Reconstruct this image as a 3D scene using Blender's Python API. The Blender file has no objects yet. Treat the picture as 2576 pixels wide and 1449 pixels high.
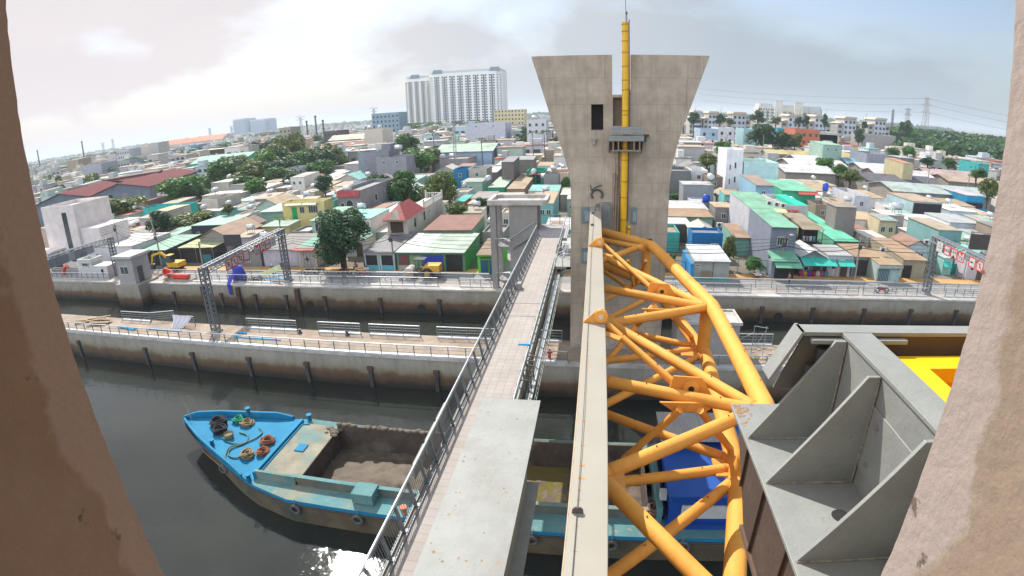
import bpy, math, random
import numpy as np
from mathutils import Vector, Matrix
from mathutils.geometry import tessellate_polygon
R = math.radians
random.seed(7)
C = bpy.data.collections.new("place"); bpy.context.scene.collection.children.link(C)
SC = bpy.context.scene
# ------------------------------------------------------------------ camera
# x runs along the canal (to the right), y across it (away), z up; the quay is z = 0, the camera stands 19 m above it in a tower window
EYE = 19.0
cam_data = bpy.data.cameras.new("camera"); cam = bpy.data.objects.new("camera", cam_data); C.objects.link(cam)
SC.camera = cam
cam_data.type = 'PANO'
cam_data.panorama_type = 'FISHEYE_LENS_POLYNOMIAL'
cam_data.fisheye_fov = R(180)
cam_data.sensor_fit = 'HORIZONTAL'; cam_data.sensor_width = 36.0
FOC, SQ, PITCH, ROLL, YAW = 1336.15 * 36 / 2576, 0.516894, 0.3269511, 0.0317267, R(9.3)   # wide phone lens, mm
_r = np.linspace(0.2, 21.0, 300); _th = np.arctan(_r * SQ / FOC) / SQ
_k = np.linalg.lstsq(np.stack([_r, _r**2, _r**3, _r**4], 1), _th, rcond=None)[0]
cam_data.fisheye_polynomial_k0 = 0.0
for i in range(4): setattr(cam_data, 'fisheye_polynomial_k%d' % (i + 1), -float(_k[i]))
def _to_world(d):
    c, s = math.cos(ROLL), math.sin(ROLL); x, y, z = d
    x, y = c*x + s*y, -s*x + c*y
    c, s = math.cos(PITCH), math.sin(PITCH)
    x, y, z = x, z*c + y*s, y*c - z*s
    c, s = math.cos(YAW), math.sin(YAW)
    return Vector((x*c - y*s, x*s + y*c, z))
_X, _Y, _Z = _to_world((1,0,0)), _to_world((0,1,0)), _to_world((0,0,-1))
cam.matrix_world = Matrix(((_X.x,_Y.x,_Z.x,0.0),(_X.y,_Y.y,_Z.y,0.0),(_X.z,_Y.z,_Z.z,EYE),(0,0,0,1)))
cam_data.clip_start = 0.02; cam_data.clip_end = 30000
# ------------------------------------------------------------------ light
SUN_AZ, SUN_EL = R(-33.5), R(46)          # azimuth from +y towards +x
sd = Vector((math.sin(SUN_AZ)*math.cos(SUN_EL), math.cos(SUN_AZ)*math.cos(SUN_EL), math.sin(SUN_EL)))
sun = bpy.data.lights.new("sun", 'SUN'); sun.energy = 4.2; sun.angle = R(0.6); sun.color = (1.0, 0.95, 0.87)
so = bpy.data.objects.new("sun", sun); so.rotation_euler = sd.to_track_quat('Z', 'Y').to_euler(); so.location = (0, 0, 200); C.objects.link(so)
W = bpy.data.worlds.new("World"); SC.world = W; W.use_nodes = True
nt = W.node_tree; nt.nodes.clear()
def N(t, nt=nt, **kw):
    n = nt.nodes.new(t)
    for k, v in kw.items(): setattr(n, k, v)
    return n
sky = N('ShaderNodeTexSky', sky_type='NISHITA'); sky.sun_disc = False; sky.sun_elevation = SUN_EL; sky.sun_rotation = SUN_AZ
sky.air_density = 1.0; sky.dust_density = 1.5; sky.ozone_density = 1.0
bgs = N('ShaderNodeBackground'); bgs.inputs[1].default_value = 0.10
nt.links.new(sky.outputs[0], bgs.inputs[0])
tc = N('ShaderNodeTexCoord'); sep = N('ShaderNodeSeparateXYZ'); nt.links.new(tc.outputs['Generated'], sep.inputs[0])
# cloud sheet: directions are projected on a high flat layer so clouds flatten towards the horizon
zz = N('ShaderNodeMath', operation='MAXIMUM'); zz.inputs[1].default_value = 0.0; nt.links.new(sep.outputs[2], zz.inputs[0])
za = N('ShaderNodeMath', operation='ADD'); za.inputs[1].default_value = 0.36; nt.links.new(zz.outputs[0], za.inputs[0])
dx = N('ShaderNodeMath', operation='DIVIDE'); dy = N('ShaderNodeMath', operation='DIVIDE')
nt.links.new(sep.outputs[0], dx.inputs[0]); nt.links.new(za.outputs[0], dx.inputs[1])
nt.links.new(sep.outputs[1], dy.inputs[0]); nt.links.new(za.outputs[0], dy.inputs[1])
cmb = N('ShaderNodeCombineXYZ'); nt.links.new(dx.outputs[0], cmb.inputs[0]); nt.links.new(dy.outputs[0], cmb.inputs[1]); cmb.inputs[2].default_value = 3.7
def cloud_noise(scale, detail, off):
    mp = N('ShaderNodeMapping'); mp.inputs['Location'].default_value = off; nt.links.new(cmb.outputs[0], mp.inputs[0])
    n = N('ShaderNodeTexNoise'); n.inputs['Scale'].default_value = scale; n.inputs['Detail'].default_value = detail; n.inputs['Roughness'].default_value = 0.52
    n.inputs['Distortion'].default_value = 0.25
    nt.links.new(mp.outputs[0], n.inputs[0]); return n
def ramp(nt, src, stops):
    r = nt.nodes.new('ShaderNodeValToRGB'); e = r.color_ramp.elements
    while len(e) < len(stops): e.new(0.5)
    for el, (p, c) in zip(e, stops): el.position = p; el.color = c if len(c) == 4 else (*c, 1)
    nt.links.new(src, r.inputs[0]); return r
n1 = cloud_noise(0.9, 6, (1.3, 0.4, 0)); n2 = cloud_noise(1.7, 6, (4.2, 1.1, 2))
cover = ramp(nt, n1.outputs[0], [(0.40, (0.12,)*3), (0.53, (1,)*3)])
shade = ramp(nt, n2.outputs[0], [(0.34, (0.36, 0.42, 0.48)), (0.5, (0.50, 0.52, 0.55)), (0.64, (0.62, 0.59, 0.61))])
# the horizon haze of the far air, paler towards the sun
hz = ramp(nt, sep.outputs[2], [(0.0, (1,)*3), (0.20, (0,)*3)])
vd = N('ShaderNodeVectorMath', operation='DOT_PRODUCT'); nt.links.new(tc.outputs['Generated'], vd.inputs[0])
vd.inputs[1].default_value = (math.sin(R(-75)), math.cos(R(-75)), 0.25)
warm = ramp(nt, vd.outputs['Value'], [(0.05, (0.33, 0.39, 0.45)), (0.45, (0.50, 0.52, 0.55)), (0.85, (0.66, 0.605, 0.61))])
hz2 = ramp(nt, sep.outputs[2], [(0.0, (1,)*3), (0.45, (0.68,)*3)])
mxh = N('ShaderNodeMixRGB'); nt.links.new(hz2.outputs[0], mxh.inputs[0]); nt.links.new(shade.outputs[0], mxh.inputs[1]); nt.links.new(warm.outputs[0], mxh.inputs[2])
bgc = N('ShaderNodeBackground'); bgc.inputs[1].default_value = 0.98; nt.links.new(mxh.outputs[0], bgc.inputs[0])
# added fill: unseen sky behind the viewer brightened to lift the shaded fronts
br_ = N('ShaderNodeMapRange'); br_.interpolation_type = 'SMOOTHSTEP'; nt.links.new(sep.outputs[1], br_.inputs[0]); br_.inputs[1].default_value = 0.25; br_.inputs[2].default_value = -0.55; br_.inputs[3].default_value = 0.88; br_.inputs[4].default_value = 2.8
nt.links.new(br_.outputs[0], bgc.inputs[1])
fac = N('ShaderNodeMath', operation='MAXIMUM'); nt.links.new(cover.outputs[0], fac.inputs[0]); nt.links.new(hz.outputs[0], fac.inputs[1])
mx = N('ShaderNodeMixShader'); nt.links.new(fac.outputs[0], mx.inputs[0]); nt.links.new(bgs.outputs[0], mx.inputs[1]); nt.links.new(bgc.outputs[0], mx.inputs[2])
ow = N('ShaderNodeOutputWorld'); nt.links.new(mx.outputs[0], ow.inputs[0])
SC.view_settings.view_transform = 'Standard'; SC.view_settings.look = 'None'; SC.view_settings.exposure = 0.62; SC.view_settings.gamma = 1
SC.cycles.max_bounces = 6; SC.cycles.volume_bounces = 0; SC.cycles.caustics_reflective = False; SC.cycles.caustics_refractive = False
# ------------------------------------------------------------------ helpers
_mats = {}
def M(name, col, rough=0.8, var=0.18, scale=1.2, bump=0.15, kind='', metal=0.0, dark=None, spec=0.5):
    if name in _mats: return _mats[name]
    m = bpy.data.materials.new(name); m.use_nodes = True; t = m.node_tree; b = t.nodes['Principled BSDF']
    b.inputs['Roughness'].default_value = rough; b.inputs['Metallic'].default_value = metal
    b.inputs['Specular IOR Level'].default_value = spec
    co = t.nodes.new('ShaderNodeTexCoord'); oi = t.nodes.new('ShaderNodeObjectInfo')
    ad = t.nodes.new('ShaderNodeVectorMath'); ad.operation = 'ADD'
    cx = t.nodes.new('ShaderNodeCombineXYZ'); ml = t.nodes.new('ShaderNodeMath'); ml.operation = 'MULTIPLY'; ml.inputs[1].default_value = 40
    t.links.new(oi.outputs['Random'], ml.inputs[0]); t.links.new(ml.outputs[0], cx.inputs[2])
    t.links.new(co.outputs['Object'], ad.inputs[0]); t.links.new(cx.outputs[0], ad.inputs[1])
    def noise(sc, mscale=(1,1,1), detail=6):
        mp = t.nodes.new('ShaderNodeMapping'); mp.inputs['Scale'].default_value = mscale; t.links.new(ad.outputs[0], mp.inputs[0])
        n = t.nodes.new('ShaderNodeTexNoise'); n.inputs['Scale'].default_value = sc; n.inputs['Detail'].default_value = detail; n.inputs['Roughness'].default_value = 0.62
        t.links.new(mp.outputs[0], n.inputs[0]); return n
    lo = tuple(max(0, c*(1-var)) for c in col); hi = tuple(min(1, c*(1+var*0.7)) for c in col)
    n0 = noise(scale); cur = ramp(t, n0.outputs[0], [(0.32, lo), (0.68, hi)]).outputs[0]
    def mix(fac, c2, cur, mode='MIX'):
        x = t.nodes.new('ShaderNodeMixRGB'); x.blend_type = mode; t.links.new(fac, x.inputs[0]); t.links.new(cur, x.inputs[1])
        if isinstance(c2, tuple): x.inputs[2].default_value = (*c2, 1)
        else: t.links.new(c2, x.inputs[2])
        return x.outputs[0]
    dk = dark or tuple(c*0.45 for c in col)
    bumpsrc = noise(scale*6, detail=8).outputs[0]
    if 'streak' in kind:
        s = noise(1.6, (1.6, 1.6, 0.12)); f = ramp(t, s.outputs[0], [(0.50, (0,0,0)), (0.75, ((0.6 if 'form' in kind or 'tide' in kind else 0.28),)*3)]); cur = mix(f.outputs[0], dk, cur)
    if 'blotch' in kind:
        s = noise(scale*0.45); f = ramp(t, s.outputs[0], [(0.52, (0,0,0)), (0.64, (0.7,)*3)]); cur = mix(f.outputs[0], dk, cur)
    if 'edge' in kind:      # the later skim of pale plaster round the rim of the opening
        sp = t.nodes.new('ShaderNodeSeparateXYZ'); t.links.new(co.outputs['Object'], sp.inputs[0]); s = noise(6.0)
        a = t.nodes.new('ShaderNodeMath'); a.operation = 'MULTIPLY_ADD'; a.inputs[1].default_value = 0.16; t.links.new(s.outputs[0], a.inputs[0]); t.links.new(sp.outputs[1], a.inputs[2])
        f = ramp(t, a.outputs[0], [(0.402, (0,0,0)), (0.414, (0.85,)*3)]); cur = mix(f.outputs[0], tuple(min(.8, c*k_) for c, k_ in zip(col, (1.38,1.5,1.8))), cur)
    if 'pits' in kind:
        s = noise(14); f = ramp(t, s.outputs[0], [(0.645, (0,0,0)), (0.68, (0.75,)*3)]); cur = mix(f.outputs[0], (0.10,0.06,0.04), cur)
        s = noise(160); f = ramp(t, s.outputs[0], [(0.35, (0.93,)*3), (0.65, (1.0,)*3)]); cur = mix(f.outputs[0], f.outputs[0], cur, 'MULTIPLY')
    if 'speck' in kind:
        s = noise(scale*9); f = ramp(t, s.outputs[0], [(0.60, (0,0,0)), (0.70, (0.8,)*3)]); cur = mix(f.outputs[0], dk, cur)
    if 'tide' in kind:      # waterline staining of canal walls, heights in metres above the quay datum
        ge = t.nodes.new('ShaderNodeNewGeometry'); sp = t.nodes.new('ShaderNodeSeparateXYZ'); t.links.new(ge.outputs['Position'], sp.inputs[0])
        nz = noise(0.8); a = t.nodes.new('ShaderNodeMath'); a.operation = 'MULTIPLY_ADD'; a.inputs[1].default_value = 1.1; t.links.new(nz.outputs[0], a.inputs[0]); t.links.new(sp.outputs[2], a.inputs[2])
        mr = t.nodes.new('ShaderNodeMapRange'); mr.inputs[1].default_value = -2.55; mr.inputs[2].default_value = 0.6; t.links.new(a.outputs[0], mr.inputs[0])
        rr = ramp(t, mr.outputs[0], [(0.0, (0.012,0.012,0.01)), (0.14, (0.025,0.018,0.011)), (0.25, (0.08,0.042,0.020)), (0.40, (0.12,0.066,0.03)), (0.49, (0.20,0.16,0.10)), (0.72, (0.30,0.265,0.20)), (1.0, (0.36,0.335,0.28))])
        cur = mix(ramp(t, mr.outputs[0], [(0.0,(0.97,)*3),(0.45,(0.9,)*3),(0.6,(0.5,)*3),(1,(0.35,)*3)]).outputs[0], rr.outputs[0], cur)
    if 'form' in kind or 'tile' in kind:
        br = t.nodes.new('ShaderNodeTexBrick'); mp = t.nodes.new('ShaderNodeMapping'); t.links.new(co.outputs['Object'], mp.inputs[0])
        if 'form' in kind: mp.inputs['Rotation'].default_value = (R(90), 0, 0); br.inputs['Brick Width'].default_value = 2.4; br.inputs['Row Height'].default_value = 1.95; br.inputs['Mortar Size'].default_value = 0.016
        else: br.inputs['Brick Width'].default_value = 0.4; br.inputs['Row Height'].default_value = 0.4; br.inputs['Mortar Size'].default_value = 0.014
        br.offset = 0.5 if 'form' in kind else 0.0
        br.inputs['Color1'].default_value = (1,1,1,1); br.inputs['Color2'].default_value = (0.90,0.90,0.90,1); br.inputs['Mortar'].default_value = (0.62,0.58,0.54,1); br.inputs['Scale'].default_value = 1
        t.links.new(mp.outputs[0], br.inputs[0])
        x = t.nodes.new('ShaderNodeMixRGB'); x.blend_type = 'MULTIPLY'; x.inputs[0].default_value = 0.7; t.links.new(cur, x.inputs[1]); t.links.new(br.outputs[0], x.inputs[2]); cur = x.outputs[0]
    if 'corr' in kind:
        wv = t.nodes.new('ShaderNodeTexWave'); wv.inputs['Scale'].default_value = 2.2 if 'big' not in kind else 1.0; wv.bands_direction = 'X'; t.links.new(co.outputs['Object'], wv.inputs[0])
        x = t.nodes.new('ShaderNodeMixRGB'); x.blend_type = 'MULTIPLY'; x.inputs[0].default_value = 0.22; t.links.new(cur, x.inputs[1]); t.links.new(wv.outputs[0], x.inputs[2]); cur = x.outputs[0]
        s = noise(0.9, (1.8, 0.25, 1)); f = ramp(t, s.outputs[0], [(0.52, (0,0,0)), (0.72, (0.6,)*3)]); cur = mix(f.outputs[0], dk, cur)
        bumpsrc = wv.outputs[0]; bump = 0.35
    t.links.new(cur, b.inputs['Base Color'])
    if bump:
        bp = t.nodes.new('ShaderNodeBump'); bp.inputs['Strength'].default_value = bump; bp.inputs['Distance'].default_value = 0.05
        t.links.new(bumpsrc, bp.inputs['Height']); t.links.new(bp.outputs[0], b.inputs['Normal'])
    _mats[name] = m; return m
def smooth(pts, k=5):
    P = [Vector(p) for p in pts]; P = [P[0]*2-P[1]] + P + [P[-1]*2-P[-2]]; out = []
    for i in range(1, len(P)-2):
        for j in range(k):
            t = j/k; a, b, c, d = P[i-1:i+3]; out.append(0.5*((2*b)+(c-a)*t+(2*a-5*b+4*c-d)*t*t+(3*b-3*c+d-a)*t**3))
    return out + [P[-2]]
def lin(r, g, b):   # sRGB 0-255 as seen on a paint card -> linear
    return tuple(((c/255)/12.92 if c/255 <= 0.04045 else (((c/255)+0.055)/1.055)**2.4) for c in (r, g, b))
class MB:
    def __init__(s): s.v = []; s.f = []; s.sm = []; s.mi = []; s.m = 0; s.gs = []
    def add(s, vs, fs, smooth=False):
        o = len(s.v); s.v += [tuple(p) for p in vs]; s.f += [tuple(i+o for i in f) for f in fs]; s.sm += [smooth]*len(fs); s.mi += [s.m]*len(fs)
        return s
    def box(s, x0, x1, y0, y1, z0, z1):
        s.gs.append((len(s.v), len(s.f)))
        if x0 > x1: x0, x1 = x1, x0
        if y0 > y1: y0, y1 = y1, y0
        vs = [(x,y,z) for z in (z0,z1) for y in (y0,y1) for x in (x0,x1)]
        return s.add(vs, [(0,2,3,1),(4,5,7,6),(0,1,5,4),(2,6,7,3),(0,4,6,2),(1,3,7,5)])
    def bar(s, a, b, w, h=None, up=(0,0,1)):        # rectangular bar from a to b
        s.gs.append((len(s.v), len(s.f)))
        h = h or w; a = Vector(a); b = Vector(b); d = (b-a).normalized(); u = Vector(up)
        if abs(d.dot(u)) > 0.98: u = Vector((1,0,0))
        x = d.cross(u).normalized(); y = x.cross(d).normalized()
        vs = [p + x*sx*w/2 + y*sy*h/2 for p in (a,b) for sx,sy in ((-1,-1),(1,-1),(1,1),(-1,1))]
        return s.add(vs, [(0,3,2,1),(4,5,6,7),(0,1,5,4),(1,2,6,5),(2,3,7,6),(3,0,4,7)])
    def tube(s, pts, r, n=10, caps=True, close=False):
        s.gs.append((len(s.v), len(s.f))); pts = [Vector(p) for p in pts]; k = len(pts); rs = r if isinstance(r, (list, tuple)) else [r]*k
        rings = []; prev = None
        for i, p in enumerate(pts):
            d = (pts[min(i+1,k-1)] - pts[max(i-1,0)]).normalized()
            if close: d = (pts[(i+1)%k] - pts[i-1]).normalized()
            if prev is None:
                u = Vector((0,0,1)) if abs(d.z) < 0.9 else Vector((1,0,0)); x = d.cross(u).normalized()
            else: x = (prev - d*prev.dot(d)).normalized()
            prev = x; y = d.cross(x)
            sc = 1.0
            if 0 < i < k-1:
                c = (pts[i]-pts[i-1]).normalized().dot(d); sc = 1/max(c, .6)
            rings.append([p + (x*math.cos(t)+y*math.sin(t))*rs[i]*sc for t in (2*math.pi*j/n for j in range(n))])
        vs = [q for rg in rings for q in rg]; fs = []
        for i in range(k if close else k-1):
            for j in range(n):
                a, b2 = i*n, ((i+1)%k)*n
                fs.append((a+j, a+(j+1)%n, b2+(j+1)%n, b2+j))
        s.add(vs, fs, True)
        if caps and not close: s.add(rings[0], [tuple(range(n))[::-1]]); s.add(rings[-1], [tuple(range(n))])
        return s
    def prism(s, poly, axis, a, b):        # poly of 2D points extruded along axis from a to b
        s.gs.append((len(s.v), len(s.f)))
        def P(p, t): return {'x': (t, p[0], p[1]), 'y': (p[0], t, p[1]), 'z': (p[0], p[1], t)}[axis]
        n = len(poly); vs = [P(p, a) for p in poly] + [P(p, b) for p in poly]
        fs = [tuple(range(n)), tuple(range(n, 2*n))[::-1]] + [(i, i+n, (i+1)%n+n, (i+1)%n) for i in range(n)]
        return s.add(vs, fs)
    def plate(s, loops, axis, a, b):       # polygon with holes, extruded
        def P(p, t): return {'x': (t, p[0], p[1]), 'y': (p[0], t, p[1]), 'z': (p[0], p[1], t)}[axis]
        flat = [p for l in loops for p in l]; n = len(flat)
        tri = tessellate_polygon([[Vector((p[0], p[1], 0)) for p in l] for l in loops])
        fs = [tuple(t) for t in tri] + [tuple(i+n for i in t)[::-1] for t in tri]
        o = 0
        for l in loops:
            k = len(l); fs += [(o+i, o+(i+1)%k, o+(i+1)%k+n, o+i+n) for i in range(k)]; o += k
        return s.add([P(p, a) for p in flat] + [P(p, b) for p in flat], fs)
    def quad(s, *p): return s.add(p, [tuple(range(len(p)))])
    def sheet(s, x0, x1, y0, y1, z): return s.add([(x0,y0,z),(x1,y0,z),(x1,y1,z),(x0,y1,z)], [(0,1,2,3)])
    def ball(s, c, r, n=10, sq=(1,1,1)):
        vs = []; fs = []; h = n//2+1
        for i in range(h+1):
            t = math.pi*i/h
            for j in range(n): vs.append((c[0]+r*sq[0]*math.sin(t)*math.cos(2*math.pi*j/n), c[1]+r*sq[1]*math.sin(t)*math.sin(2*math.pi*j/n), c[2]+r*sq[2]*math.cos(t)))
        for i in range(h):
            for j in range(n): fs.append((i*n+j, (i+1)*n+j, (i+1)*n+(j+1)%n, i*n+(j+1)%n))
        return s.add(vs, fs, True)
    def each(s, name, mat, parent):        # one object per piece
        e = s.gs + [(len(s.v), len(s.f))]; out = []
        for (v0, f0), (v1, f1) in zip(e, e[1:]):
            m = MB(); m.v = s.v[v0:v1]; m.f = [tuple(i-v0 for i in f) for f in s.f[f0:f1]]; m.sm = s.sm[f0:f1]; m.mi = s.mi[f0:f1]; out.append(m.build(name, mat, parent, recalc=False))
        return out
    def build(s, name, mat, parent=None, bevel=0, recalc=True):
        me = bpy.data.meshes.new(name); off = Vector((0,0,0)); p = parent
        while p is not None: off += p.location; p = p.parent
        me.from_pydata([(x-off.x, y-off.y, z-off.z) for x,y,z in s.v], [], s.f)
        for mm in (mat if isinstance(mat, list) else [mat]): me.materials.append(mm)
        me.polygons.foreach_set('use_smooth', s.sm); me.polygons.foreach_set('material_index', s.mi)
        me.update()
        if recalc and len(s.f) < 60000:
            import bmesh
            bm = bmesh.new(); bm.from_mesh(me); bmesh.ops.recalc_face_normals(bm, faces=bm.faces); bm.to_mesh(me); bm.free()
        o = bpy.data.objects.new(name, me); C.objects.link(o)
        if parent is not None: o.parent = parent
        if bevel:
            md = o.modifiers.new('bevel', 'BEVEL'); md.width = bevel; md.segments = 2; md.limit_method = 'ANGLE'
        return o
def tag(o, label, cat, group=None, kind=None):
    o['label'] = label; o['category'] = cat
    if group: o['group'] = group
    if kind: o['kind'] = kind
    return o
def thing(name, label, cat, loc=(0,0,0), group=None):
    o = bpy.data.objects.new(name, None); C.objects.link(o); o.location = loc; o.empty_display_size = 0.3
    return tag(o, label, cat, group)
def struct(name, mb, mat): o = mb.build(name, mat, recalc=False); o['kind'] = 'structure'; return o
_kids = {}
def dup(root, loc, rotz=None, label=None, group=None, scale=None):
    if root.name not in _kids: _kids[root.name] = [(c, [g for g in bpy.data.objects if g.parent == c]) for c in bpy.data.objects if c.parent == root]
    r = root.copy(); C.objects.link(r); r.location = loc
    if rotz is not None: r.rotation_euler = (0, 0, rotz)
    if scale is not None: r.scale = scale if isinstance(scale, tuple) else (scale,)*3
    if label: r['label'] = label
    if group: r['group'] = group
    for c, gs in _kids[root.name]:
        cc = c.copy(); C.objects.link(cc); cc.parent = r
        for g in gs: gg = g.copy(); C.objects.link(gg); gg.parent = cc
    return r
def text(body, size, loc, rot, mat, parent, depth=0.004):
    cu = bpy.data.curves.new('lettering', 'FONT'); cu.body = body; cu.size = size; cu.align_x = 'CENTER'; cu.align_y = 'CENTER'; cu.extrude = depth; cu.offset = 0.004
    cu.materials.append(mat); o = bpy.data.objects.new('lettering', cu); C.objects.link(o); o.parent = parent
    off = Vector((0,0,0)); p = parent
    while p is not None: off += p.location; p = p.parent
    o.location = Vector(loc) - off; o.rotation_euler = rot; return o
# ------------------------------------------------------------------ materials
conc = M('weathered_concrete', (0.45,0.375,0.295), 0.9, 0.22, 0.8, 0.3, 'streak form speck', dark=(0.24,0.19,0.14))
conc2 = M('plain_concrete', (0.36,0.345,0.32), 0.9, 0.2, 1.5, 0.3, 'streak speck', dark=(0.17,0.15,0.13))
concl = M('light_concrete', (0.50,0.47,0.43), 0.9, 0.2, 1.2, 0.3, 'blotch', dark=(0.32,0.28,0.24))
quaywall = M('canal_wall_concrete', (0.36,0.335,0.29), 0.92, 0.25, 0.7, 0.4, 'streak tide', dark=(0.13,0.11,0.09))
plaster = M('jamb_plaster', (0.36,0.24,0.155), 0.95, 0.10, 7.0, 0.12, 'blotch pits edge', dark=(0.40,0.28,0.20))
cream = M('cream_steel', (0.34,0.315,0.26), 0.45, 0.06, 0.6, 0.03)
rust = M('rust', (0.34,0.13,0.04), 0.9, 0.4, 6, 0.3)
orange = M('orange_paint', (0.80,0.37,0.07), 0.62, 0.10, 0.9, 0.10, 'blotch speck', dark=(0.66,0.26,0.04), spec=0.25)
orange_dk = M('orange_steel_fittings', (0.74,0.31,0.05), 0.5, 0.12, 2.0, 0.1)
greysteel = M('pale_grey_steel', (0.27,0.285,0.275), 0.55, 0.12, 4.0, 0.12, 'speck', dark=(0.24,0.225,0.19))
greysteel2 = M('mid_grey_steel', (0.25,0.265,0.255), 0.6, 0.1, 2.0, 0.1)
galv = M('galvanised_steel', (0.42,0.46,0.48), 0.4, 0.15, 3, 0.05, metal=0.6)
rail_m = M('railing_steel', (0.22,0.24,0.26), 0.45, 0.15, 3, 0.0, metal=0.5)
railw = M('white_rail_steel', (0.55,0.57,0.60), 0.4, 0.1, 3, 0.0, metal=0.3)
yellow = M('yellow_paint', (0.80,0.44,0.005), 0.4, 0.08, 2, 0.05)
dark = M('dark_opening', (0.018,0.018,0.02), 0.7, 0.3, 2, 0)  # flat panels in it stand in for unlit openings; fittings use it too
dark2 = M('dark_steel', (0.06,0.06,0.065), 0.6, 0.3, 2, 0.1)
black = M('black_rubber', (0.02,0.02,0.02), 0.75, 0.3, 6, 0.2)
white = M('white_paint', (0.55,0.54,0.52), 0.6, 0.1, 2, 0.05)
red = M('red_paint', (0.62,0.03,0.03), 0.5, 0.1, 2, 0.05)
glass = M('window_glass', (0.035,0.05,0.06), 0.12, 0.2, 1, 0)
wood = M('timber', (0.33,0.24,0.15), 0.85, 0.25, 3, 0.2)
# ------------------------------------------------------------------ ground, roads, water
def wmat():
    m = bpy.data.materials.new('canal_water'); m.use_nodes = True; t = m.node_tree; b = t.nodes['Principled BSDF']
    b.inputs['Roughness'].default_value = 0.04; b.inputs['IOR'].default_value = 1.5
    co = t.nodes.new('ShaderNodeTexCoord')
    def nz(sc, ms, d, rot=0):
        mp = t.nodes.new('ShaderNodeMapping'); mp.inputs['Scale'].default_value = ms; mp.inputs['Rotation'].default_value = (0,0,rot); t.links.new(co.outputs['Object'], mp.inputs[0])
        n = t.nodes.new('ShaderNodeTexNoise'); n.inputs['Scale'].default_value = sc; n.inputs['Detail'].default_value = d; n.inputs['Distortion'].default_value = 0.6; t.links.new(mp.outputs[0], n.inputs[0]); return n.outputs[0]
    r = ramp(t, nz(0.12, (1,1,1), 4), [(0.3, (0.017,0.021,0.019)), (0.7, (0.030,0.034,0.029))]); t.links.new(r.outputs[0], b.inputs['Base Color'])
    a = nz(1.1, (0.8,1.3,1), 3, 0.3); c = nz(0.28, (1,1.6,1), 2, 0.5); e = nz(6.0, (1,1.4,1), 3)
    def mad(x, k, y):
        q = t.nodes.new('ShaderNodeMath'); q.operation = 'MULTIPLY_ADD'; q.inputs[1].default_value = k; t.links.new(x, q.inputs[0])
        if isinstance(y, float): q.inputs[2].default_value = y
        else: t.links.new(y, q.inputs[2])
        return q.outputs[0]
    h = mad(a, 0.42, mad(c, 0.6, mad(e, 0.11, 0.0)))
    bp = t.nodes.new('ShaderNodeBump'); bp.inputs['Strength'].default_value = 0.24; bp.inputs['Distance'].default_value = 0.16
    t.links.new(h, bp.inputs['Height']); t.links.new(bp.outputs[0], b.inputs['Normal'])
    return m
WATER = -3.0
struct('water', MB().sheet(-1500, 1500, -60, 55.2, WATER), wmat())
land = M('dusty_ground', (0.20,0.17,0.13), 0.95, 0.3, 0.05, 0.0, 'blotch', dark=(0.09,0.11,0.06))
struct('ground', MB().sheet(-9000, 9000, 58.9, 14000, -0.004).sheet(-9000, 9000, -900, -12, -0.02), land)
asph = M('asphalt', (0.26,0.255,0.25), 0.9, 0.15, 0.4, 0.1, 'blotch', dark=(0.22,0.2,0.19))
deckm = M('promenade_paving', (0.36,0.335,0.315), 0.9, 0.2, 1.0, 0.15, 'blotch', dark=(0.31,0.26,0.21))
struct('promenade', MB().box(-130, 130, 55.0, 57.4, -0.6, 0.0), deckm)
struct('road', MB().sheet(-130, 130, 57.4, 60.0, 0.0), asph)
struct('kerb', MB().box(-130, -12.6, 60.0, 60.18, -0.1, 0.13).box(-9.0, 130, 60.0, 60.18, -0.1, 0.13), concl)
yp = M('ochre_pavement', (0.55,0.30,0.10), 0.9, 0.2, 1.0, 0.1, 'blotch tile', dark=(0.45,0.33,0.2))
struct('pavement', MB().box(-62, -12.6, 60.18, 61.9, -0.1, 0.13).box(-9.0, 130, 60.18, 61.9, -0.1, 0.13), yp)
alley = M('alley_concrete', (0.36,0.34,0.31), 0.9, 0.2, 1.0, 0.1, 'blotch')
struct('alley', MB().sheet(-12.6, -9.0, 60.0, 78, 0.006), alley)
def fenders(root, xs, y, zt=-1.2):
    for x in xs:
        MB().box(x-0.16, x+0.16, y-0.22, y+0.05, WATER-0.4, zt).build('fender_post', dark2, root)
        MB().box(x-0.24, x+0.24, y-0.28, y+0.05, zt-0.02, zt+0.28).build('fender_cap', M('rusty_cap', (0.10,0.06,0.04)), root)
# the far canal wall
t = thing('canal_wall', 'long stained concrete wall of the far quay with rust brown tide line', 'wall', (0,54.7,-3.4))
MB().box(-130, 130, 54.3, 55.0, -3.6, -0.18).build('wall_face', quaywall, t)
MB().box(-130, 130, 54.2, 55.0, -0.176, 0.03).build('coping', concl, t)
fenders(t, [-62,-56,-47.5,-42,-37.3,-31.8,-24.5,-17.3,-6.6,12.6,18.5,24.4,30.6,36.6,42.8,49], 54.3, -1.45)
for x in (-34, -19.5, 20.5, 46): MB().tube([(x,54.25,-2.35),(x,54.6,-2.35)], 0.5, 16).build('drain_outlet', dark, t)
for x in (-50.4,-44.5,-35.5): MB().box(x-.28, x+.28, 53.9, 54.3, -3.5, -0.3).build('steel_pile', M('rusty_pile', (0.09,0.05,0.035), 0.9, 0.3, 2, 0.2), t)
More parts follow.
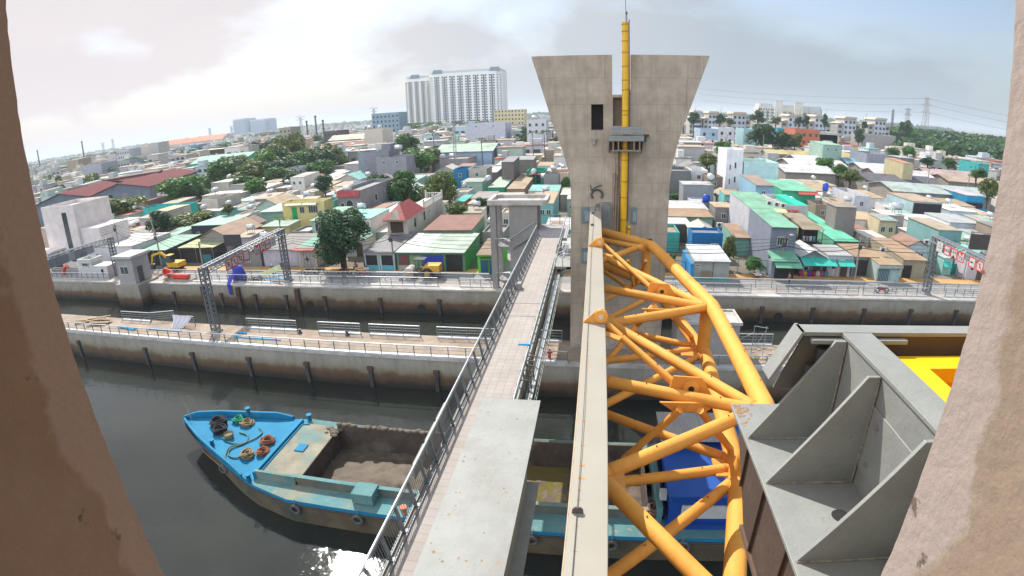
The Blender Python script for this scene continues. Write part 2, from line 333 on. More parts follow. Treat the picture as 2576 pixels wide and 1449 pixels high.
# the island pier between the two channels
t = thing('island_pier', 'concrete island pier with sandy deck running between the two channels', 'pier', (0,39.3,-3.4))
MB().box(-75, 60, 37.25, 41.6, -3.6, -0.18).build('wall_face', quaywall, t)
MB().box(-75, 60, 37.15, 37.6, -0.176, 0.06).build('coping', concl, t)
MB().box(-75, 60, 37.6, 41.7, -0.176, 0.0).build('deck', M('sandy_deck', (0.33,0.265,0.205), 0.95, 0.3, 0.8, 0.3, 'blotch speck', dark=(0.25,0.185,0.13)), t)
fenders(t, [-55.5,-44.5,-37.9,-31.0,-24.7,-18.5,-12.6,13,19,25,31,37], 37.25, -1.35)
# ------------------------------------------------------------------ railings, one thing per section
def post_mesh(h):
    m = MB(); m.bar((0,0,0),(0,0,h),0.09,0.05); m.box(-0.07,0.07,-0.05,0.05,0,0.03); return m
_post = post_mesh(1.0).build("post", rail_m); _pm = _post.data; bpy.data.objects.remove(_post)
def railing(x0, y0, x1, y1, z, label, group, step=1.35, h=1.02, mid=3, light=True, kick=True):
    r = thing('railing', label, 'railing', (x0,y0,z), group)
    L = math.hypot(x1-x0, y1-y0); n = max(2, round(L/step)+1); a = math.atan2(y1-y0, x1-x0)
    for i in range(n):
        o = bpy.data.objects.new('post', _pm); C.objects.link(o); o.parent = r; t_ = i/(n-1)
        o.location = ((x1-x0)*t_, (y1-y0)*t_, 0); o.rotation_euler = (0,0,a); o.scale = (1,1,h)
    MB().tube([(x0,y0,z+h),(x1,y1,z+h)], 0.05, 8).build('top_rail', railw if light else rail_m, r)
    for k in range(mid):
        zz_ = z + h*(k+1)/(mid+1)
        MB().tube([(x0,y0,zz_),(x1,y1,zz_)], 0.022, 6).build('rail', rail_m, r)
    if kick: MB().box(min(x0,x1)-.02, max(x0,x1)+.02, min(y0,y1)-.14, max(y0,y1)+.14, z, z+0.12).build('kerb_strip', railw, r)
    return r
gA = 'railing sections along the far promenade edge'
for i, (a, b, lb) in enumerate([(-86,-70,'leftmost section beside the white kiosk'), (-57.5,-50.8,'section between red buoys and blue tarpaulin'), (-49.5,-38.6,'section behind the blue tarpaulin'),
        (-37,-29.6,'section right of the left sign gantry'), (-29,-17.6,'long section in front of the road roller'), (-15,-11.4,'short section against the stair tower'),
        (7.5,17.3,'section just right of the concrete pylon'), (20.2,30.0,'section in front of the green awning shops'), (30.6,39.0,'section left of the right sign gantry'), (41.5,60,'rightmost section past the right sign gantry')]):
    railing(a, 55.25, b, 55.25, 0.03, 'grey steel railing on the far quay edge, ' + lb, gA)
gB = 'railing sections between promenade and road'
for i, (a, b, lb) in enumerate([(-60,-36.5,'left length ending at the left gantry'), (-36,-12,'length running behind the road roller'), (7,35.5,'length right of the pylon'), (37,60,'length behind the right gantry')]):
    railing(a, 57.3, b, 57.3, 0.0, 'grey steel railing between far promenade and road, ' + lb, gB, 1.9, 1.0, 2, True, False)
gC = 'railing sections on the island pier'
railing(-70, 37.4, -8.6, 37.4, 0.06, 'long grey railing on the near edge of the island pier, left of footbridge', gC, 1.45, 0.95, 2)
railing(-6.0, 37.4, -1.9, 37.4, 0.06, 'short grey railing on island pier between footbridge and concrete pylon', gC, 1.3, 0.95, 2)
railing(6, 37.4, 17.6, 37.4, 0.06, 'grey railing on island pier right of the pylon behind orange truss', gC, 1.9, 0.95, 2)
for a, b, lb in [(-51.8,-47.2,'by the planks'), (-33.7,-27.8,'first right of the gantry leg'), (-25.4,-21,'third from the footbridge'), (-20.1,-15.2,'second from the footbridge'), (-13.6,-8.2,'next to the footbridge')]:
    railing(a, 41.3, b, 41.3, 0.0, 'grey railing panel on the back edge of island pier, ' + lb, gC, 1.5, 1.05, 3)
railing(-47.1, 41.3, -44.4, 42.3, 0.0, 'grey railing panel turned outwards over the canal by white sheet', gC, 1.2, 1.05, 3, True, False)
railing(-43.2, 41.0, -40.3, 41.0, 0.0, 'short grey railing panel carrying the draped white sheet', gC, 1.4, 1.05, 3, True, False)
railing(-5.7, 41.4, -2.6, 41.4, 0.0, 'grey railing panel on back edge of island pier left of the pylon', gC, 1.5, 1.05, 3)
railing(9.5, 41.6, 15.5, 41.6, 0.0, 'grey railing panel on back edge of island pier right of the pylon', gC, 1.5, 1.05, 3)
railing(17.5, 41.6, 21.5, 41.6, 0.0, 'grey railing panel on island pier seen left of grey bracket', gC, 1.5, 1.05, 3)
# ------------------------------------------------------------------ the two gate towers (pylons)
PV = 40.4
def arc(p0, p1, p2, n=6):
    return [tuple((1-t)**2*a + 2*t*(1-t)*b + t*t*c for a, b, c in zip(p0, p1, p2)) for t in (i/n for i in range(n+1))]
def tower_outline(z0, top):
    right = arc((5.6, 13.6), (5.75, 15.6), (6.5, 17.9), 6) + [(8.35, top)]
    left = [(-4.65, top)] + arc((-2.95, 17.4), (-2.05, 15.2), (-1.85, 13.4), 6)
    return [(-1.85, z0), (5.6, z0)] + right + [(2.6, top), (2.6, 20.2), (1.25, 20.2), (1.25, top)] + left
root = thing('gate_tower', 'tall flared concrete gate tower with a slot in its top, standing on the island pier', 'tower', (1.9, PV, 0.0), 'concrete towers carrying the tidal gate')
MB().plate([tower_outline(0.0, 23.1), [(-0.3,17.6),(0.6,17.6),(0.6,19.5),(-0.3,19.5)], [(1.3,17.9),(2.5,17.9),(2.5,20.0),(1.3,20.0)]], 'y', PV, PV+1.6).build('front_wall', conc, root)
MB().plate([tower_outline(0.0, 23.09)], 'y', PV+1.62, PV+5.2).build('body', conc, root)
MB().box(-0.32, 0.62, PV+1.4, PV+1.6, 17.5, 19.6).build('dark_room_sheet', M('unlit_room', (0.045,0.04,0.04)), root)  # dark sheet stands in for the unlit room behind the window
gr = MB().box(1.29, 2.55, PV+0.5, PV+1.55, 17.85, 20.05).build('guide_slot', M('slot_concrete', (0.20,0.15,0.11), 0.95, 0.3, 1, 0.2, 'streak', dark=(0.09,0.05,0.03)), root)
def panel(x, z, w, h, nm='access_panel'):
    p = MB().box(x, x+w, PV-0.06, PV, z, z+h).build(nm, M('blue_grey_panel', (0.17,0.21,0.25), 0.5), root)
    MB().box(x+w*.35, x+w*.9, PV-0.075, PV-0.06, z+h*.15, z+h*.75).build('pane', M('panel_pane', (0.30,0.36,0.36), 0.3), p)
panel(-1.05, 10.5, 0.75, 1.3); panel(-1.05, 7.3, 0.6, 1.25); panel(2.75, 10.5, 0.45, 1.3)
MB().box(-0.28, 0.12, PV-0.35, PV, 16.9, 17.02).box(-0.2, 0.0, PV-0.28, PV, 16.55, 16.9).build('lamp_box', conc2, root)
MB().box(4.05, 4.45, PV-0.03, PV+0.02, 9.0, 9.35).build('vent', dark, root)
MB().box(0.55, 1.15, PV-0.8, PV, 8.9, 12.2).build('guide_pillar', M('grey_guide', (0.20,0.21,0.21)), root, 0.03)
g = MB()      # looped cable left hanging on the wall
for k in range(3):
    g.tube([( -0.1+0.5*math.cos(a)*(.7+.15*k)+.25, PV-0.06-.03*k, 12.75+0.42*math.sin(a)*(.8+.1*k)) for a in (i*math.pi/8 for i in range(-2,11))], 0.022, 6)
g.tube([(-.35,PV-.06,13.5),(-.3,PV-.06,13.1),(0.1,PV-.06,13.35),(.5,PV-.06,13.5)], 0.035, 6)
g.build('cable_loop', dark2, root)
MB().box(-1.85, 5.6, PV-0.05, PV, -0.2, 0.35).build('plinth', conc2, root)
sm_ = MB(); q = random.Random(14)
for k in range(34):
    x = 1.75+q.gauss(0,.22); z1 = q.uniform(12.5,17.6); w_ = q.uniform(.02,.09)
    sm_.quad((x,PV-.004-k*.0001,z1-q.uniform(1.5,6)),(x+w_*.4,PV-.004-k*.0001,z1-q.uniform(1.5,6)),(x+w_,PV-.004-k*.0001,z1),(x-w_*.3,PV-.004-k*.0001,z1))
sm_.build('rust_run', M('rust_run', (0.17,0.12,0.08), .95, .3, 3, 0), root, recalc=False)['kind'] = 'stuff'
# near tower: the same wall seen from its own window
root = thing('gate_tower', 'near tower wall with rough plastered window opening framing the whole view', 'tower', (0, 0.0, 0.0), 'concrete towers carrying the tidal gate')
o2 = [(x-0.0, z) for x, z in tower_outline(-3.5, 23.1)]
XL, XR = -0.588, 0.322
def rough_jamb(x, z0, z1, y0, y1, side, seed):
    rnd = random.Random(seed); m = MB(); nz, ny = 170, 10; vs = []
    for i in range(nz+1):
        z = z0+(z1-z0)*i/nz; chip = 0.0010*math.sin(z*5.1+seed)+0.0008*math.sin(z*17+seed*2)+rnd.uniform(-.0006,.0006) - (0.0014 if rnd.random() < .025 else 0)
        for j in range(ny+1):
            t = j/ny; y = y0+(y1-y0)*t
            e = chip if j == ny else (chip*.5 if j == ny-1 else rnd.uniform(-.0008,.0008))
            vs.append((x - side*(0.0 if j < ny-1 else 0.003*(j-ny+2)), y+e*1.2, z))
    for i in range(nz):
        for j in range(ny): a = i*(ny+1)+j; m_ = (a, a+1, a+ny+2, a+ny+1); vs; m.f.append(m_)
    m.v = vs; m.sm = [True]*len(m.f); m.mi = [0]*len(m.f)
    return m
wh = [(XL-0.004, 18.15), (XR+0.004, 18.15), (XR+0.004, 20.2), (XL-0.004, 20.2)]
MB().plate([o2, wh], 'y', -0.10, 0.37).build('front_wall', conc, root)
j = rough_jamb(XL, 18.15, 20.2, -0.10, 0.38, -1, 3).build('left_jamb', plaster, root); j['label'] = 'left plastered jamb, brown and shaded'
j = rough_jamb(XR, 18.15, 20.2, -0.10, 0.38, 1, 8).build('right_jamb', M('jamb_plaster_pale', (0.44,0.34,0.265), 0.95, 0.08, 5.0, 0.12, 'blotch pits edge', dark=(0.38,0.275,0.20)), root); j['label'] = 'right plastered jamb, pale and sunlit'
MB().plate([tower_outline(-3.5, 23.09)], 'y', -5.0, -2.4).build('body', conc, root)
MB().box(-1.8, -1.5, -2.4, -0.1, 0, 22).box(5.2, 5.55, -2.4, -0.1, 0, 22).box(-1.5, 5.2, -2.4, -0.1, 17.0, 17.2).box(-1.5, 5.2, -2.4, -0.1, 21.2, 21.4).build('chamber', conc2, root)
# ------------------------------------------------------------------ yellow cylinder mast and its bracket on the far tower
t = thing('hydraulic_mast', 'yellow banded cylinder mast rising through the slot of the concrete tower', 'mast', (2.18, PV-0.45, 9.0))
MB().tube([(2.16,PV-.35,9.2),(2.2,PV-.35,25.4)], 0.245, 20).build('tube', yellow, t)
b = MB()
for z in (9.6,10.9,12.6,13.8,15.4,16.3,18.7,19.0,20.5,21.2,22.2,23.2,24.0,24.7,25.2): b.tube([(2.18,PV-.35,z),(2.18,PV-.35,z+.05)], 0.262, 20)
b.each('band', M('band', (0.28,0.15,0.02)), t)
MB().tube([(2.46,PV-.35,10.8),(2.48,PV-.35,25.6)], 0.035, 6).build('side_pipe', dark2, t)
MB().tube([(2.25,PV-.35,25.4),(2.25,PV-.35,27.6)], 0.02, 6).tube([(2.32,PV-.35,25.3),(2.32,PV-.35,26.0)], 0.03, 6).box(2.27,2.37,PV-.4,PV-.3,25.95,26.15).build('antenna', dark2, t)
MB().ball((2.62,PV-.35,10.3),0.16).box(2.5,2.7,PV-.45,PV-.25,9.6,10.1).build('pipe_valve', yellow, t)
t = thing('mast_bracket', 'grey bolted steel bracket holding the yellow mast on the far tower', 'bracket', (2.2, PV-0.9, 16.3))
MB().box(1.15,3.35,PV-1.3,PV-1.16,17.35,17.8).box(1.15,3.35,PV-1.3,PV-0.75,17.8,17.86).build('top_beam', greysteel, t)
MB().box(0.95,3.5,PV-1.25,PV-1.05,16.85,17.2).box(0.95,3.5,PV-1.25,PV,17.2,17.24).build('lower_beam', greysteel2, t)
for x in (1.25,1.62,2.75,3.15): MB().box(x,x+.1,PV-1.2,PV,16.2,16.86).build('stiffener', M('rusty_plate', (0.26,0.18,0.12)), t)
MB().box(1.2,3.3,PV-1.2,PV,16.12,16.2).prism([(PV-1.3,16.85),(PV,16.85),(PV,15.9)],'x',0.98,1.02).prism([(PV-1.3,16.85),(PV,16.85),(PV,15.9)],'x',3.42,3.46).build('base_plate', greysteel2, t)
MB().tube([(2.2,PV-.35,17.24),(2.2,PV-.35,17.5)],[0.42,0.3],20).build('collar', orange_dk, t)
bm_ = MB()
for x in (1.3,1.5,1.75,2.7,2.95,3.2):
    for z in (17.45,17.7): bm_.tube([(x,PV-1.33,z),(x,PV-1.3,z)],0.03,6)
bm_.each('bolt', dark2, t)
MB().box(3.55,3.95,PV-.35,PV,17.15,17.3).box(3.6,3.75,PV-.3,PV,16.75,17.15).build('side_lamp', dark2, t)
# ------------------------------------------------------------------ the gate leaf: cream girder and orange tubular truss
g = thing('gate_leaf', 'raised tidal gate with cream top girder and bulging orange tubular truss', 'sluice gate', (0.05, 20, 6.0))
ZT = 12.0
MB().box(-0.34, 0.42, 1.0, PV-0.9, ZT-5.6, ZT).build('girder', cream, g, 0.02)
MB().tube([(-0.16, y, ZT+0.05+0.02*math.sin(y*.7)) for y in np.linspace(3, 26, 30)], 0.008, 5).tube([(-0.16,26,ZT+.05),(-0.06,38,ZT+.05)],0.008,5).build('safety_wire', dark2, g)
for y in (4.75, 7.6, 32.6, 36.5): MB().prism([(-0.26,ZT-.01),(-0.04,ZT-.01),(-0.05,ZT+.09),(-0.10,ZT+.14),(-0.20,ZT+.14),(-0.25,ZT+.09)],'y',y,y+.03).build('wire_lug', M('dark_lug', (0.12,0.10,0.10)), g)
rs = MB(); rr_ = random.Random(5); y = 4.2
while y < 30:
    w = rr_.uniform(.02,.05) if rr_.random() < .8 else .09
    rs.sheet(-0.19, -0.12+rr_.uniform(0,.06)*(1.5 if w > .06 else 1), y, y+w*.6, ZT+0.004); y += rr_.uniform(.18,1.0)
rs.build('rust_marks', M('rust_marks', (0.60,0.27,0.07), 0.8, 0.3, 20, 0), g)['kind'] = 'stuff'
MB().sheet(-0.325,-0.31,1.5,38,ZT+0.004).build('edge_rust', M('edge_rust', (0.52,0.33,0.15), 0.8, 0.4, 3, 0), g)
lad = MB()
lad.tube([(0.02,37.6,ZT+.02),(0.06,38.6,ZT+.25),(0.14,39.3,ZT+.25)],0.02,6).tube([(0.30,37.6,ZT+.02),(0.30,38.6,ZT+.25),(0.34,39.3,ZT+.25)],0.02,6)
for y in (38.0,38.3,38.6,38.9,39.2): lad.tube([(.05,y,ZT+.2),(.32,y,ZT+.2)],0.015,5)
lad.build('rung_ladder', dark2, g)
MB().box(-0.30,0.40,2,4.4,ZT-6.6,ZT-5.6).build('girder_foot', cream, g)
def interp(tab, y):
    for (a, xa), (b, xb) in zip(tab, tab[1:]):
        if a <= y <= b: return xa + (xb-xa)*(y-a)/(b-a)
ARC2 = [(0.6,0.6),(4.0,2.9),(10.0,4.12),(14.8,5.2),(24.2,5.72),(35.6,3.95),(39.6,0.6)]
ARC = [(0.6,0.6),(4.0,3.3),(15.0,5.68),(24.2,5.72),(35.6,3.95),(39.6,0.6)]
Z1, Z2 = 10.0, 7.35
ch = MB(); ch.tube([(x, y, Z1) for y, x in ARC], 0.35, 20); uc = ch.build('upper_chord', orange, g)
ch = MB(); ch.tube([(x-0.02, y, Z2) for y, x in ARC2], 0.33, 20); lc = ch.build('lower_chord', orange, g)
def tb(a, b, r, nm='brace', parent=None):
    return MB().tube([a, b], r, 16).build(nm, orange, parent or g)
for y in (3.9, 14.6, 24.7, 36.0):
    x = interp(ARC, y); tb((interp(ARC2, y), y, Z2), (x, y, Z1), 0.34, 'post')
# braces: (u, v, z) ends worked out from the photograph; cream side at u = 0.42
BR = [((0.3, 37.29, 10.0), (3.27, 34.91, 10.0), 0.17),
 ((0.3, 31.48, 10.0), (3.15, 35.44, 10.0), 0.17),
 ((0.3, 29.91, 11.67), (2.98, 25.97, 10.2), 0.11),
 ((0.3, 32.97, 10.0), (4.72, 25.26, 10.0), 0.18),
 ((0.3, 26.56, 10.0), (4.89, 24.25, 10.0), 0.18),
 ((0.3, 21.51, 10.0), (4.91, 23.67, 10.0), 0.18),
 ((0.3, 18.16, 11.61), (2.89, 15.9, 10.2), 0.11),
 ((0.3, 22.31, 10.0), (4.76, 15.72, 10.0), 0.18),
 ((0.3, 16.52, 10.0), (4.73, 14.95, 10.0), 0.18),
 ((0.3, 11.26, 10.0), (4.55, 14.23, 10.0), 0.18),
 ((0.3, 11.25, 10.0), (2.46, 7.89, 10.0), 0.19),
 ((0.3, 28.12, 7.35), (3.09, 31.84, 7.35), 0.15),
 ((0.3, 22.6, 7.11), (3.36, 27.89, 8.6), 0.13),
 ((0.3, 23.21, 7.35), (5.0, 24.77, 7.35), 0.15),
 ((0.3, 27.57, 7.35), (4.97, 25.39, 7.35), 0.15),
 ((0.3, 18.94, 7.35), (5.03, 23.81, 7.35), 0.15),
 ((0.3, 18.74, 7.35), (4.79, 15.87, 7.35), 0.16),
 ((0.3, 14.11, 7.35), (4.93, 15.15, 7.35), 0.16),
 ((0.3, 9.78, 7.35), (4.81, 14.33, 7.35), 0.17),
 ((0.3, 31.3, 7.35), (3.73, 36.66, 7.35), 0.14),
 ((0.3, 39.05, 7.35), (2.81, 33.58, 7.35), 0.14),
 ((1.26, 15.56, 7.35), (2.91, 15.0, 9.8), 0.11),
 ((5.29, 16.07, 7.35), (3.58, 14.98, 9.8), 0.11),
 ((5.35, 26.21, 7.4), (3.74, 23.2, 9.8), 0.11),
 ((2.0, 26.66, 7.4), (3.04, 24.4, 9.8), 0.11),
 ((2.72, 34.66, 7.4), (2.13, 32.6, 9.8), 0.1),
 ((2.85, 35.1, 7.4), (3.27, 32.68, 9.8), 0.1)]
BR2 = []
for a, b, r in BR:
    if b[0] > 4.4 and b[2] == a[2]:         # run on into the chord
        b = Vector(b); a_ = Vector(a); d = (b-a_).normalized()
        for _ in range(40):
            if b.x < interp(ARC if b.z > 9 else ARC2, b.y)-.12: b = b + d*.05
        b = tuple(b)
    if a == (0.3, 11.25, 10.0): b = (4.05, 5.45, 10.0)
    r *= 1.17; BR2.append((a, b, r)); tb(a, b, r)
BR = BR2
wl = MB()
for a, b, r in BR:
    a_ = Vector(a); b_ = Vector(b); d = (b_-a_).normalized()
    if b_.x > 4: wl.tube([b_-d*.42, b_-d*.34], r+.012, 16)
    wl.tube([a_+d*.30, a_+d*.36], r+.010, 16)
wl.each('weld_collar', M('orange_weld', (0.66,0.27,0.04), 0.6, 0.3, 12, 0.4), g)
for x, y, z in ((3.25,15.15,9.78),(3.3,23.7,9.75)):       # fan plates under the pin plates, holding the inclined braces
    MB().prism([(x-1.0,z+.22),(x+1.0,z+.22),(x+.62,z-.05),(x+.45,z-.28),(x+.15,z-.12),(x-.15,z-.12),(x-.45,z-.28),(x-.62,z-.05)],'y',y-.04,y+.04).build('fan_plate', orange_dk, g)
# gusset and pin plates
def pin_plate(x, y, z, s=1.0):
    p = MB().prism([(x-.75*s,z-.35*s),(x+.95*s,z-.35*s),(x+.45*s,z+.45*s),(x-.55*s,z+.5*s)],'y',y-.03,y+.03).build('pin_plate', orange_dk, g)
    MB().tube([(x+.1*s,y-.12,z+.05*s),(x+.1*s,y+.12,z+.05*s)],0.28*s,18).build('boss', orange, p)
    MB().tube([(x+.1*s,y-.14,z+.05*s),(x+.1*s,y-.12,z+.05*s)],0.11*s,12).build('pin', dark, p)
pin_plate(3.35, 25.65, 10.15, 0.95); pin_plate(3.25, 15.8, 10.15, 0.95)
for y in (27.4, 16.9):
    p = MB().prism([(-.36,ZT+.005),(.44,ZT+.005),(.50,ZT+.2),(.46,ZT+.42),(.30,ZT+.52),(.12,ZT+.46)],'y',y-.02,y+.02).build('eye_plate', orange_dk, g)
    MB().tube([(.27,y-.09,ZT+.27),(.27,y+.06,ZT+.27)],0.225,20).tube([(.27,y-.12,ZT+.27),(.27,y-.09,ZT+.27)],0.14,20).build('boss', orange, p)
    MB().tube([(.27,y-.135,ZT+.27),(.27,y-.12,ZT+.27)],0.075,14).build('pin', white, p)
    MB().bar((.30,y,ZT-.35),(.95,y-.3,ZT-.45),.3,.05).build('hinge_plate', orange_dk, g)
for y, x, z in [(11.2,.62,Z1),(15.2,4.95,Z2),(24.6,5.0,Z2),(22.2,.62,Z1)]:
    s_ = 1 if x > 3 else -1
    MB().prism([(x-.55,z-.03),(x+.35,z-.03),(x+.35,z+.03),(x-.55,z+.03)],'y',y-.5,y+.5).build('gusset', orange_dk, g)
st = MB()
for a, b, r in BR:
    a = Vector(a); b = Vector(b); L = (b-a).length
    for q in (.3,.75):
        if L > 2: p = a.lerp(b, q); st.tube([(p.x,p.y,p.z+r-.01),(p.x,p.y,p.z+r+.035)],0.022,6)
for (y0,x0),(y1,x1) in zip(ARC,ARC[1:]):
    n_ = max(2,int(math.hypot(y1-y0,x1-x0)/1.9))
    for i in range(n_):
        q=(i+.5)/n_; st.tube([(x0+(x1-x0)*q+.12,y0+(y1-y0)*q,Z1+.27),(x0+(x1-x0)*q+.14,y0+(y1-y0)*q,Z1+.345)],0.025,6)
st.each('stud', M('stud', (0.12,0.06,0.02)), g)
# ------------------------------------------------------------------ grey steel bracket beside the window
t = thing('gusset_bracket', 'big pale grey steel bracket with three triangular gussets just outside the window', 'bracket', (1.3, 1.8, 16.2))
MB().box(1.02,1.66,0.4,3.36,16.975,17.0).build('base_plate', greysteel, t, 0.003)
for y in (2.93,2.47,1.86,1.25): MB().prism([(1.035,17.0),(1.575,17.0),(1.575,17.695),(1.50,17.695)],'y',y-.012,y+.012).build('gusset', greysteel, t, 0.003)
MB().box(1.58,1.605,0.4,2.98,16.6,17.7).build('back_plate', greysteel, t)
MB().box(1.57,1.77,0.4,2.99,17.70,17.725).build('top_flange', greysteel, t, 0.003)
MB().box(1.571,1.58,1.9,2.45,17.12,17.52).build('cover_plate', greysteel, t, 0.004)
bs = MB()
for y, z in ((2.36,17.44),(1.98,17.40),(2.36,17.2),(1.98,17.17),(2.7,17.42),(2.75,17.2)): bs.tube([(1.56,y,z),(1.574,y,z)],0.016,8).tube([(1.545,y,z),(1.56,y,z)],0.008,6)
bs.each('bolt', greysteel2, t)
MB().tube([(1.39,2.17,17.0),(1.39,2.17,17.0035)],0.05,18).build('drain_hole', dark, t)
MB().tube([(1.44,2.12,16.97),(1.47,2.09,17.06)],0.032,12).build('conduit_end', greysteel2, t)
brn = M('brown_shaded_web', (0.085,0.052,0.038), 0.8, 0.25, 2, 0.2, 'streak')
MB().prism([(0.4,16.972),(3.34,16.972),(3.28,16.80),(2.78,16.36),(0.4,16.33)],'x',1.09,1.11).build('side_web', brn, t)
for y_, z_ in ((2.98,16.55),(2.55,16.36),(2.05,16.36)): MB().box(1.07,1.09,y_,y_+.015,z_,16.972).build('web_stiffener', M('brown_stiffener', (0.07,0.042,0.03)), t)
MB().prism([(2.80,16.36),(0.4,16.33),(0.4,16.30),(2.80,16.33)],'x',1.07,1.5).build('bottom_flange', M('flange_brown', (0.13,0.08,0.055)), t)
weld = M('weld_bead', (0.36,0.34,0.30), 0.7, 0.4, 30, 0.5)
w_ = MB()
for y in (2.93,2.47,1.86,1.25): w_.tube([(1.04,y-.014,17.003),(1.57,y-.014,17.003),(1.568,y-.014,17.68)],0.006,6)
w_.each('weld_seam', weld, t)
rsp = MB(); q = random.Random(4)
for k in range(70):
    a, b = 1.03+abs(q.gauss(0,.05)), 3.34-abs(q.gauss(0,.12)); s_ = q.uniform(.003,.012)
    rsp.add([(a+s_*math.cos(i*1.05+q.random()*.5)*q.uniform(.6,1.3), b+s_*math.sin(i*1.05)*q.uniform(.6,1.6), 17.0012+k*.00001) for i in range(6)], [(0,1,2,3,4,5)])
rsp.build('rust_patch', M('rust_patch', (0.36,0.19,0.085), 0.9, 0.3, 40, 0), t)['kind'] = 'stuff'
t = thing('cross_beam', 'grey steel cross beam with brown shaded web beyond the gusset bracket', 'beam', (2.4, 3.1, 17.0))
MB().prism([(1.32,17.70),(3.9,17.70),(3.9,17.725),(1.30,17.725)],'y',2.995,3.12).build('top_flange', greysteel, t)
MB().prism([(1.78,17.05),(3.9,17.05),(3.9,17.70),(1.78,17.70)],'y',3.04,3.06).build('web', M('brown_beam_shade', (0.17,0.11,0.06), 0.8, 0.2, 1.5, 0.2), t)  # shade of the grey beam put into a brown web colour
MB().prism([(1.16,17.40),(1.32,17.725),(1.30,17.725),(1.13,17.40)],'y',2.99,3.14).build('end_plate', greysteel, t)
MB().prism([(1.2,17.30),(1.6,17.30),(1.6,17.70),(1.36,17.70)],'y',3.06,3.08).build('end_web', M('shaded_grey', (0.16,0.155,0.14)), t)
MB().box(1.36,1.58,2.95,2.99,17.665,17.69).box(1.78,2.02,2.95,2.99,17.665,17.69).each('packer', greysteel, t)
MB().tube([(1.47,3.0,17.35),(1.47,3.0,17.62)],[.035,.05],12).tube([(1.40,3.0,17.2),(1.40,3.0,17.5)],.04,10).tube([(1.84,3.0,17.56),(1.84,3.0,17.66)],.03,10).build('anchor_bolt', dark2, t)
t = thing('cylinder_frame', 'bright yellow painted steel frame around a pit coloured as shaded yellow, right of the bracket', 'frame', (2.4, 2.1, 17.2))
yb = M('bright_yellow', (0.85,0.55,0.004), 0.45, 0.05, 2, 0.03)
MB().plate([[(1.83,0.9),(3.4,0.9),(3.4,2.92),(1.83,2.92)],[(2.08,1.1),(3.2,1.1),(3.2,2.74),(2.08,2.74)]],'z',17.50,17.60).build('rim', yb, t, 0.004)
MB().plate([[(2.05,1.05),(3.25,1.05),(3.25,2.78),(2.05,2.78)],[(2.08,1.1),(3.2,1.1),(3.2,2.74),(2.08,2.74)]],'z',17.0,17.50).box(2.05,3.25,1.05,2.78,16.95,17.0).build('pit', M('shaded_yellow_pit', (0.85,0.28,0.01)), t)  # shade inside the yellow frame put into an orange colour
# ------------------------------------------------------------------ pale grey steel platform girder below the window
t = thing('platform_girder', 'pale grey scuffed steel platform girder reaching out between footbridge and gate girder', 'girder', (-2.2, 6, 9))
MB().box(-3.0,-1.38,1.0,12.7,11.33,11.36).build('top_plate', M('scuffed_grey_plate', (0.255,0.265,0.25), 0.6, 0.12, 1.2, 0.15, 'speck blotch', dark=(0.21,0.205,0.185)), t)
MB().box(-1.52,-1.48,1.0,10.4,10.2,11.33).box(-2.9,-2.86,1.0,12.3,10.2,11.33).box(-2.86,-1.52,12.2,12.24,10.2,11.33).build('web', greysteel2, t)
MB().box(-1.62,-1.2,1.0,10.6,10.17,10.2).build('bottom_flange', greysteel, t)
sp = MB(); q = random.Random(9)
for k in range(90):
    a, b = q.uniform(-2.95,-1.5), q.uniform(3.5,12.4); s_ = q.uniform(.008,.03)*(1 if k % 9 else 2)
    sp.add([(a+s_*math.cos(i*1.05)*q.uniform(.5,1.5), b+s_*math.sin(i*1.05)*q.uniform(.5,1.5), 11.3612+k*.00001) for i in range(6)], [(0,1,2,3,4,5)])
sp.build('paint_chip', M('paint_chips', (0.30,0.19,0.10), 0.9, 0.4, 8, 0), t)['kind'] = 'stuff'
# ------------------------------------------------------------------ footbridge
ZD = 6.5
t = thing('footbridge', 'long pale tiled footbridge crossing both channels with grey railings', 'bridge', (-4.5, 30, 0))
MB().box(-5.75,-3.35,-2.0,52.2,ZD-0.25,ZD).build('deck', M('bridge_tiles', (0.37,0.335,0.31), 0.85, 0.12, 1.0, 0.15, 'tile blotch', dark=(0.33,0.29,0.27)), t)
MB().box(-6.1,-5.4,52.2,58.9,ZD-.3,ZD-0.004).box(-5.4,-2.8,52.2,58.9,ZD-.3,ZD-0.004).build('landing', M('landing_tiles', (0.42,0.40,0.39), 0.85, 0.12, 1.5, 0.1, 'tile'), t)  # landing tiles slightly paler than the deck tiles
MB().box(-5.83,-5.75,-2.0,52.2,ZD-0.9,ZD+0.09).box(-3.35,-3.27,-2.0,52.2,ZD-.9,ZD+0.09).each('edge_beam', greysteel, t)
MB().box(-5.6,-3.4,33.2,33.32,ZD,ZD+.012).box(-5.6,-3.4,30.9,31.0,ZD,ZD+.012).each('expansion_joint', rail_m, t)
MB().tube([(-5.58,-2,ZD+.04),(-5.58,46,ZD+.04)],0.035,6).build('cable_pipe', rail_m, t)
for i in range(40):       # left railing: leaning posts, thick handrail, fine bars
    y = 3.0 + i*1.28
    MB().bar((-5.72,y,ZD+.05),(-5.92,y,ZD+1.05),.05,.11).box(-5.8,-5.6,y-.08,y+.08,ZD+.0,ZD+.09).build('post', rail_m, t)
MB().tube([(-5.93,1.5,ZD+1.08),(-5.93,53.2,ZD+1.08)],0.055,8).each('handrail', galv, t)
MB().tube([(-5.76,1.5,ZD+.2),(-5.76,53,ZD+.2)],0.022,6).tube([(-5.9,1.5,ZD+.95),(-5.9,53,ZD+.95)],0.018,6).build('rail', rail_m, t)
bars = MB(); y = 3.0
while y < 53: bars.bar((-5.76,y,ZD+.2),(-5.9,y,ZD+.95),.014); y += 0.142
bars.build('baluster', rail_m, t)
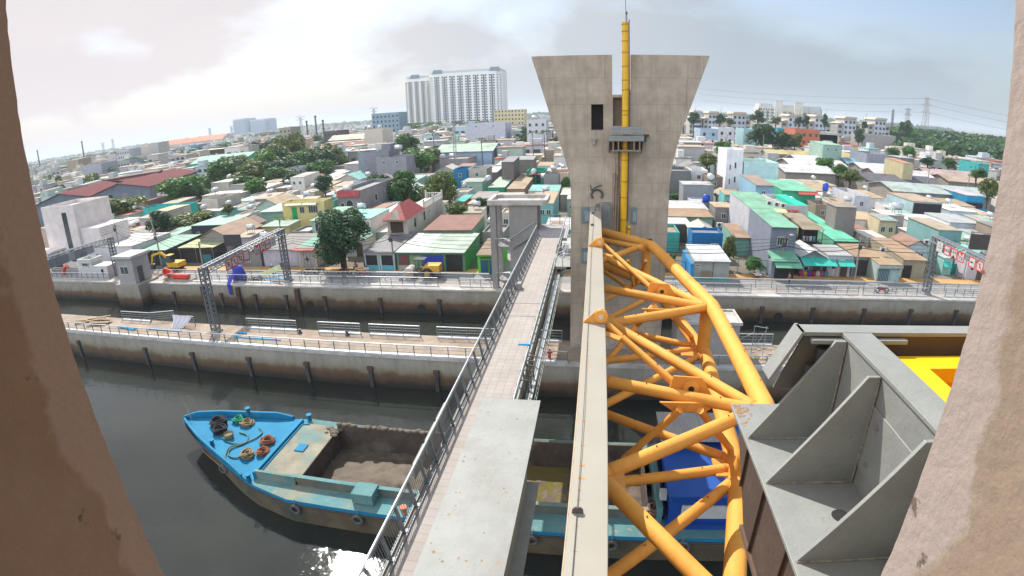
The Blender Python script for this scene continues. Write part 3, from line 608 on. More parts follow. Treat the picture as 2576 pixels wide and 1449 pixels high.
for i in range(40):
    y = 11.5 + i*1.28
    if y > 52.5: break
    if 41.8 < y < 45.4: continue
    MB().bar((-3.42,y,ZD+.05),(-3.22,y,ZD+1.02),.05,.13).build('post', rail_m, t)
MB().tube([(-3.2,9,ZD+1.05),(-3.2,41.6,ZD+1.05)],0.05,8).tube([(-3.2,45.4,ZD+1.05),(-3.2,58,ZD+1.05)],0.05,8).each('handrail', galv, t)
for zz_ in (.3,.6): MB().tube([(-3.36+.14*zz_,9,ZD+zz_),(-3.36+.14*zz_,41.6,ZD+zz_)],0.02,6).tube([(-3.36+.14*zz_,45.4,ZD+zz_),(-3.36+.14*zz_,58,ZD+zz_)],0.02,6).build('rail', rail_m, t)
MB().box(-5.6,-5.25,36.0,36.6,ZD,ZD+.45).build('junction_box', greysteel2, t)
r = railing(-6.1, 58.8, -2.85, 58.8, ZD, 'grey railing closing the far landing of the footbridge', 'railings of the bridge landing', 1.0, 1.1, 2, False, False)
t2 = thing('cable_duct', 'galvanised cable duct running along the right side of the footbridge', 'duct', (-2.9, 30, ZD-.6))
MB().box(-3.1,-2.78,9,52,ZD-.75,ZD-.5).build('duct_body', galv, t2)
MB().box(-2.72,-2.66,9,52,ZD-.78,ZD-.68).box(-2.62,-2.58,9,52,ZD-.8,ZD-.72).each('duct_rail', greysteel2, t2)
t2 = thing('hung_board', 'thin pale panel hung outside left bridge railing, farthest of three', 'panel', (-6.05, 18, ZD), 'pale panels hung outside the left bridge railing')
MB().prism([(17.3,ZD+.25),(18.6,ZD+.25),(18.6,ZD+.95),(17.3,ZD+.95)],'x',-6.1,-6.06).build('panel_sheet', greysteel2, t2)
dup(t2, (-6.05,16.5,ZD), label='thin pale panel hung outside left bridge railing, middle of three'); dup(t2, (-6.05,15.0,ZD), label='thin pale panel hung outside left bridge railing, nearest of three')
t = thing('pipe_offcut', 'short bright blue pipe across the right footbridge railing', 'pipe', (-3.4, 24.5, ZD+1.1))
MB().tube([(-3.75,24.3,ZD+1.13),(-3.1,24.3,ZD+1.13)],0.06,10).build('pipe_body', M('blue_pipe', (0.02,0.35,0.62), 0.4, 0.1, 2, 0), t)
t = thing('clamp_stand', 'bundle of dark steel clamps standing by the right bridge railing', 'clamps', (-3.0, 22.4, ZD))
m = MB()
for k in range(6): m.bar((-3.05+.1*(k%3),21.6+.35*k,ZD-.3),(-3.15+.1*(k%3),21.65+.35*k,ZD+1.0),.06).bar((-3.3,21.7+.35*k,ZD+.5+.08*k),(-2.75,21.7+.35*k,ZD+.5+.08*k),.05)
m.build('clamp_frame', M('olive_steel', (0.13,0.12,0.10)), t)
t = thing('side_stair', 'pale steel side stair joining footbridge to the concrete tower', 'stair', (-2.6, 43.5, ZD))
MB().box(-3.3,-1.86,42.0,45.2,ZD-.2,ZD+.02).prism([(-3.3,ZD-1.3),(-1.86,ZD-.2),(-1.86,ZD),(-2.2,ZD),(-3.3,ZD-1.0)],'y',42.0,42.1).build('stair_flight', greysteel, t)
m = MB()
for y in (42.05,45.15): 
    m.tube([(-3.2,y,ZD+.7),(-2.6,y,ZD+1.1),(-1.9,y,ZD+1.1)],.03,6).tube([(-3.2,y,ZD+.3),(-2.6,y,ZD+.6),(-1.9,y,ZD+.6)],.02,6)
    for x in (-3.2,-2.6,-1.95): m.bar((x,y,ZD-.2),(x,y,ZD+(.7 if x<-3 else 1.1)),.05)
m.build('stair_rail', galv, t)
# ------------------------------------------------------------------ stair tower at the far quay
ST = M('stair_tower_concrete', (0.30,0.285,0.27), 0.9, 0.1, 0.8, 0.15, 'streak', dark=(0.22,0.21,0.20))
t = thing('stair_tower', 'tall grey concrete stair tower with flat slab roof on the far quay edge', 'tower', (-8.2, 56.5, 0))
MB().box(-11.2,-10.55,55.1,55.8,0,9.35).box(-11.2,-10.55,58.4,59.0,0,9.35).each('column', ST, t)
MB().box(-9.1,-6.1,55.2,55.45,0.9,9.35).build('wall', ST, t)
MB().box(-9.1,-6.1,58.5,58.75,0.9,9.35).build('rear_wall', ST, t)
MB().plate([[(-11.4,54.9),(-5.0,54.9),(-5.0,59.2),(-11.4,59.2)],[(-11.0,55.25),(-5.4,55.25),(-5.4,58.85),(-11.0,58.85)]],'z',9.35,9.9).box(-11.39,-5.01,54.91,59.19,9.38,9.52).build('roof', M('roof_slab', (0.50,0.47,0.44), 0.9, 0.12, 1, 0.15, 'blotch'), t)
MB().box(-10.55,-8.9,55.3,58.7,4.55,4.75).box(-10.55,-8.9,55.3,58.7,0.75,0.9).each('landing', ST, t)
m = MB()
for i in range(9): m.box(-8.95+i*.33,-8.6+i*.33,55.02,56.4,4.62+i*.21,4.83+i*.21)
m.prism([(-8.95,4.5),(-6.0,6.4),(-6.0,6.7),(-8.95,4.8)],'y',54.95,55.05).build('stair_flight', greysteel2, t)
m = MB(); m.tube([(-10.8,54.95,5.7),(-9.0,54.95,5.75),(-6.3,54.95,7.6)],.04,8).tube([(-10.8,54.95,5.7),(-10.8,58.5,5.7)],.03,6)
for x in (-10.8,-10.2,-9.6,-9.0): m.bar((x,54.95,4.6),(x,54.95,5.7),.04)
for i in range(12): m.bar((-10.7+i*.14,54.95,4.75),(-10.7+i*.14,54.95,5.65),.012)
m.build('stair_rail', galv, t)
m = MB(); m.tube([(-10.7,54.95,1.85),(-9.0,54.95,1.9),(-6.8,54.95,3.4)],.04,8).tube([(-10.7,54.95,1.85),(-10.7,58.3,1.85)],.03,6)
for x in (-10.7,-10.1,-9.5,-9.0): m.bar((x,54.95,.7),(x,54.95,1.85),.04)
m.build('stair_rail', galv, t)
MB().box(-9.06,-6.1,55.1,55.2,0.35,.9).build('base_beam', ST, t)
# ------------------------------------------------------------------ white flat-roofed hut on the pier, behind the truss
t = thing('pier_hut', 'pale flat roofed hut with low parapet on island pier behind the orange truss', 'hut', (9.4, 41, 0))
MB().box(6.6,11.6,38.6,41.4,0,3.05).build('wall', M('hut_grey', (0.36,0.34,0.33), 0.85, 0.1, 1, 0.1), t)
MB().plate([[(6.5,38.5),(11.75,38.5),(11.75,41.5),(6.5,41.5)],[(6.7,38.7),(11.55,38.7),(11.55,41.3),(6.7,41.3)]],'z',3.05,3.3).box(6.51,11.74,38.51,41.49,3.05,3.15).build('roof', M('hut_roof', (0.52,0.49,0.45), 0.9, 0.15, 1, 0.1, 'blotch'), t)
# ------------------------------------------------------------------ sign gantries
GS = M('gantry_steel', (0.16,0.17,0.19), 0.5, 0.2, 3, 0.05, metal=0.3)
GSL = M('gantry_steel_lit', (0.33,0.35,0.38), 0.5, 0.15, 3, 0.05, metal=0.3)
def lattice(m, a, b, w, n):
    a = Vector(a); b = Vector(b); d = (b-a); L = d.length; dn = d.normalized()
    u = Vector((1,0,0)); v = dn.cross(u).normalized(); cs = [u*sx*w/2+v*sy*w/2 for sx,sy in ((-1,-1),(1,-1),(1,1),(-1,1))]
    for c in cs: m.bar(a+c, b+c, .11)
    for i in range(n):
        p, q = a+d*(i/n), a+d*((i+1)/n)
        for k in range(4):
            c1, c2 = cs[k], cs[(k+1)%4]
            m.bar(p+c1, q+c2, .05); m.bar(p+c2, q+c1, .05)
def sign(g, x, y, z, face, kind, y1=None):
    """square navigation board, face = +1 looks to +x"""
    w = 1.1; bx = x+face*.03
    s = MB().box(x-.02, x+.02, y-w/2, y+w/2, z-w/2, z+w/2).build('sign_board', white if kind else white, g)
    def F(pts, mat, nm, off=.004):
        m = MB(); m.add([(x+face*(.02+off), y+face*p, z+q) for p, q in pts], [tuple(range(len(pts)))]); return m.build(nm, mat, s)
    def fb(p0, q0, p1, q1, wd, mat, nm, off=.006):
        d = Vector((p1-p0, q1-q0)); n_ = Vector((-d.y, d.x)).normalized()*wd/2
        F([(p0-n_.x,q0-n_.y),(p1-n_.x,q1-n_.y),(p1+n_.x,q1+n_.y),(p0+n_.x,q0+n_.y)], mat, nm, off)
    if kind != 'delta':
        e = w/2-.06
        for a in ((-e,-e,e,-e),(-e,e,e,e),(-e,-e,-e,e),(e,-e,e,e)): fb(*a, .12, red, 'red_border', .006+.001*(a[0]==a[2]))
    rot = (R(90), 0, R(90)*face)
    tx = x+face*.03
    if kind in 'RNO' or kind == 'D': text({'R':'R','N':'I','O':'D','D':'J'}[kind], .75, (tx, y, z), rot, black, s); fb(-.5*1, .5, .5, -.5, .1, red, 'red_bar', .014)
    if kind == 'text': text('- - - -\n_ _ _', .2, (tx, y, z), rot, black, s)
    if kind == '7.0': text('7.0', .5, (tx, y, z-.15), rot, black, s); F([(-.34,.5),(.34,.5),(0,.12)], red, 'red_triangle', .012)
    if kind == '3.4': text('3.4', .5, (tx, y, z+.15), rot, black, s); F([(-.34,-.5),(.34,-.5),(0,-.12)], black if face<0 else red, 'triangle', .012)
    if kind == '10.5': text('10.5', .42, (tx, y, z), rot, black, s); F([(-.5,.3),(-.5,-.3),(-.36,0)], red, 'red_triangle', .012); F([(.5,-.3),(.5,.3),(.36,0)], red, 'red_triangle', .012)
    if kind == 'delta':
        for a in ((-.3,-.1,0,.38),(.3,-.1,0,.38),(-.3,-.1,.3,-.1)): fb(*a, .05, black, 'triangle')
        text('- - - -', .16, (tx, y, z-.35), rot, black, s)
    if kind == 'arrow': F([(-.25,.12),(-.25,-.12),(.3,0)], black, 'arrow')
def gantry(label, x, ya, yb, xb, zt, signs, face, la=True, pan=False):
    g = thing('sign_gantry', label, 'sign gantry', (x, ya, 0), 'lattice gantries carrying river signs')
    for (xx, yy, on) in ((x, ya, la), (xb, yb, True)):
        if not on: continue
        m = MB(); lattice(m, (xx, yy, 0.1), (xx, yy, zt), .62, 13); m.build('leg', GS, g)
        MB().box(xx-.5,xx+.5,yy-.5,yy+.5,0,.22).build('footing', conc2, g)
    m = MB(); lattice(m, (x, ya-.35, zt-.35), (xb, yb+.35, zt-.35), .7, 22)
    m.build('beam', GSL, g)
    MB().box(min(x,xb)-.4,max(x,xb)+.4,ya-.3,yb+.4,zt+.02,zt+.05).build('walk_plate', GSL, g) if pan else None
    for (f, k) in signs: sign(g, x+(xb-x)*f+face*.45, ya+(yb-ya)*f, zt-.85, face, k)
    return g
gantry('grey lattice gantry on the left with two rows of red bordered signs', -36.6, 39.9, 56.2, -37.9, 6.75, [(.23,'R'),(.30,'N'),(.37,'O'),(.445,'text'),(.59,'7.0'),(.665,'3.4'),(.74,'10.5'),(.82,'delta')], 1)
gantry('grey lattice gantry on the right showing signs 10.5, 3.4 and 7.0', 39.4, 39.9, 56.2, 39.4, 6.9, [(.90,'delta'),(.81,'10.5'),(.73,'3.4'),(.65,'7.0'),(.53,'arrow'),(.45,'N'),(.38,'R')], -1)
g = gantry('far left grey gantry with its bare sign backs by the white kiosk', -70.2, 39.9, 56.2, -69.0, 6.3, [], 1)
MB().box(-69.2,-69.12,40.5,53,4.9,6.0).build('sign_back', GSL, g)
for i, yy in enumerate((41.6,42.7,43.8,45.6,46.7,47.8,50,51.1)): MB().box(-69.12,-69.05,yy-.5,yy+.5,4.85,6.05).build('sign_back', M('sign_back_grey', (0.20,0.21,0.22)), g)
TREES = [(-32.3, 61.4, 8.2, 0.4, 4.5, '0', 'big dark green round tree on the pavement before the grey roofed house'),
 (-37.7, 100.0, 8.8, 1.1, 3.1, '0', 'dark bushy tree behind the tall grey rendered house'),
 (-29.6, 98.0, 8.0, 1.1, 3.0, '1', 'olive green tree right of the dark bushy one, behind the cream villa'),
 (-114.9, 185.0, 15.7, -1.8, 6.4, '1', 'tall feathery tree left of the slate grey block'),
 (-101.6, 180.0, 10.0, -0.5, 6.0, '0', 'wide green tree next to the slate grey block'),
 (-100.6, 150.0, 9.2, -0.2, 6.0, '2', 'very dark tree at the left end of the central grove'),
 (-103.8, 140.0, 8.9, 0.8, 6.5, '1', 'green tree with drooping branches beside the mint warehouse'),
 (-113.9, 140.0, 10.6, 0.7, 6.9, '0', 'broad tree beside the mint warehouse roof'),
 (-82.9, 135.0, 6.1, 2.5, 3.5, '2', 'small dark tree below the central grove'),
 (-58.0, 105.0, 7.8, 4.1, 2.0, '2', 'small dark tree behind the yellow house'),
 (-68.8, 190.0, 12.6, 4.8, 5.2, '0', 'dark green tree right of the slate grey block'),
 (-50.7, 150.0, 8.8, 3.6, 4.4, '3', 'bright light green tree right of the slate grey block'),
 (-51.5, 165.0, 8.7, 3.0, 3.5, '1', 'mid green tree left of the pinkish house'),
 (-174.4, 260.0, 12.0, 3.9, 5.2, '2', 'dark tree before the tall olive grey house'),
 (-200.6, 280.0, 11.8, 5.5, 6.2, '2', 'dark tree in the left middle distance'),
 (-122.9, 230.0, 9.6, 3.2, 2.5, '2', 'dark narrow tree before the long brick roof'),
 (-122.4, 240.0, 8.3, 3.7, 3.7, '1', 'dusty tree in front of the long brick roof'),
 (-115.7, 240.0, 7.4, 2.9, 3.1, '2', 'dark tree at right end of the long brick roof'),
 (-109.5, 118.0, 8.5, 0.9, 6.6, '3', 'round bright green tree beside the maroon roofed factory'),
 (-117.9, 100.0, 6.2, -0.6, 8.1, '1', 'bushy tree with drooping palm like leaves in front of the factory'),
 (-78.0, 76.0, 6.4, 2.4, 2.7, '2', 'small dark tree right of the fallen pole near the turquoise house'),
 (-76.1, 82.0, 4.2, 0.9, 4.5, '1', 'low dusty tree between turquoise house and charcoal house'),
 (-359.4, 250.0, 6.3, -0.9, 9.9, '0', 'small green tree in the far left'),
 (-326.2, 240.0, 6.0, 0.6, 7.8, '3', 'yellow green tree in the far left'),
 (-283.4, 260.0, 11.0, 5.1, 5.8, '0', 'tree between far left grey terraces'),
 (-279.7, 330.0, 7.8, 0.8, 9.6, '0', 'tree behind the white cubic house'),
 (-259.9, 255.0, 7.1, 3.3, 7.6, '2', 'tree below the tan roofed villa in the left distance'),
 (-266.0, 350.0, 7.2, 2.4, 7.0, '0', 'tree right of the white cubic house'),
 (-19.4, 88.0, 4.9, 1.3, 1.4, '2', 'small dark green tree behind the stair tower'),
 (-22.5, 84.0, 4.5, 2.1, 1.8, '1', 'dry olive bush between tan shed and stair tower'),
 (-6.2, 112.0, 5.4, 1.8, 1.1, '0', 'green tree half hidden by the concrete tower'),
 (36.7, 155.0, 10.8, 7.1, 2.7, '3', 'bright green tree with a turquoise water tank below it'),
 (27.5, 132.0, 8.9, 5.6, 2.4, '1', 'olive tree in front of the dark grey block'),
 (66.7, 215.0, 14.7, 6.1, 5.9, '2', 'biggest dark green tree on the right'),
 (75.5, 217.0, 12.2, 5.6, 5.2, '2', 'lower dark tree joined to the biggest one'),
 (81.4, 218.0, 11.8, 5.8, 2.8, '1', 'dusty olive tree before the terracotta block'),
 (16.7, 108.0, 2.7, 1.5, 1.4, '3', 'low bright green bush behind the white sheet roof'),
 (19.8, 62.6, 2.2, 0.1, 1.6, '3', 'bright leafy bush behind the green fence'),
 (16.8, 64.0, 4.5, 1.1, 1.0, '1', 'tall yellow green creeper tree beside the blue walled house'),
 (9.4, 62.8, 2.2, 0.9, 0.7, '1', 'small spiky bush by the blue gate'),
 (65.7, 150.0, 7.8, 3.5, 2.9, '3', 'light green tree at left end of the row behind the big white roofs'),
 (65.3, 140.0, 7.0, 3.1, 2.5, '3', 'light green tree in the middle of the row behind the big white roofs'),
 (62.8, 128.0, 6.7, 3.7, 2.6, '1', 'yellow green tree at right end of the row behind the big white roofs'),
 (130.3, 260.0, 14.8, 7.5, 2.7, '2', 'dark upright tree before the villas'),
 (203.8, 340.0, 21.0, 9.0, 4.5, '2', 'tall dark conical tree at the left edge of the forest'),
 (156.1, 280.0, 9.9, 6.2, 3.1, '2', 'low dark tree in the right distance'),
 (114.0, 198.0, 9.4, 6.2, 2.6, '0', 'dark green tree below the blank wall block'),
 (121.0, 198.0, 10.5, 6.4, 2.7, '3', 'yellow green tree below the blank wall block'),
 (111.7, 170.0, 8.5, 5.9, 2.5, '2', 'dark low tree among the right distant roofs'),
 (123.1, 180.0, 9.9, 6.2, 1.6, '0', 'narrow tree among the right distant roofs'),
 (112.9, 160.0, 9.4, 6.4, 2.5, '0', 'palm like dark tree among the right distant roofs'),
 (100.9, 130.0, 9.3, 6.9, 2.4, '0', 'mid green tree before the right jamb'),
 (87.6, 108.0, 9.0, 4.5, 2.3, '1', 'yellowish tree at the right edge'),
 (53.8, 300.0, 18.7, 12.0, 3.1, '2', 'dark tree before the leftmost villa'),
 (68.4, 300.0, 18.1, 12.4, 2.9, '2', 'dark tree between the first two villas'),
 (72.9, 295.0, 16.2, 12.2, 2.3, '1', 'brownish green tree by the second villa'),
 (93.0, 310.0, 20.9, 13.5, 3.9, '2', 'large dark tree before the slab apartments'),
 (106.8, 320.0, 17.6, 13.0, 3.0, '1', 'olive tree before the slab apartments'),
 (113.3, 300.0, 18.5, 14.0, 2.6, '2', 'dark tree by the fourth villa'),
 (118.0, 300.0, 19.5, 14.2, 2.1, '2', 'narrow dark tree by the fifth villa'),
 (128.9, 300.0, 21.3, 13.3, 1.6, '2', 'slender dark cypress like tree by the fifth villa'),
 (153.0, 300.0, 18.2, 14.1, 2.2, '2', 'dark tree by the sixth villa'),
 (-33.8, 260.0, 11.9, 8.3, 2.4, '0', 'tree left of the palms in the middle distance'),
 (-27.6, 255.0, 11.9, 8.2, 2.5, '0', 'bushy tree behind the middle palms'),
 (-32.1, 150.0, 12.6, 8.1, 1.8, 'P', 'tall coconut palm in front of the long pale roof'),
 (-69.3, 225.0, 12.6, 9.2, 2.5, 'P', 'coconut palm before the white high-rises'),
 (-20.0, 172.0, 13.2, 8.2, 1.4, 'P', 'coconut palm left of the concrete tower, left one of the pair'),
 (-16.1, 170.0, 13.6, 8.3, 1.9, 'P', 'coconut palm left of the concrete tower, right one of the pair'),
 (-14.6, 200.0, 12.9, 8.7, 1.2, 'P', 'coconut palm half hidden by the concrete tower'),
 (-48.6, 72.0, 5.5, 4.1, 1.1, 'P', 'small papaya tree in front of the yellow house'),
 (-68.1, 84.0, 5.7, 3.8, 1.2, 'B', 'yellow green creeper hanging over the brick terrace')]
HOUSES = [(-29.1, -24.8, 60.4, 70.2, 2.6, (190, 185, 180), (150, 148, 152), 'corr', 'cyanlow', 'low grey sheet roofed house with sky blue wall base beside the round street tree'),
 (-24.6, -15.6, 60.3, 69.3, 2.6, (95, 140, 110), (188, 205, 190), 'corr', 'shops', 'long low shop row with white and pale green corrugated roof and royal blue doors'),
 (-14.0, -11.4, 59.7, 67.0, 2.5, (90, 200, 60), (160, 135, 110), 'corr', 'greenshop', 'small lime green house with brown roof and two dark blue doors behind the stair tower'),
 (-23.7, -16.7, 69.3, 78.4, 3.4, (150, 175, 140), (150, 100, 85), 'corr', 'plain', 'pale green walled house with wide rusty brown roof behind the long shop row'),
 (-28.8, -25.8, 68.1, 87.0, 5.2, (215, 205, 190), (210, 190, 170), 'villa', 'grille', 'cream villa with red hipped tile roof, balustrade and dark wooden gate grille'),
 (-24.2, -23.1, 76.8, 86.4, 3.0, (150, 130, 110), (175, 150, 125), 'flat', 'none', 'low tan roofed shed between the cream villa and the bushes'),
 (-45.0, -40.4, 85.9, 102.0, 7.0, (150, 148, 150), (150, 150, 148), 'parapet', 'arches', 'tall grey rendered house with arched windows and a small red tiled front awning'),
 (-26.4, -24.5, 97.1, 105.2, 2.8, (170, 120, 90), (60, 190, 175), 'flat', 'none', 'low shed with turquoise sheet roof beside the olive tree'),
 (-23.4, -19.1, 97.5, 104.6, 3.2, (165, 150, 145), (165, 160, 155), 'corr', 'none', 'grey corrugated roof house behind the turquoise shed'),
 (-29.5, -24.7, 114.7, 122.3, 4.2, (175, 195, 185), (160, 170, 160), 'flat', 'win1', 'pale mint block with one window, right of the olive green tree'),
 (-22.1, -18.5, 108.0, 122.1, 3.8, (30, 160, 120), (185, 200, 180), 'corr', 'none', 'house with pale green roof and emerald lower sheet in the middle lane'),
 (-17.7, -14.0, 104.9, 126.8, 3.9, (150, 130, 110), (185, 160, 130), 'corr', 'none', 'house with straw coloured patched roof left of the emerald green house'),
 (-15.7, -11.7, 121.7, 129.0, 5.6, (15, 150, 120), (15, 150, 120), 'parapet', 'balcony', 'emerald green two storey house with small red awning left of the concrete tower'),
 (-33.3, -30.0, 123.1, 130.0, 6.2, (25, 120, 170), (120, 150, 160), 'parapet', 'win1', 'bright blue two storey house with one barred window'),
 (-29.9, -25.4, 123.6, 130.2, 6.2, (190, 188, 178), (150, 150, 150), 'parapet', 'win1', 'white rendered block joined to the right of the bright blue house'),
 (-8.9, -6.6, 82.7, 95.6, 4.8, (120, 180, 180), (185, 160, 130), 'flat', 'win2', 'teal walled house with flat tan roof right behind the stair tower'),
 (-54.1, -45.6, 81.8, 84.9, 6.0, (222, 205, 140), (185, 175, 165), 'parapet', 'yellow', 'pale yellow two storey house with green balcony door and two awnings'),
 (-62.3, -56.2, 85.9, 97.5, 3.6, (140, 180, 165), (185, 210, 200), 'corr', 'none', 'house with white and mint corrugated roof left of the yellow house'),
 (-54.4, -49.0, 74.9, 79.1, 3.1, (215, 205, 150), (165, 190, 175), 'corr', 'plain', 'low house with pale green roof in front of the yellow house'),
 (-60.8, -54.7, 66.9, 75.7, 3.2, (150, 145, 142), (180, 150, 122), 'gablev', 'none', 'house with tan gabled roof behind the black billboard'),
 (-59.8, -55.6, 75.6, 78.1, 3.5, (150, 130, 120), (150, 120, 108), 'gablev', 'none', 'house with dull brown gabled roof behind the tan gabled house'),
 (-63.0, -55.7, 63.8, 70.7, 2.5, (60, 60, 58), (205, 210, 150), 'corr', 'open', 'open fronted shop with yellow green corrugated roof left of the sign gantry'),
 (-69.8, -64.0, 62.2, 71.0, 2.6, (60, 62, 60), (160, 205, 180), 'corr', 'open', 'open fronted shop with mint green corrugated roof beside the yellow green one'),
 (-70.3, -62.8, 75.6, 84.1, 3.6, (55, 60, 70), (160, 200, 180), 'flat', 'plain', 'long house with charcoal side wall and mint roof'),
 (-39.8, -36.9, 61.8, 68.3, 2.8, (205, 195, 180), (120, 190, 165), 'corr', 'stargate', 'house with pink tiled canopy over a gate bearing a dark star'),
 (-43.3, -40.2, 72.4, 82.0, 4.4, (160, 185, 175), (150, 205, 180), 'corr', 'bigwin', 'pale green two storey house with mint roof behind the round street tree'),
 (-98.0, -86.0, 111.3, 118.0, 4.0, (195, 185, 175), (200, 195, 188), 'flat', 'win1', 'cream flat roofed block with a water tank left of the blue sheeting'),
 (-95.7, -84.6, 105.1, 111.4, 2.9, (120, 105, 98), (130, 110, 95), 'flat', 'win2', 'long unrendered brick house with patched terrace'),
 (-102.2, -88.7, 94.6, 98.8, 4.4, (40, 185, 175), (150, 130, 120), 'parapet', 'win1', 'bright turquoise house between two dark bushy trees'),
 (-104.5, -100.4, 79.7, 91.7, 2.8, (200, 205, 215), (205, 210, 205), 'flat', 'none', 'long white walled store with pale flat roof below the bushy tree'),
 (17.2, 20.2, 96.3, 109.4, 3.2, (205, 200, 195), (205, 205, 210), 'corr', 'none', 'shed with white and tan sheet roof under the blue water tank'),
 (11.6, 19.0, 87.8, 95.1, 3.1, (160, 150, 140), (215, 215, 222), 'corr', 'none', 'long shed with plain white sheet roof touching the concrete tower'),
 (11.0, 18.7, 82.7, 88.8, 2.9, (140, 175, 165), (180, 150, 118), 'corr', 'none', 'long house with straw coloured rusty sheets in front of the white roof'),
 (10.2, 14.1, 77.5, 82.0, 2.9, (90, 90, 88), (200, 205, 208), 'flat', 'none', 'small white sheet roof beside the concrete tower'),
 (12.8, 16.9, 68.5, 71.8, 3.6, (20, 110, 170), (130, 140, 150), 'parapet', 'acwin', 'low house with strong blue front wall and air conditioner'),
 (19.0, 21.3, 70.4, 78.2, 2.6, (130, 180, 165), (180, 150, 125), 'corr', 'none', 'house with brown roof covered in broken tiles'),
 (11.5, 15.8, 59.0, 65.7, 2.4, (165, 170, 165), (222, 222, 226), 'corr', 'pallet', 'near house with bright white sheet roof and pallets against its wall'),
 (9.7, 11.7, 72.0, 77.0, 2.8, (70, 170, 160), (170, 140, 115), 'parapet', 'none', 'small teal house tucked beside the concrete tower'),
 (21.2, 24.5, 61.8, 72.2, 6.0, (130, 138, 155), (135, 195, 165), 'corr', 'sashwin', 'slate blue two storey house with mint roof and a white framed window'),
 (21.9, 26.5, 73.9, 86.3, 6.0, (190, 192, 200), (140, 195, 165), 'corr', 'dark', 'tall house with mint roof and yellow awning above a dark void'),
 (28.9, 33.1, 80.4, 91.3, 5.6, (205, 200, 200), (180, 172, 160), 'parapet', 'redawn', 'white and turquoise house with two small red window awnings'),
 (32.5, 36.2, 68.5, 88.2, 3.0, (110, 185, 155), (115, 215, 180), 'corr', 'none', 'long low house with bright aqua roof running back from the shops'),
 (35.2, 38.4, 75.0, 78.5, 6.6, (140, 130, 128), (165, 152, 140), 'flat', 'none', 'unpainted grey block with rain streaks, blue tank at its side'),
 (27.8, 30.8, 69.9, 77.5, 4.6, (150, 140, 110), (170, 155, 130), 'corr', 'terrace', 'two storey house with brown canopy over an open railed terrace'),
 (32.7, 36.1, 62.5, 70.5, 2.5, (150, 155, 160), (185, 155, 125), 'corr', 'shutters', 'near house with tan roof and dark double shutters beside a lamp post'),
 (34.8, 38.1, 59.9, 66.5, 2.3, (170, 190, 185), (190, 165, 130), 'corr', 'greygate', 'low house with rounded grey awning and blue grey gate'),
 (39.4, 42.9, 61.8, 71.7, 2.5, (165, 155, 135), (190, 160, 130), 'corr', 'doorway', 'near tan house with open doorway left of the right sign gantry'),
 (47.7, 51.5, 67.6, 75.9, 5.4, (120, 165, 165), (180, 165, 145), 'flat', 'plain', 'long beige walled house with teal front, partly behind the right gantry'),
 (59.6, 66.0, 93.9, 104.0, 5.2, (165, 190, 195), (185, 165, 145), 'flat', 'open', 'white and pale blue raised house with dark open ground floor'),
 (80.6, 85.3, 106.2, 119.3, 5.4, (25, 130, 170), (205, 195, 200), 'flat', 'porch', 'long white house with vivid blue front porch at the right edge'),
 (47.5, 50.7, 94.0, 104.2, 5.6, (195, 198, 205), (150, 150, 150), 'parapet', 'win1', 'white house with railed roof terrace and one dark window'),
 (46.9, 48.3, 64.2, 67.3, 2.4, (150, 200, 195), (180, 200, 195), 'flat', 'tealgate', 'pale cyan low house with green awning and teal gate by right gantry'),
 (48.1, 51.8, 83.7, 88.4, 4.2, (160, 155, 150), (215, 215, 215), 'flat', 'acwin', 'grey house with bright white roof and an air conditioner unit'),
 (-46.4, -37.7, 155.8, 168.1, 6.0, (155, 148, 150), (190, 185, 175), 'parapet', 'none', 'tall pinkish grey house with roof terrace and steel tanks'),
 (-81.1, -70.1, 61.0, 70.0, 3.7, (215, 210, 212), (205, 203, 200), 'flat', 'plain', 'long blank white walled house behind the far gantry, beside the modern one'),
 (-92.1, -82.8, 61.0, 69.0, 10.9, (238, 226, 220), (225, 220, 215), 'parapet', 'modern', 'white modern house with one tall narrow window at the brown jamb'),
 (-67.1, -57.5, 143.0, 151.0, 10.0, (140, 142, 152), (140, 142, 150), 'parapet', 'small', 'tall slate grey windowless block in the middle of the trees'),
 (31.4, 38.9, 113.0, 122.0, 9.1, (205, 230, 232), (150, 185, 165), 'parapet', 'none', 'tall pale blue block rising above the right hand roofs'),
 (27.5, 31.1, 113.0, 121.0, 11.5, (245, 242, 246), (200, 200, 205), 'parapet', 'slits', 'white stair block with narrow windows joined to the pale blue block'),
 (15.5, 20.0, 112.0, 121.0, 6.9, (120, 122, 122), (150, 150, 150), 'parapet', 'none', 'dark grey two storey block just right of the concrete tower'),
 (20.4, 23.9, 114.0, 121.0, 6.9, (225, 222, 222), (170, 170, 170), 'parapet', 'win1', 'white two storey block with one small window behind the grey sheds'),
 (22.8, 25.8, 108.0, 114.0, 6.3, (130, 118, 105), (150, 135, 120), 'parapet', 'win1', 'brown unrendered block left of the tall pale blue block'),
 (16.5, 22.3, 100.0, 105.0, 5.7, (150, 152, 158), (190, 190, 190), 'flat', 'none', 'small grey sheds with flat roofs in front of the dark grey block'),
 (29.2, 32.7, 96.0, 108.0, 6.4, (140, 180, 205), (170, 150, 135), 'corr', 'win1', 'sky blue house with tan roof near the turquoise one'),
 (34.5, 41.3, 97.0, 109.0, 5.5, (70, 190, 150), (130, 205, 175), 'corr', 'redlong', 'turquoise house with mint roof and long red awning'),
 (-63.0, -43.4, 260.0, 280.0, 14.2, (200, 200, 212), (185, 200, 195), 'parapet', 'win2', 'pale lavender four storey block before the white high-rises'),
 (-142.6, -123.7, 330.0, 346.0, 22.8, (140, 165, 180), (150, 170, 180), 'parapet', 'grid', 'pale blue grey seven storey block left of the white high-rises'),
 (-112.3, -103.0, 250.0, 264.0, 14.3, (215, 205, 190), (200, 190, 180), 'parapet', 'none', 'cream block with water tanks before the blue grey seven storey block'),
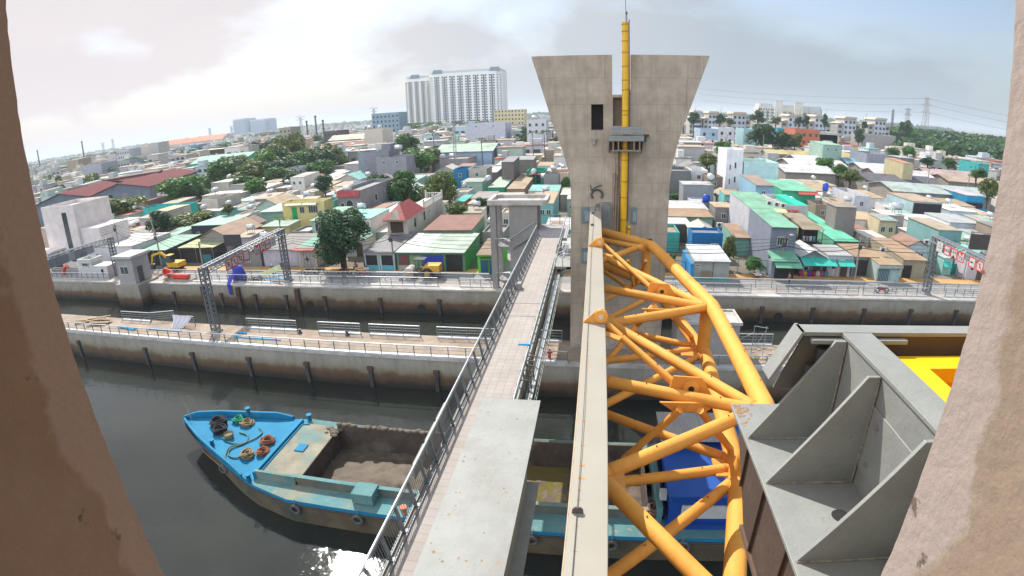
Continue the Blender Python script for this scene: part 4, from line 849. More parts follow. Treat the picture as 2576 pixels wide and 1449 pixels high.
 (-78.5, -54.9, 420.0, 438.0, 21.4, (215, 200, 160), (205, 190, 150), 'parapet', 'grid', 'cream nine storey apartment block right of the white high-rises'),
 (99.3, 110.5, 240.0, 254.0, 11.5, (195, 190, 180), (190, 185, 180), 'parapet', 'none', 'stepped cream gabled block in the right distance'),
 (75.1, 82.0, 175.0, 187.0, 10.3, (150, 180, 165), (165, 205, 180), 'corr', 'win2', 'mint house with two white framed windows in the right distance'),
 (44.2, 51.7, 230.0, 244.0, 12.2, (165, 185, 205), (90, 85, 105), 'parapet', 'row', 'pale blue terrace house left of the white one with a row of windows'),
 (51.8, 58.8, 230.0, 244.0, 12.8, (215, 215, 220), (120, 115, 125), 'parapet', 'row', 'white terrace house with a row of windows right of pale blue one'),
 (64.2, 70.0, 235.0, 249.0, 12.6, (160, 195, 200), (150, 150, 150), 'parapet', 'win1', 'pale cyan block left of the big dark green tree'),
 (84.5, 90.8, 250.0, 264.0, 12.9, (60, 150, 170), (120, 130, 140), 'parapet', 'row', 'teal blue block behind the big dark green tree'),
 (87.4, 98.8, 235.0, 249.0, 13.4, (190, 110, 80), (140, 40, 50), 'parapet', 'row', 'terracotta and maroon block right of the big dark green tree'),
 (99.5, 109.7, 240.0, 254.0, 12.6, (190, 192, 190), (180, 185, 180), 'parapet', 'none', 'pale grey block right of the terracotta block'),
 (132.6, 150.4, 260.0, 274.0, 12.5, (165, 160, 158), (150, 150, 150), 'parapet', 'none', 'long dull grey block in the right distance'),
 (148.5, 159.3, 255.0, 267.0, 9.2, (140, 132, 125), (130, 125, 120), 'parapet', 'none', 'blank grey brown wall block before the dark forest'),
 (85.9, 93.3, 165.0, 177.0, 8.9, (140, 145, 158), (150, 150, 160), 'parapet', 'win1', 'blue grey house with curved balcony in the right distance'),
 (78.3, 81.3, 130.0, 140.0, 9.2, (190, 180, 140), (200, 150, 120), 'corr', 'none', 'cream walled house with orange tan roof in the right distance'),
 (124.0, 128.5, 160.0, 170.0, 8.8, (60, 170, 170), (90, 170, 170), 'parapet', 'win1', 'small bright teal house near the right edge in the distance'),
 (-290.5, -264.2, 240.0, 252.0, 10.6, (150, 160, 160), (90, 90, 90), 'parapet', 'row', 'grey terrace of shops with flat roofs in the left distance'),
 (-270.5, -253.6, 210.0, 222.0, 12.2, (165, 165, 175), (160, 150, 150), 'parapet', 'win2', 'lavender grey house behind the maroon roofed factory'),
 (-320.9, -303.8, 350.0, 364.0, 12.7, (120, 145, 175), (110, 130, 150), 'parapet', 'row', 'steel blue block below the long orange roof'),
 (-218.4, -206.0, 260.0, 270.0, 10.8, (215, 210, 200), (190, 190, 185), 'parapet', 'dark', 'white cubic house with dark openings behind the mint warehouse'),
 (-341.8, -328.7, 300.0, 312.0, 16.8, (190, 190, 195), (170, 170, 170), 'parapet', 'row', 'pale grey tall house in the left distance'),
 (-337.7, -328.6, 320.0, 332.0, 16.8, (200, 190, 180), (190, 90, 60), 'corr', 'none', 'house with bright orange roof in the left distance'),
 (-328.7, -318.1, 320.0, 332.0, 18.3, (190, 185, 180), (50, 120, 100), 'corr', 'none', 'tall house with dark green roof in the left distance'),
 (-350.4, -337.6, 260.0, 272.0, 15.2, (165, 150, 130), (170, 155, 130), 'corr', 'none', 'house with tan roof in the far left distance'),
 (-194.0, -185.5, 300.0, 312.0, 18.7, (165, 160, 140), (110, 120, 110), 'parapet', 'row', 'tall thin olive grey house before the smoke stacks'),
 (-162.7, -151.9, 300.0, 314.0, 14.0, (90, 85, 90), (110, 60, 60), 'parapet', 'row', 'dark brick coloured house below the smoke stacks'),
 (-31.6, -22.6, 250.0, 264.0, 15.4, (205, 205, 210), (190, 190, 190), 'parapet', 'row', 'white house with roof tanks left of the concrete tower'),
 (-20.9, -18.1, 118.0, 128.0, 8.1, (120, 110, 105), (150, 150, 155), 'corr', 'none', 'brown walled house with grey sloping roof in the middle lane'),
 (-22.9, -15.6, 135.0, 143.0, 7.0, (125, 118, 112), (165, 165, 170), 'corr', 'none', 'dull brown house with pale corrugated roof left of the gable pair'),
 (-59.4, -50.5, 138.0, 146.0, 8.6, (150, 150, 158), (150, 150, 150), 'parapet', 'win2', 'lower annexe of the slate grey windowless block')]
# ------------------------------------------------------------------ houses
_rnd = random.Random(21)
def wall_m(c): 
    l = tuple(x*0.88 for x in lin(*c)); return M('wall_%d_%d_%d' % c, l, 0.9, 0.14, 0.7, 0.12, 'streak' , dark=tuple(x*.62 for x in l))
def roof_m(c, corr):
    l = tuple(x*0.78 for x in lin(*c)); return M(('sheet_%d_%d_%d' if corr else 'slab_%d_%d_%d') % c, l, 0.75, 0.2, 0.5, 0.1, 'corr blotch' if corr else 'blotch streak', dark=(l[0]*.62, l[1]*.55, l[2]*.48))
wframe = M('window_frame_white', (0.62,0.62,0.60), 0.6, 0.1, 2, 0)
blueM = M('blue_door', (0.02,0.06,0.42), 0.5, 0.15, 2, 0.05); tealM = M('teal_awning', (0.04,0.50,0.40), 0.6, 0.1, 1, 0.05, 'corr', dark=(0.03,0.35,0.3))
greenM = M('green_awning', (0.16,0.42,0.28), 0.6, 0.15, 1, 0.05, 'corr', dark=(0.1,0.3,0.2)); redawM = M('red_awning', (0.62,0.10,0.07), 0.7, 0.12, 2, 0.05)
def win(p, x, z, w, h, y, frame=wframe, bars=1, nm='window'):
    f = MB().plate([[(x,z),(x+w,z),(x+w,z+h),(x,z+h)],[(x+.07,z+.07),(x+w-.07,z+.07),(x+w-.07,z+h-.07),(x+.07,z+h-.07)]],'y',y-.06,y-.003)
    for k in range(1, bars+1): f.box(x+w*k/(bars+1)-.025, x+w*k/(bars+1)+.025, y-.05, y-.02, z+.07, z+h-.07)
    f = f.build(nm, frame, p, recalc=False)
    MB().box(x+.07,x+w-.07,y-.018,y-.004,z+.07,z+h-.07).build('pane', glass, f, recalc=False); return f
def sidewin(p, x, side, y, z, w, h):      # in a wall facing +-x
    a, b = (x+.003, x+.06) if side > 0 else (x-.06, x-.003)
    f = MB().plate([[(y,z),(y+w,z),(y+w,z+h),(y,z+h)],[(y+.07,z+.07),(y+w-.07,z+.07),(y+w-.07,z+h-.07),(y+.07,z+h-.07)]],'x',a,b).build('window', wframe, p, recalc=False)
    MB().box(*((x+.004,x+.02) if side > 0 else (x-.02,x-.004)),y+.07,y+w-.07,z+.07,z+h-.07).build('pane', glass, f, recalc=False)
def door(p, x, w, h, y, mat=dark, nm='door', z0=0.0): return MB().box(x,x+w,y-.05,y-.004,z0,z0+h).build(nm, mat, p, recalc=False)
def awn(p, x0, x1, y, z, d, mat, drop=.35): return MB().prism([(y-.01,z),(y-.01,z+.05),(y-d,z-drop+.05),(y-d,z-drop)],'x',x0,x1).build('awning', mat, p)
FOOT = []
def house(u0,u1,v0,v1,z,wc,rc,ty,front,label,group='houses of the riverside town', windows=True):
    if u1 < u0: u0, u1 = u1, u0
    w = u1-u0; d = v1-v0
    t = thing('house', label, 'house', ((u0+u1)/2, v0, 0), group)
    FOOT.append((u0,u1,v0,v1))
    wm, rm = wall_m(wc), roof_m(rc, ty in ('corr','gablev','gableu'))
    oh = .5 if (ty == 'corr' and v0 < 100) else .12
    yf = v0 + (oh if ty == 'corr' else 0)
    if front == 'modern': FOOT.append((u0-3,u1+6,v0-4,v1))
    if ty == 'corr':
        s = min(.5, .04*d)
        MB().prism([(yf,0),(v1,0),(v1,z+s-.05),(yf,z-.05)],'x',u0+.05,u1-.05).build('wall', wm, t)
        MB().prism([(v0,z-.02),(v1+.1,z+s+.0),(v1+.1,z+s+.05),(v0,z+.04)],'x',u0,u1).build('roof', rm, t)
    elif ty == 'flat':
        MB().box(u0,u1,v0,v1,0,z-.12).build('wall', wm, t)
        MB().box(u0-.1,u1+.1,v0-.1,v1+.1,z-.118,z).build('roof', rm, t)
    elif ty == 'parapet':
        k = .15; h = .7 if z > 4 else .35
        MB().box(u0,u1,v0,v1,0,z-h).plate([[(u0,v0),(u1,v0),(u1,v1),(u0,v1)],[(u0+k,v0+k),(u1-k,v0+k),(u1-k,v1-k),(u0+k,v1-k)]],'z',z-h,z).build('wall', wm, t)
        MB().box(u0+k+.005,u1-k-.005,v0+k+.005,v1-k-.005,z-h-.05,z-h+.03).build('roof', rm, t)
    elif ty == 'gablev':
        m = (u0+u1)/2; rh = min(1.6, w*.24)
        MB().prism([(u0,0),(u1,0),(u1,z),(m,z+rh),(u0,z)],'y',v0,v1).build('wall', wm, t)
        MB().prism([(u0-.25,z-.1),(m,z+rh+.02),(u1+.25,z-.1),(u1+.25,z),(m,z+rh+.12),(u0-.25,z)],'y',v0-.3,v1+.2).build('roof', rm, t)
    elif ty == 'villa':
        MB().box(u0,u1,v0+.8,v1,0,z).build('wall', wm, t)
        MB().box(u0-.25,u1+.1,v0-.1,v0+3.2,z-.25,z-.02).build('eave', M('eave_cream',(0.55,0.38,0.28)), t)
        tm = M('red_tiles', (0.36,0.05,0.05), 0.6, 0.2, 2, 0.3, 'corr', dark=(0.35,0.06,0.05))
        m = (u0+u1)/2; a, b = v0, v0+8.5
        MB().add([(u0-.35,a-.4,z),(u1+.25,a-.4,z),(u1+.25,b,z),(u0-.35,b,z),(m,a+2.4,z+1.9),(m,b-2.0,z+1.9)], [(0,1,4),(1,2,5,4),(2,3,5),(3,0,4,5),(0,3,2,1)]).build('roof', tm, t)
        MB().prism([(m-.9,z+.05),(m+.9,z+.05),(m,z+1.35)],'y',a-.45,a+1.2).build('dormer', M('cream_gable',(0.62,0.50,0.42)), t)
        bal = MB()
        for (xa,ya,xb,yb) in ((u1-.05,b+.3,u1-.05,v1-.1),(u0+.1,v1-.1,u1-.05,v1-.1)):
            n_ = int(math.hypot(xb-xa,yb-ya)/.35); bal.bar((xa,ya,z+.85),(xb,yb,z+.85),.12)
            for i in range(n_+1): q = i/n_; bal.bar((xa+(xb-xa)*q,ya+(yb-ya)*q,z),(xa+(xb-xa)*q,ya+(yb-ya)*q,z+.85),.08)
        bal.build('balustrade', white, t)
        for (xa,ya) in ((u1-.05,b+.3),(u1-.05,(b+v1)/2),(u1-.05,v1-.1),(u0+.1,v1-.1)): MB().box(xa-.12,xa+.12,ya-.12,ya+.12,z,z+1.05).ball((xa,ya,z+1.2),.17,8).build('balustrade_pier', white, t)
    y = yf; f = front
    if f == 'cyanlow':
        MB().box(u0+.1,u1-.1,y-.05,y-.003,.05,.75).build('dado', M('sky_blue_dado',(0.10,0.40,0.50)), t)
        for a in (.06,.56): MB().box(u0+w*a,u0+w*(a+.36),y-.04,y-.003,.8,2.1).build('shop_opening', dark, t)
        for a in (.03,.45,.53,.95): MB().box(u0+w*a,u0+w*a+.14,y-.1,y-.06,0,2.3).build('post', M('pale_post',(0.45,0.55,0.58)), t)
    elif f == 'shops':
        MB().box(u0+.3,u0+1.7,y-.05,y-.003,.9,2.2).build('slatted_shutter', M('maroon_slats',(0.16,0.06,0.05)), t)
        MB().box(u0+.2,u0+1.75,y-.05,y-.003,.0,.85).build('base_wall', conc2, t)
        MB().box(u0+1.8,u0+3.3,y-.05,y-.003,.0,2.1).build('green_panel', M('moss_panel',(0.17,0.30,0.15)), t)
        for k in range(2): MB().box(u0+3.5+k*1.35,u0+4.8+k*1.35,y-.06,y-.003,.0,2.2).build('blue_door', blueM, t)
        MB().box(u0+6.5,u0+8.6,y-.05,y-.003,.0,2.25).build('dark_doorway', dark, t)
        r2 = MB().prism([(v0-.03,z+.045),(v1+.1,z+.405),(v1+.1,z+.42),(v0-.03,z+.06)],'x',u0+.05,u0+w*.41); r2.build('white_sheets', roof_m((225,225,232), True), t)
    elif f == 'greenshop':
        MB().box(u0+.4,u0+1.35,y-.06,y-.003,0,1.8).build('door', M('navy_door',(0.02,0.08,0.14)), t); MB().box(u0+1.45,u0+2.4,y-.06,y-.003,0,1.8).build('door', M('navy_door',(0.02,0.08,0.14)), t)
        MB().box(u0+.3,u1-.1,y-.07,y-.01,1.95,2.15).build('vent_band', dark2, t)
    elif f == 'grille':
        MB().box(u0+.5,u0+2.4,v0+.74,v0+.8,3.2,4.9).build('gate_grille', M('dark_wood',(0.07,0.045,0.03)), t)
        for k in range(9): MB().box(u0+.6+k*.21,u0+.66+k*.21,v0+.68,v0+.74,3.2,4.8).build('grille_bar', M('wood_bar',(0.16,0.11,0.08)), t)
        sidewin(t, u1, 1, v0+3.5, 3.2, 1.2, 1.5); sidewin(t, u1, 1, v0+8, 3.3, 1.0, 1.5); sidewin(t, u1, 1, v0+11, 4.0, .5, .5)
    elif f == 'arches':
        for a, ww, hh in ((.12,.14,1.2),(.36,.28,1.7),(.74,.14,1.2)):
            c = u0+w*(a+ww/2); r_ = w*ww/2; pts = [(c-r_,3.6),(c+r_,3.6)]+[(c+r_*math.cos(i*math.pi/10), 3.6+hh-r_+r_*math.sin(i*math.pi/10)) for i in range(11)]
            MB().prism(pts,'y',y-.06,y-.004).build('arched_window', glass, t)
            pts2 = [(c-r_-.09,3.5),(c+r_+.09,3.5)]+[(c+(r_+.09)*math.cos(i*math.pi/10), 3.6+hh-r_+(r_+.09)*math.sin(i*math.pi/10)) for i in range(11)]
            MB().plate([pts2,pts],'y',y-.1,y-.005).build('arch_trim', white, t)
        MB().prism([(y-.02,z),(y-.02,z+.02),(y-.75,z-1.0),(y-.75,z-1.05)],'x',u0+.1,u1-.1).build('tiled_awning', M('pink_tiles',(0.42,0.06,0.06),0.7,0.2,2,0.3,'corr',dark=(.3,.05,.05)), t)
        for (yy,zz,ww,hh) in ((6,4,1.1,1.3),(11,5,.6,.6),(3,3,.7,.6)): sidewin(t, u1, 1, v0+yy, zz, ww, hh)
    elif f == 'yellow':
        d_ = MB().box(u0+1.9,u0+2.9,y-.06,y-.003,2.9,5.0).build('balcony_door', M('green_door',(0.01,0.32,0.10)), t)
        win(t, u0+3.5, 3.9, 1.0, 1.2, y); win(t, u0+5.3, 3.9, 1.9, 1.3, y, bars=3)
        a_ = M('cream_awning',(0.66,0.60,0.42)); awn(t,u0+.9,u0+4.2,y,5.75,.8,a_,.3); awn(t,u0+4.4,u0+7.2,y,5.75,.8,a_,.3)
        m = MB(); 
        for k in range(9): m.bar((u0+1.6+k*.19,y-.5,2.9),(u0+1.6+k*.19,y-.5,3.6),.025)
        m.bar((u0+1.6,y-.5,3.6),(u0+3.15,y-.5,3.6),.04); m.box(u0+1.5,u0+3.2,y-.55,y-.002,2.8,2.9); m.build('balcony', M('green_rail',(0.01,0.32,0.10)), t)
    elif f == 'open':
        MB().box(u0+.15,u1-.15,y-.04,y-.003,.1,z-.35).build('opening', dark, t)
        for k in range(3): MB().bar((u0+.3+k*(w-.6)/2,v0+.05,0),(u0+.3+k*(w-.6)/2,v0+.05,z),.09).build('post', rail_m, t)
        MB().box(u0+w*.62,u0+w*.85,y-.07,y-.045,.1,1.3).build('glazed_panel', M('blue_teal_board',(0.04,0.22,0.26)), t)
    elif f == 'stargate':
        MB().box(u0+.35,u1-.35,y-.06,y-.003,0,2.2).build('gate', M('grey_gate',(0.36,0.34,0.33)), t)
        for k in (.33,.5,.67): MB().box(u0+w*k-.02,u0+w*k+.02,y-.08,y-.06,0,2.2).build('gate_bar', dark2, t)
        c = (u0+u1)/2; MB().prism([(c+(.42 if i%2==0 else .15)*math.cos(i*math.pi/4+math.pi/2), 1.15+(.55 if i%2==0 else .17)*math.sin(i*math.pi/4+math.pi/2)) for i in range(8)],'y',y-.1,y-.081).build('star', dark, t)
        MB().prism([(v0-.6,z-.25),(v0+.5,z),(v0+.5,z+.1),(v0-.6,z-.15)],'x',u0-.3,u1+.2).build('tiled_canopy', M('pink_tiles',(0.42,0.06,0.06)), t)
    elif f == 'bigwin': win(t, u0+.6, z-1.9, w-1.2, 1.4, y, bars=2); awn(t,u0,u1,y,z-2.1,.7,wm,.05)
    elif f == 'modern':
        MB().box(u0+w*.62,u0+w*.76,y-.05,y-.003,1.2,z-1.2).build('tall_window', glass, t)
        MB().box(u0-2.5,u0+w*.5,y-3.2,y-.01,3.4,3.7).build('canopy', wm, t); MB().box(u0-2,u0+w*.3,y-.05,y-.003,.2,3.2).build('glazed_front', glass, t)
        MB().box(u0+w*.35,u0+w*.38,y-3.1,y-2.9,0,3.4).build('column', wm, t); MB().box(u1+.01,u1+5,v0+.5,v1-1,0,z*.62).build('side_wing', wm, t)
    elif f == 'small':
        for (a,b) in ((.55,.35),(.8,.6)): win(t, u0+w*a, z*b, .8, .9, y, bars=0)
        MB().box(u0+w*.70,u1-.1,v0+2,v1-.5,z-.69,z+1.9).build('roof_block', wm, t)
        MB().box(u0+.3,u0+.5,v0+.4,v0+.6,z-.7,z+1.4).box(u0+w*.62,u0+w*.65,v0+.4,v0+.6,z-.7,z+1.4).box(u0+.3,u0+w*.65,v0+.4,v0+.6,z+1.3,z+1.5).build('roof_frame', white, t)
        sidewin(t, u1, 1, v0+2, z*.55, 1, 1.2)
    elif f == 'acwin':
        win(t, u0+w*.62, z*.45, 1.0, .6, y, bars=1)
        if w < 5 and v0 < 75: MB().box(u0-.05,u1+.05,v0-.9,v0-.02,1.2,1.28).build('lower_canopy', M('royal_awning',(0.02,0.17,0.42)), t)
    elif f == 'pallet':
        p_ = MB()
        for k in range(6): p_.box(u0+.9,u0+2.2,y-.12,y-.06,.25+.17*k,.33+.17*k)
        p_.build('pallet_stack', wood, t); MB().box(u0+.05,u1-.05,y-.03,y-.003,0,.4).build('dado', M('teal_dado',(0.05,0.40,0.30)), t)
        MB().box(u0+2.3,u0+2.36,y-.03,y-.002,0,z-.1).build('wall_seam', dark2, t); win(t, u0+.15, 1.6, .75, .35, y, bars=3)
        MB().box(u0-.35,u0-.02,y-.3,v1,0,z-.4).build('side_lean_to', M('bright_blue_board',(0.02,0.22,0.48)), t)
    elif f == 'sashwin':
        win(t, u0+w*.27, z*.62, w*.42, 1.05, y, bars=3)
        MB().prism([(v0-1.9,2.35),(y-.01,3.0),(y-.01,3.06),(v0-1.9,2.42)],'x',u0-.2,u1-.1).build('middle_awning', greenM, t)
        MB().prism([(v0-2.6,1.75),(v0-1.6,2.2),(v0-1.6,2.26),(v0-2.6,1.82)],'x',u0+.1,u1+.1).build('lower_awning', greenM, t)
        MB().box(u0+.4,u1-.5,v0-1.3,v0-1.2,0,1.75).build('shop_opening', dark, t); MB().box(u0-.1,u0+.35,v0-1.35,v0-.01,0,2.2).build('side_pillar', wm, t)
        MB().box(u0+.1,u1,v0-1.65,v0-1.6,2.22,2.55).build('fascia', wm, t)
    elif f == 'dark':
        awn(t,u0-.1,u1+.5,v0+.1,z+.03,1.3,M('lemon_awning',(0.66,0.66,0.30),0.7,0.1,1,0,'corr',dark=(.5,.5,.2)),.25)
        MB().box(u0+.2,u1-.3,y-.04,y-.003,z-2.6,z-.4).build('dark_void', dark, t)
    elif f == 'redawn':
        MB().box(u1-1.9,u1+.02,y+.01,v1-.5,.5,z+.02).build('turquoise_wing', wall_m((20,195,165)), t)
        for k in range(2): win(t, u0+.4+k*1.3, z-1.9, .7, 1.0, y, bars=1); awn(t,u0+.25+k*1.3,u0+1.3+k*1.3,y,z-.75,.4,redawM,.2)
    elif f == 'terrace':
        m = MB()
        for k in range(12): m.bar((u0+.1+k*(w-.2)/11,v0-.9,1.9),(u0+.1+k*(w-.2)/11,v0-.9,2.9),.035)
        for zz in (2.2,2.5,2.9): m.bar((u0+.1,v0-.9,zz),(u1-.1,v0-.9,zz),.04)
        m.build('terrace_rail', dark2, t); MB().box(u0,u1,v0-1.0,v0+.48,1.7,1.9).build('terrace_slab', conc2, t)
        MB().box(u0+.1,u1-.1,y-.05,y-.003,2.0,z-.4).build('terrace_opening', dark, t); MB().prism([(v0-1.4,z-.2),(v0+.02,z),(v0+.02,z+.05),(v0-1.4,z-.15)],'x',u0-.1,u1+.2).build('canopy', rm, t)
        for x in (u0+.1,u1-.1): MB().bar((x,v0-1.2,1.9),(x,v0-1.2,z-.2),.08).build('post', dark2, t)
        m = MB(); 
        for k, c in enumerate(((.5,.4,.35),(.3,.3,.32),(.55,.55,.6),(.1,.3,.25))): MB().box(u0+.3+k*.5,u0+.65+k*.5,v0-.7,v0-.66,2.7,3.4).build('hung_cloth', M('cloth_%d'%k,c), t)
    elif f == 'shutters':
        MB().box(u0+.3,u0+w*.68,y-.06,y-.003,0,2.0).build('double_shutter', M('brown_shutter',(0.045,0.035,0.035)), t); MB().box(u0+w*.34,u0+w*.36,y-.08,y-.06,0,2).build('shutter_post', dark2, t)
    elif f == 'greygate':
        MB().box(u0+.3,u0+1.7,y-.06,y-.003,0,1.6).build('gate', M('slate_gate',(0.05,0.12,0.15)), t)
        for k in range(6): MB().box(u0+.4+k*.22,u0+.45+k*.22,y-.08,y-.06,.1,1.5).build('gate_bar', M('pale_bar',(0.3,0.4,0.42)), t)
        MB().tube([(u0,v0+.25,z-.3),(u1,v0+.25,z-.3)],.28,12).build('rounded_awning', M('grey_green_awning',(0.32,0.38,0.36)), t); MB().box(u0+2,u1-.1,y-.05,y-.003,0,1.6).build('pale_panel', M('mint_panel',(0.33,0.48,0.46)), t)
    elif f == 'doorway': MB().box(u0+w*.05,u0+w*.42,y-.05,y-.003,0,1.7).build('doorway', dark, t)
    elif f == 'porch':
        MB().box(u0,u1,y-.06,y-.003,z-1.3,z-.12).build('fascia', M('vivid_blue',(0.01,0.27,0.48)), t)
        MB().box(u0+.2,u1-.2,y-.05,y-.003,1,z-1.6).build('opening', dark, t); MB().box(u0-.1,u1+.6,y-1.6,y-.07,2.5,2.65).build('porch_roof', M('vivid_blue',(0.01,0.27,0.48)), t)
        for x in (u0,u1+.4): MB().bar((x,y-1.5,0),(x,y-1.5,2.5),.25).build('porch_post', M('vivid_blue',(0.01,0.27,0.48)), t)
    elif f == 'tealgate':
        MB().box(u1-.2,u1+2.6,v0+.4,v0+.46,0,1.5).build('gate', M('teal_gate',(0.0,0.22,0.20)), t); MB().prism([(v0-.9,1.3),(v0-.02,1.8),(v0-.02,1.84),(v0-.9,1.34)],'x',u0-.3,u1-.5).build('awning', tealM, t)
    elif f == 'slits':
        for k in range(3): win(t, u0+w*.5, 1.6+3*k, .45, 1.3, y, bars=0); win(t, u0+w*.2, 1.2+3*k, .35, 1.2, y, bars=0)
    elif f == 'redlong': awn(t,u0+w*.45,u1+.1,y-.4,z-.05,.7,redawM,.5); win(t,u0+.9,z-2,.5,.4,y,bars=0)
    elif f == 'balcony':
        MB().box(u0+.6,u1-.4,y-.9,y-.003,2.6,2.75).build('balcony_slab', wm, t); door(t,u0+.9,.9,2.0,y,glass,'balcony_door',2.75); door(t,u0+2.3,.9,2.0,y,glass,'balcony_door',2.75); awn(t,u0+.7,u1-.5,y,z-.5,.8,redawM,.25)
    elif f == 'dark': door(t,u0+.5,w*.4,2.2,y)
    elif f in ('grid','row'):
        nz = max(1, int(z/3.0)) if f == 'grid' else 2; nx = max(2, int(w/2.6)); o_ = max(.0, z-nz*3.1-.8)
        for i in range(nx):
            for k in range(nz):
                x = u0+(i+.5)*w/nx; MB().box(x-.55,x+.55,y-.04,y-.003,o_+k*3.1+.9,o_+k*3.1+2.2).build('window', glass, t, recalc=False)
    elif f.startswith('win'):
        n = int(f[3]); 
        for k in range(n): win(t, u0+w*(k+.6)/(n+.3)-.4, z-1.9, .8, .9, y)
    elif f == 'plain' and windows: win(t, u0+w*.15, z-1.8, .7, .6, y, bars=0); door(t, u0+w*.55, 1.0, 2.0, y, M('wood_door',(0.10,0.07,0.05)))
    if f == 'dark' and v0 > 200: door(t,u0+.8,w*.3,2.2,y,dark,'opening',z-3.2); door(t,u0+w*.5,w*.4,2.4,y,dark,'opening',z-3.2)
    return t
for h in HOUSES: house(*h)
# ------------------------------------------------------------------ maroon roofed factory, mint warehouse and other long roofs
def rotp(o, ang, pts): c, s = math.cos(ang), math.sin(ang); return [(o[0]+x*c-y*s, o[1]+x*s+y*c, z) for x, y, z in pts]
t = thing('factory', 'big grey walled factory with maroon double gabled roof behind the left trees', 'factory', (-142, 112, 0))
fo, fa = (-160, 103), R(44)
def rotp(o, ang, pts): return [(o[0]+x*.70-y*.37, o[1]+x*.72+y*.93, z) for x, y, z in pts]      # the plan is a skewed block
fw = wall_m((135,145,160)); fr_ = M('maroon_sheets', (0.15,0.018,0.025), 0.8, 0.15, 0.4, 0.1, 'corr', dark=(0.11,0.02,0.025), spec=0.15)
for k in range(2):
    a = k*18; p = rotp(fo, fa, [(a,0,0),(a+18,0,0),(a+18,0,5.6),(a+9,0,8.0),(a,0,5.6),(a,46,0),(a+18,46,0),(a+18,46,5.6),(a+9,46,8.0),(a,46,5.6)])
    MB().add(p, [(0,1,2,3,4),(9,8,7,6,5),(0,5,6,1),(1,6,7,2),(0,4,9,5)]).build('wall', fw, t)
    p = rotp(fo, fa, [(a-.4,-.8,5.55),(a+9,-.8,8.1),(a+18.4,-.8,5.55),(a-.4,47,5.55),(a+9,47,8.1),(a+18.4,47,5.55),(a-.4,-.8,5.7),(a+9,-.8,8.25),(a+18.4,-.8,5.7),(a-.4,47,5.7),(a+9,47,8.25),(a+18.4,47,5.7)])
    MB().add(p, [(6,7,10,9),(7,8,11,10),(0,3,4,1),(1,4,5,2),(0,1,7,6),(1,2,8,7),(3,9,10,4),(4,10,11,5),(0,6,9,3),(2,5,11,8)]).build('roof', fr_, t)
    for q in (3.2,5.2,10.5,12.5) if k == 0 else (5,9.5):
        pp = rotp(fo, fa, [(a+q,-.08,2.6),(a+q+1.5,-.08,2.6),(a+q+1.5,-.08,5.0),(a+q,-.08,5.0)]); MB().add(pp,[(0,1,2,3)]).build('window', glass if q not in (5.2,9.5) else M('louvre',(0.35,0.3,0.28)), t)
for q in range(4):
    pp = rotp(fo, fa, [(36.08,5+q*2.2,3.2),(36.08,6.7+q*2.2,3.2),(36.08,6.7+q*2.2,4.4),(36.08,5+q*2.2,4.4)]); MB().add(pp,[(0,1,2,3)]).build('window', glass, t)
p = rotp(fo, fa, [(8,30,8.6),(28,30,8.6),(28,33,8.9),(8,33,8.9)]); MB().add(p+[(x,y,z-.9) for x,y,z in p],[(0,1,2,3),(0,4,5,1),(1,5,6,2),(2,6,7,3),(3,7,4,0)]).build('ridge_vent', M('brown_vent',(0.14,0.07,0.06)), t)
FOOT.append((-182,-128,98,172))
def longroof(name, label, cat, u0,u1,v0,v1,z,zr,wc,rm_,group=None):
    t = thing(name, label, cat, ((u0+u1)/2, v0, 0), group); m = (v0+v1)/2
    MB().prism([(v0,0),(v1,0),(v1,z),(m,zr),(v0,z)],'x',u0,u1).build('wall', wall_m(wc), t)
    MB().prism([(v0-.6,z-.1),(m,zr+.05),(v1+.6,z-.1),(v1+.6,z+.05),(m,zr+.2),(v0-.6,z+.05)],'x',u0-.5,u1+.5).build('roof', rm_, t)
    FOOT.append((u0,u1,v0,v1)); return t
mint = roof_m((165,215,195), True)
longroof('warehouse','long mint green warehouse roof behind the maroon factory','warehouse',-176,-146,196,212,7.2,9.6,(90,175,160),mint)
longroof('warehouse','lower aqua roofed annexe to the right of the mint warehouse','warehouse',-152,-137,184,194,5.2,6.6,(90,190,180),roof_m((150,225,220), True))
longroof('school','long orange roofed building near the left horizon','school',-587,-479,600,625,12.5,18.5,(205,200,200),M('orange_tiles',(0.62,0.16,0.07),0.7,0.2,0.1,0.1))
longroof('warehouse','long low brick red roof behind the central grove','warehouse',-153,-120,260,276,4.8,7.8,(120,80,60),M('brick_red_sheets',(0.24,0.08,0.05),0.8,0.3,0.2,0.1))
longroof('warehouse','long cream roofed warehouse behind the central grove','warehouse',-154,-128,290,304,8.6,11.2,(120,150,165),roof_m((215,205,180), True))
longroof('warehouse','long pale green roof with a blue gable left of the coconut palm','warehouse',-52,-33,170,190,7.0,8.8,(165,190,215),roof_m((175,200,180), True))
gW = 'big white market roofs on the right'
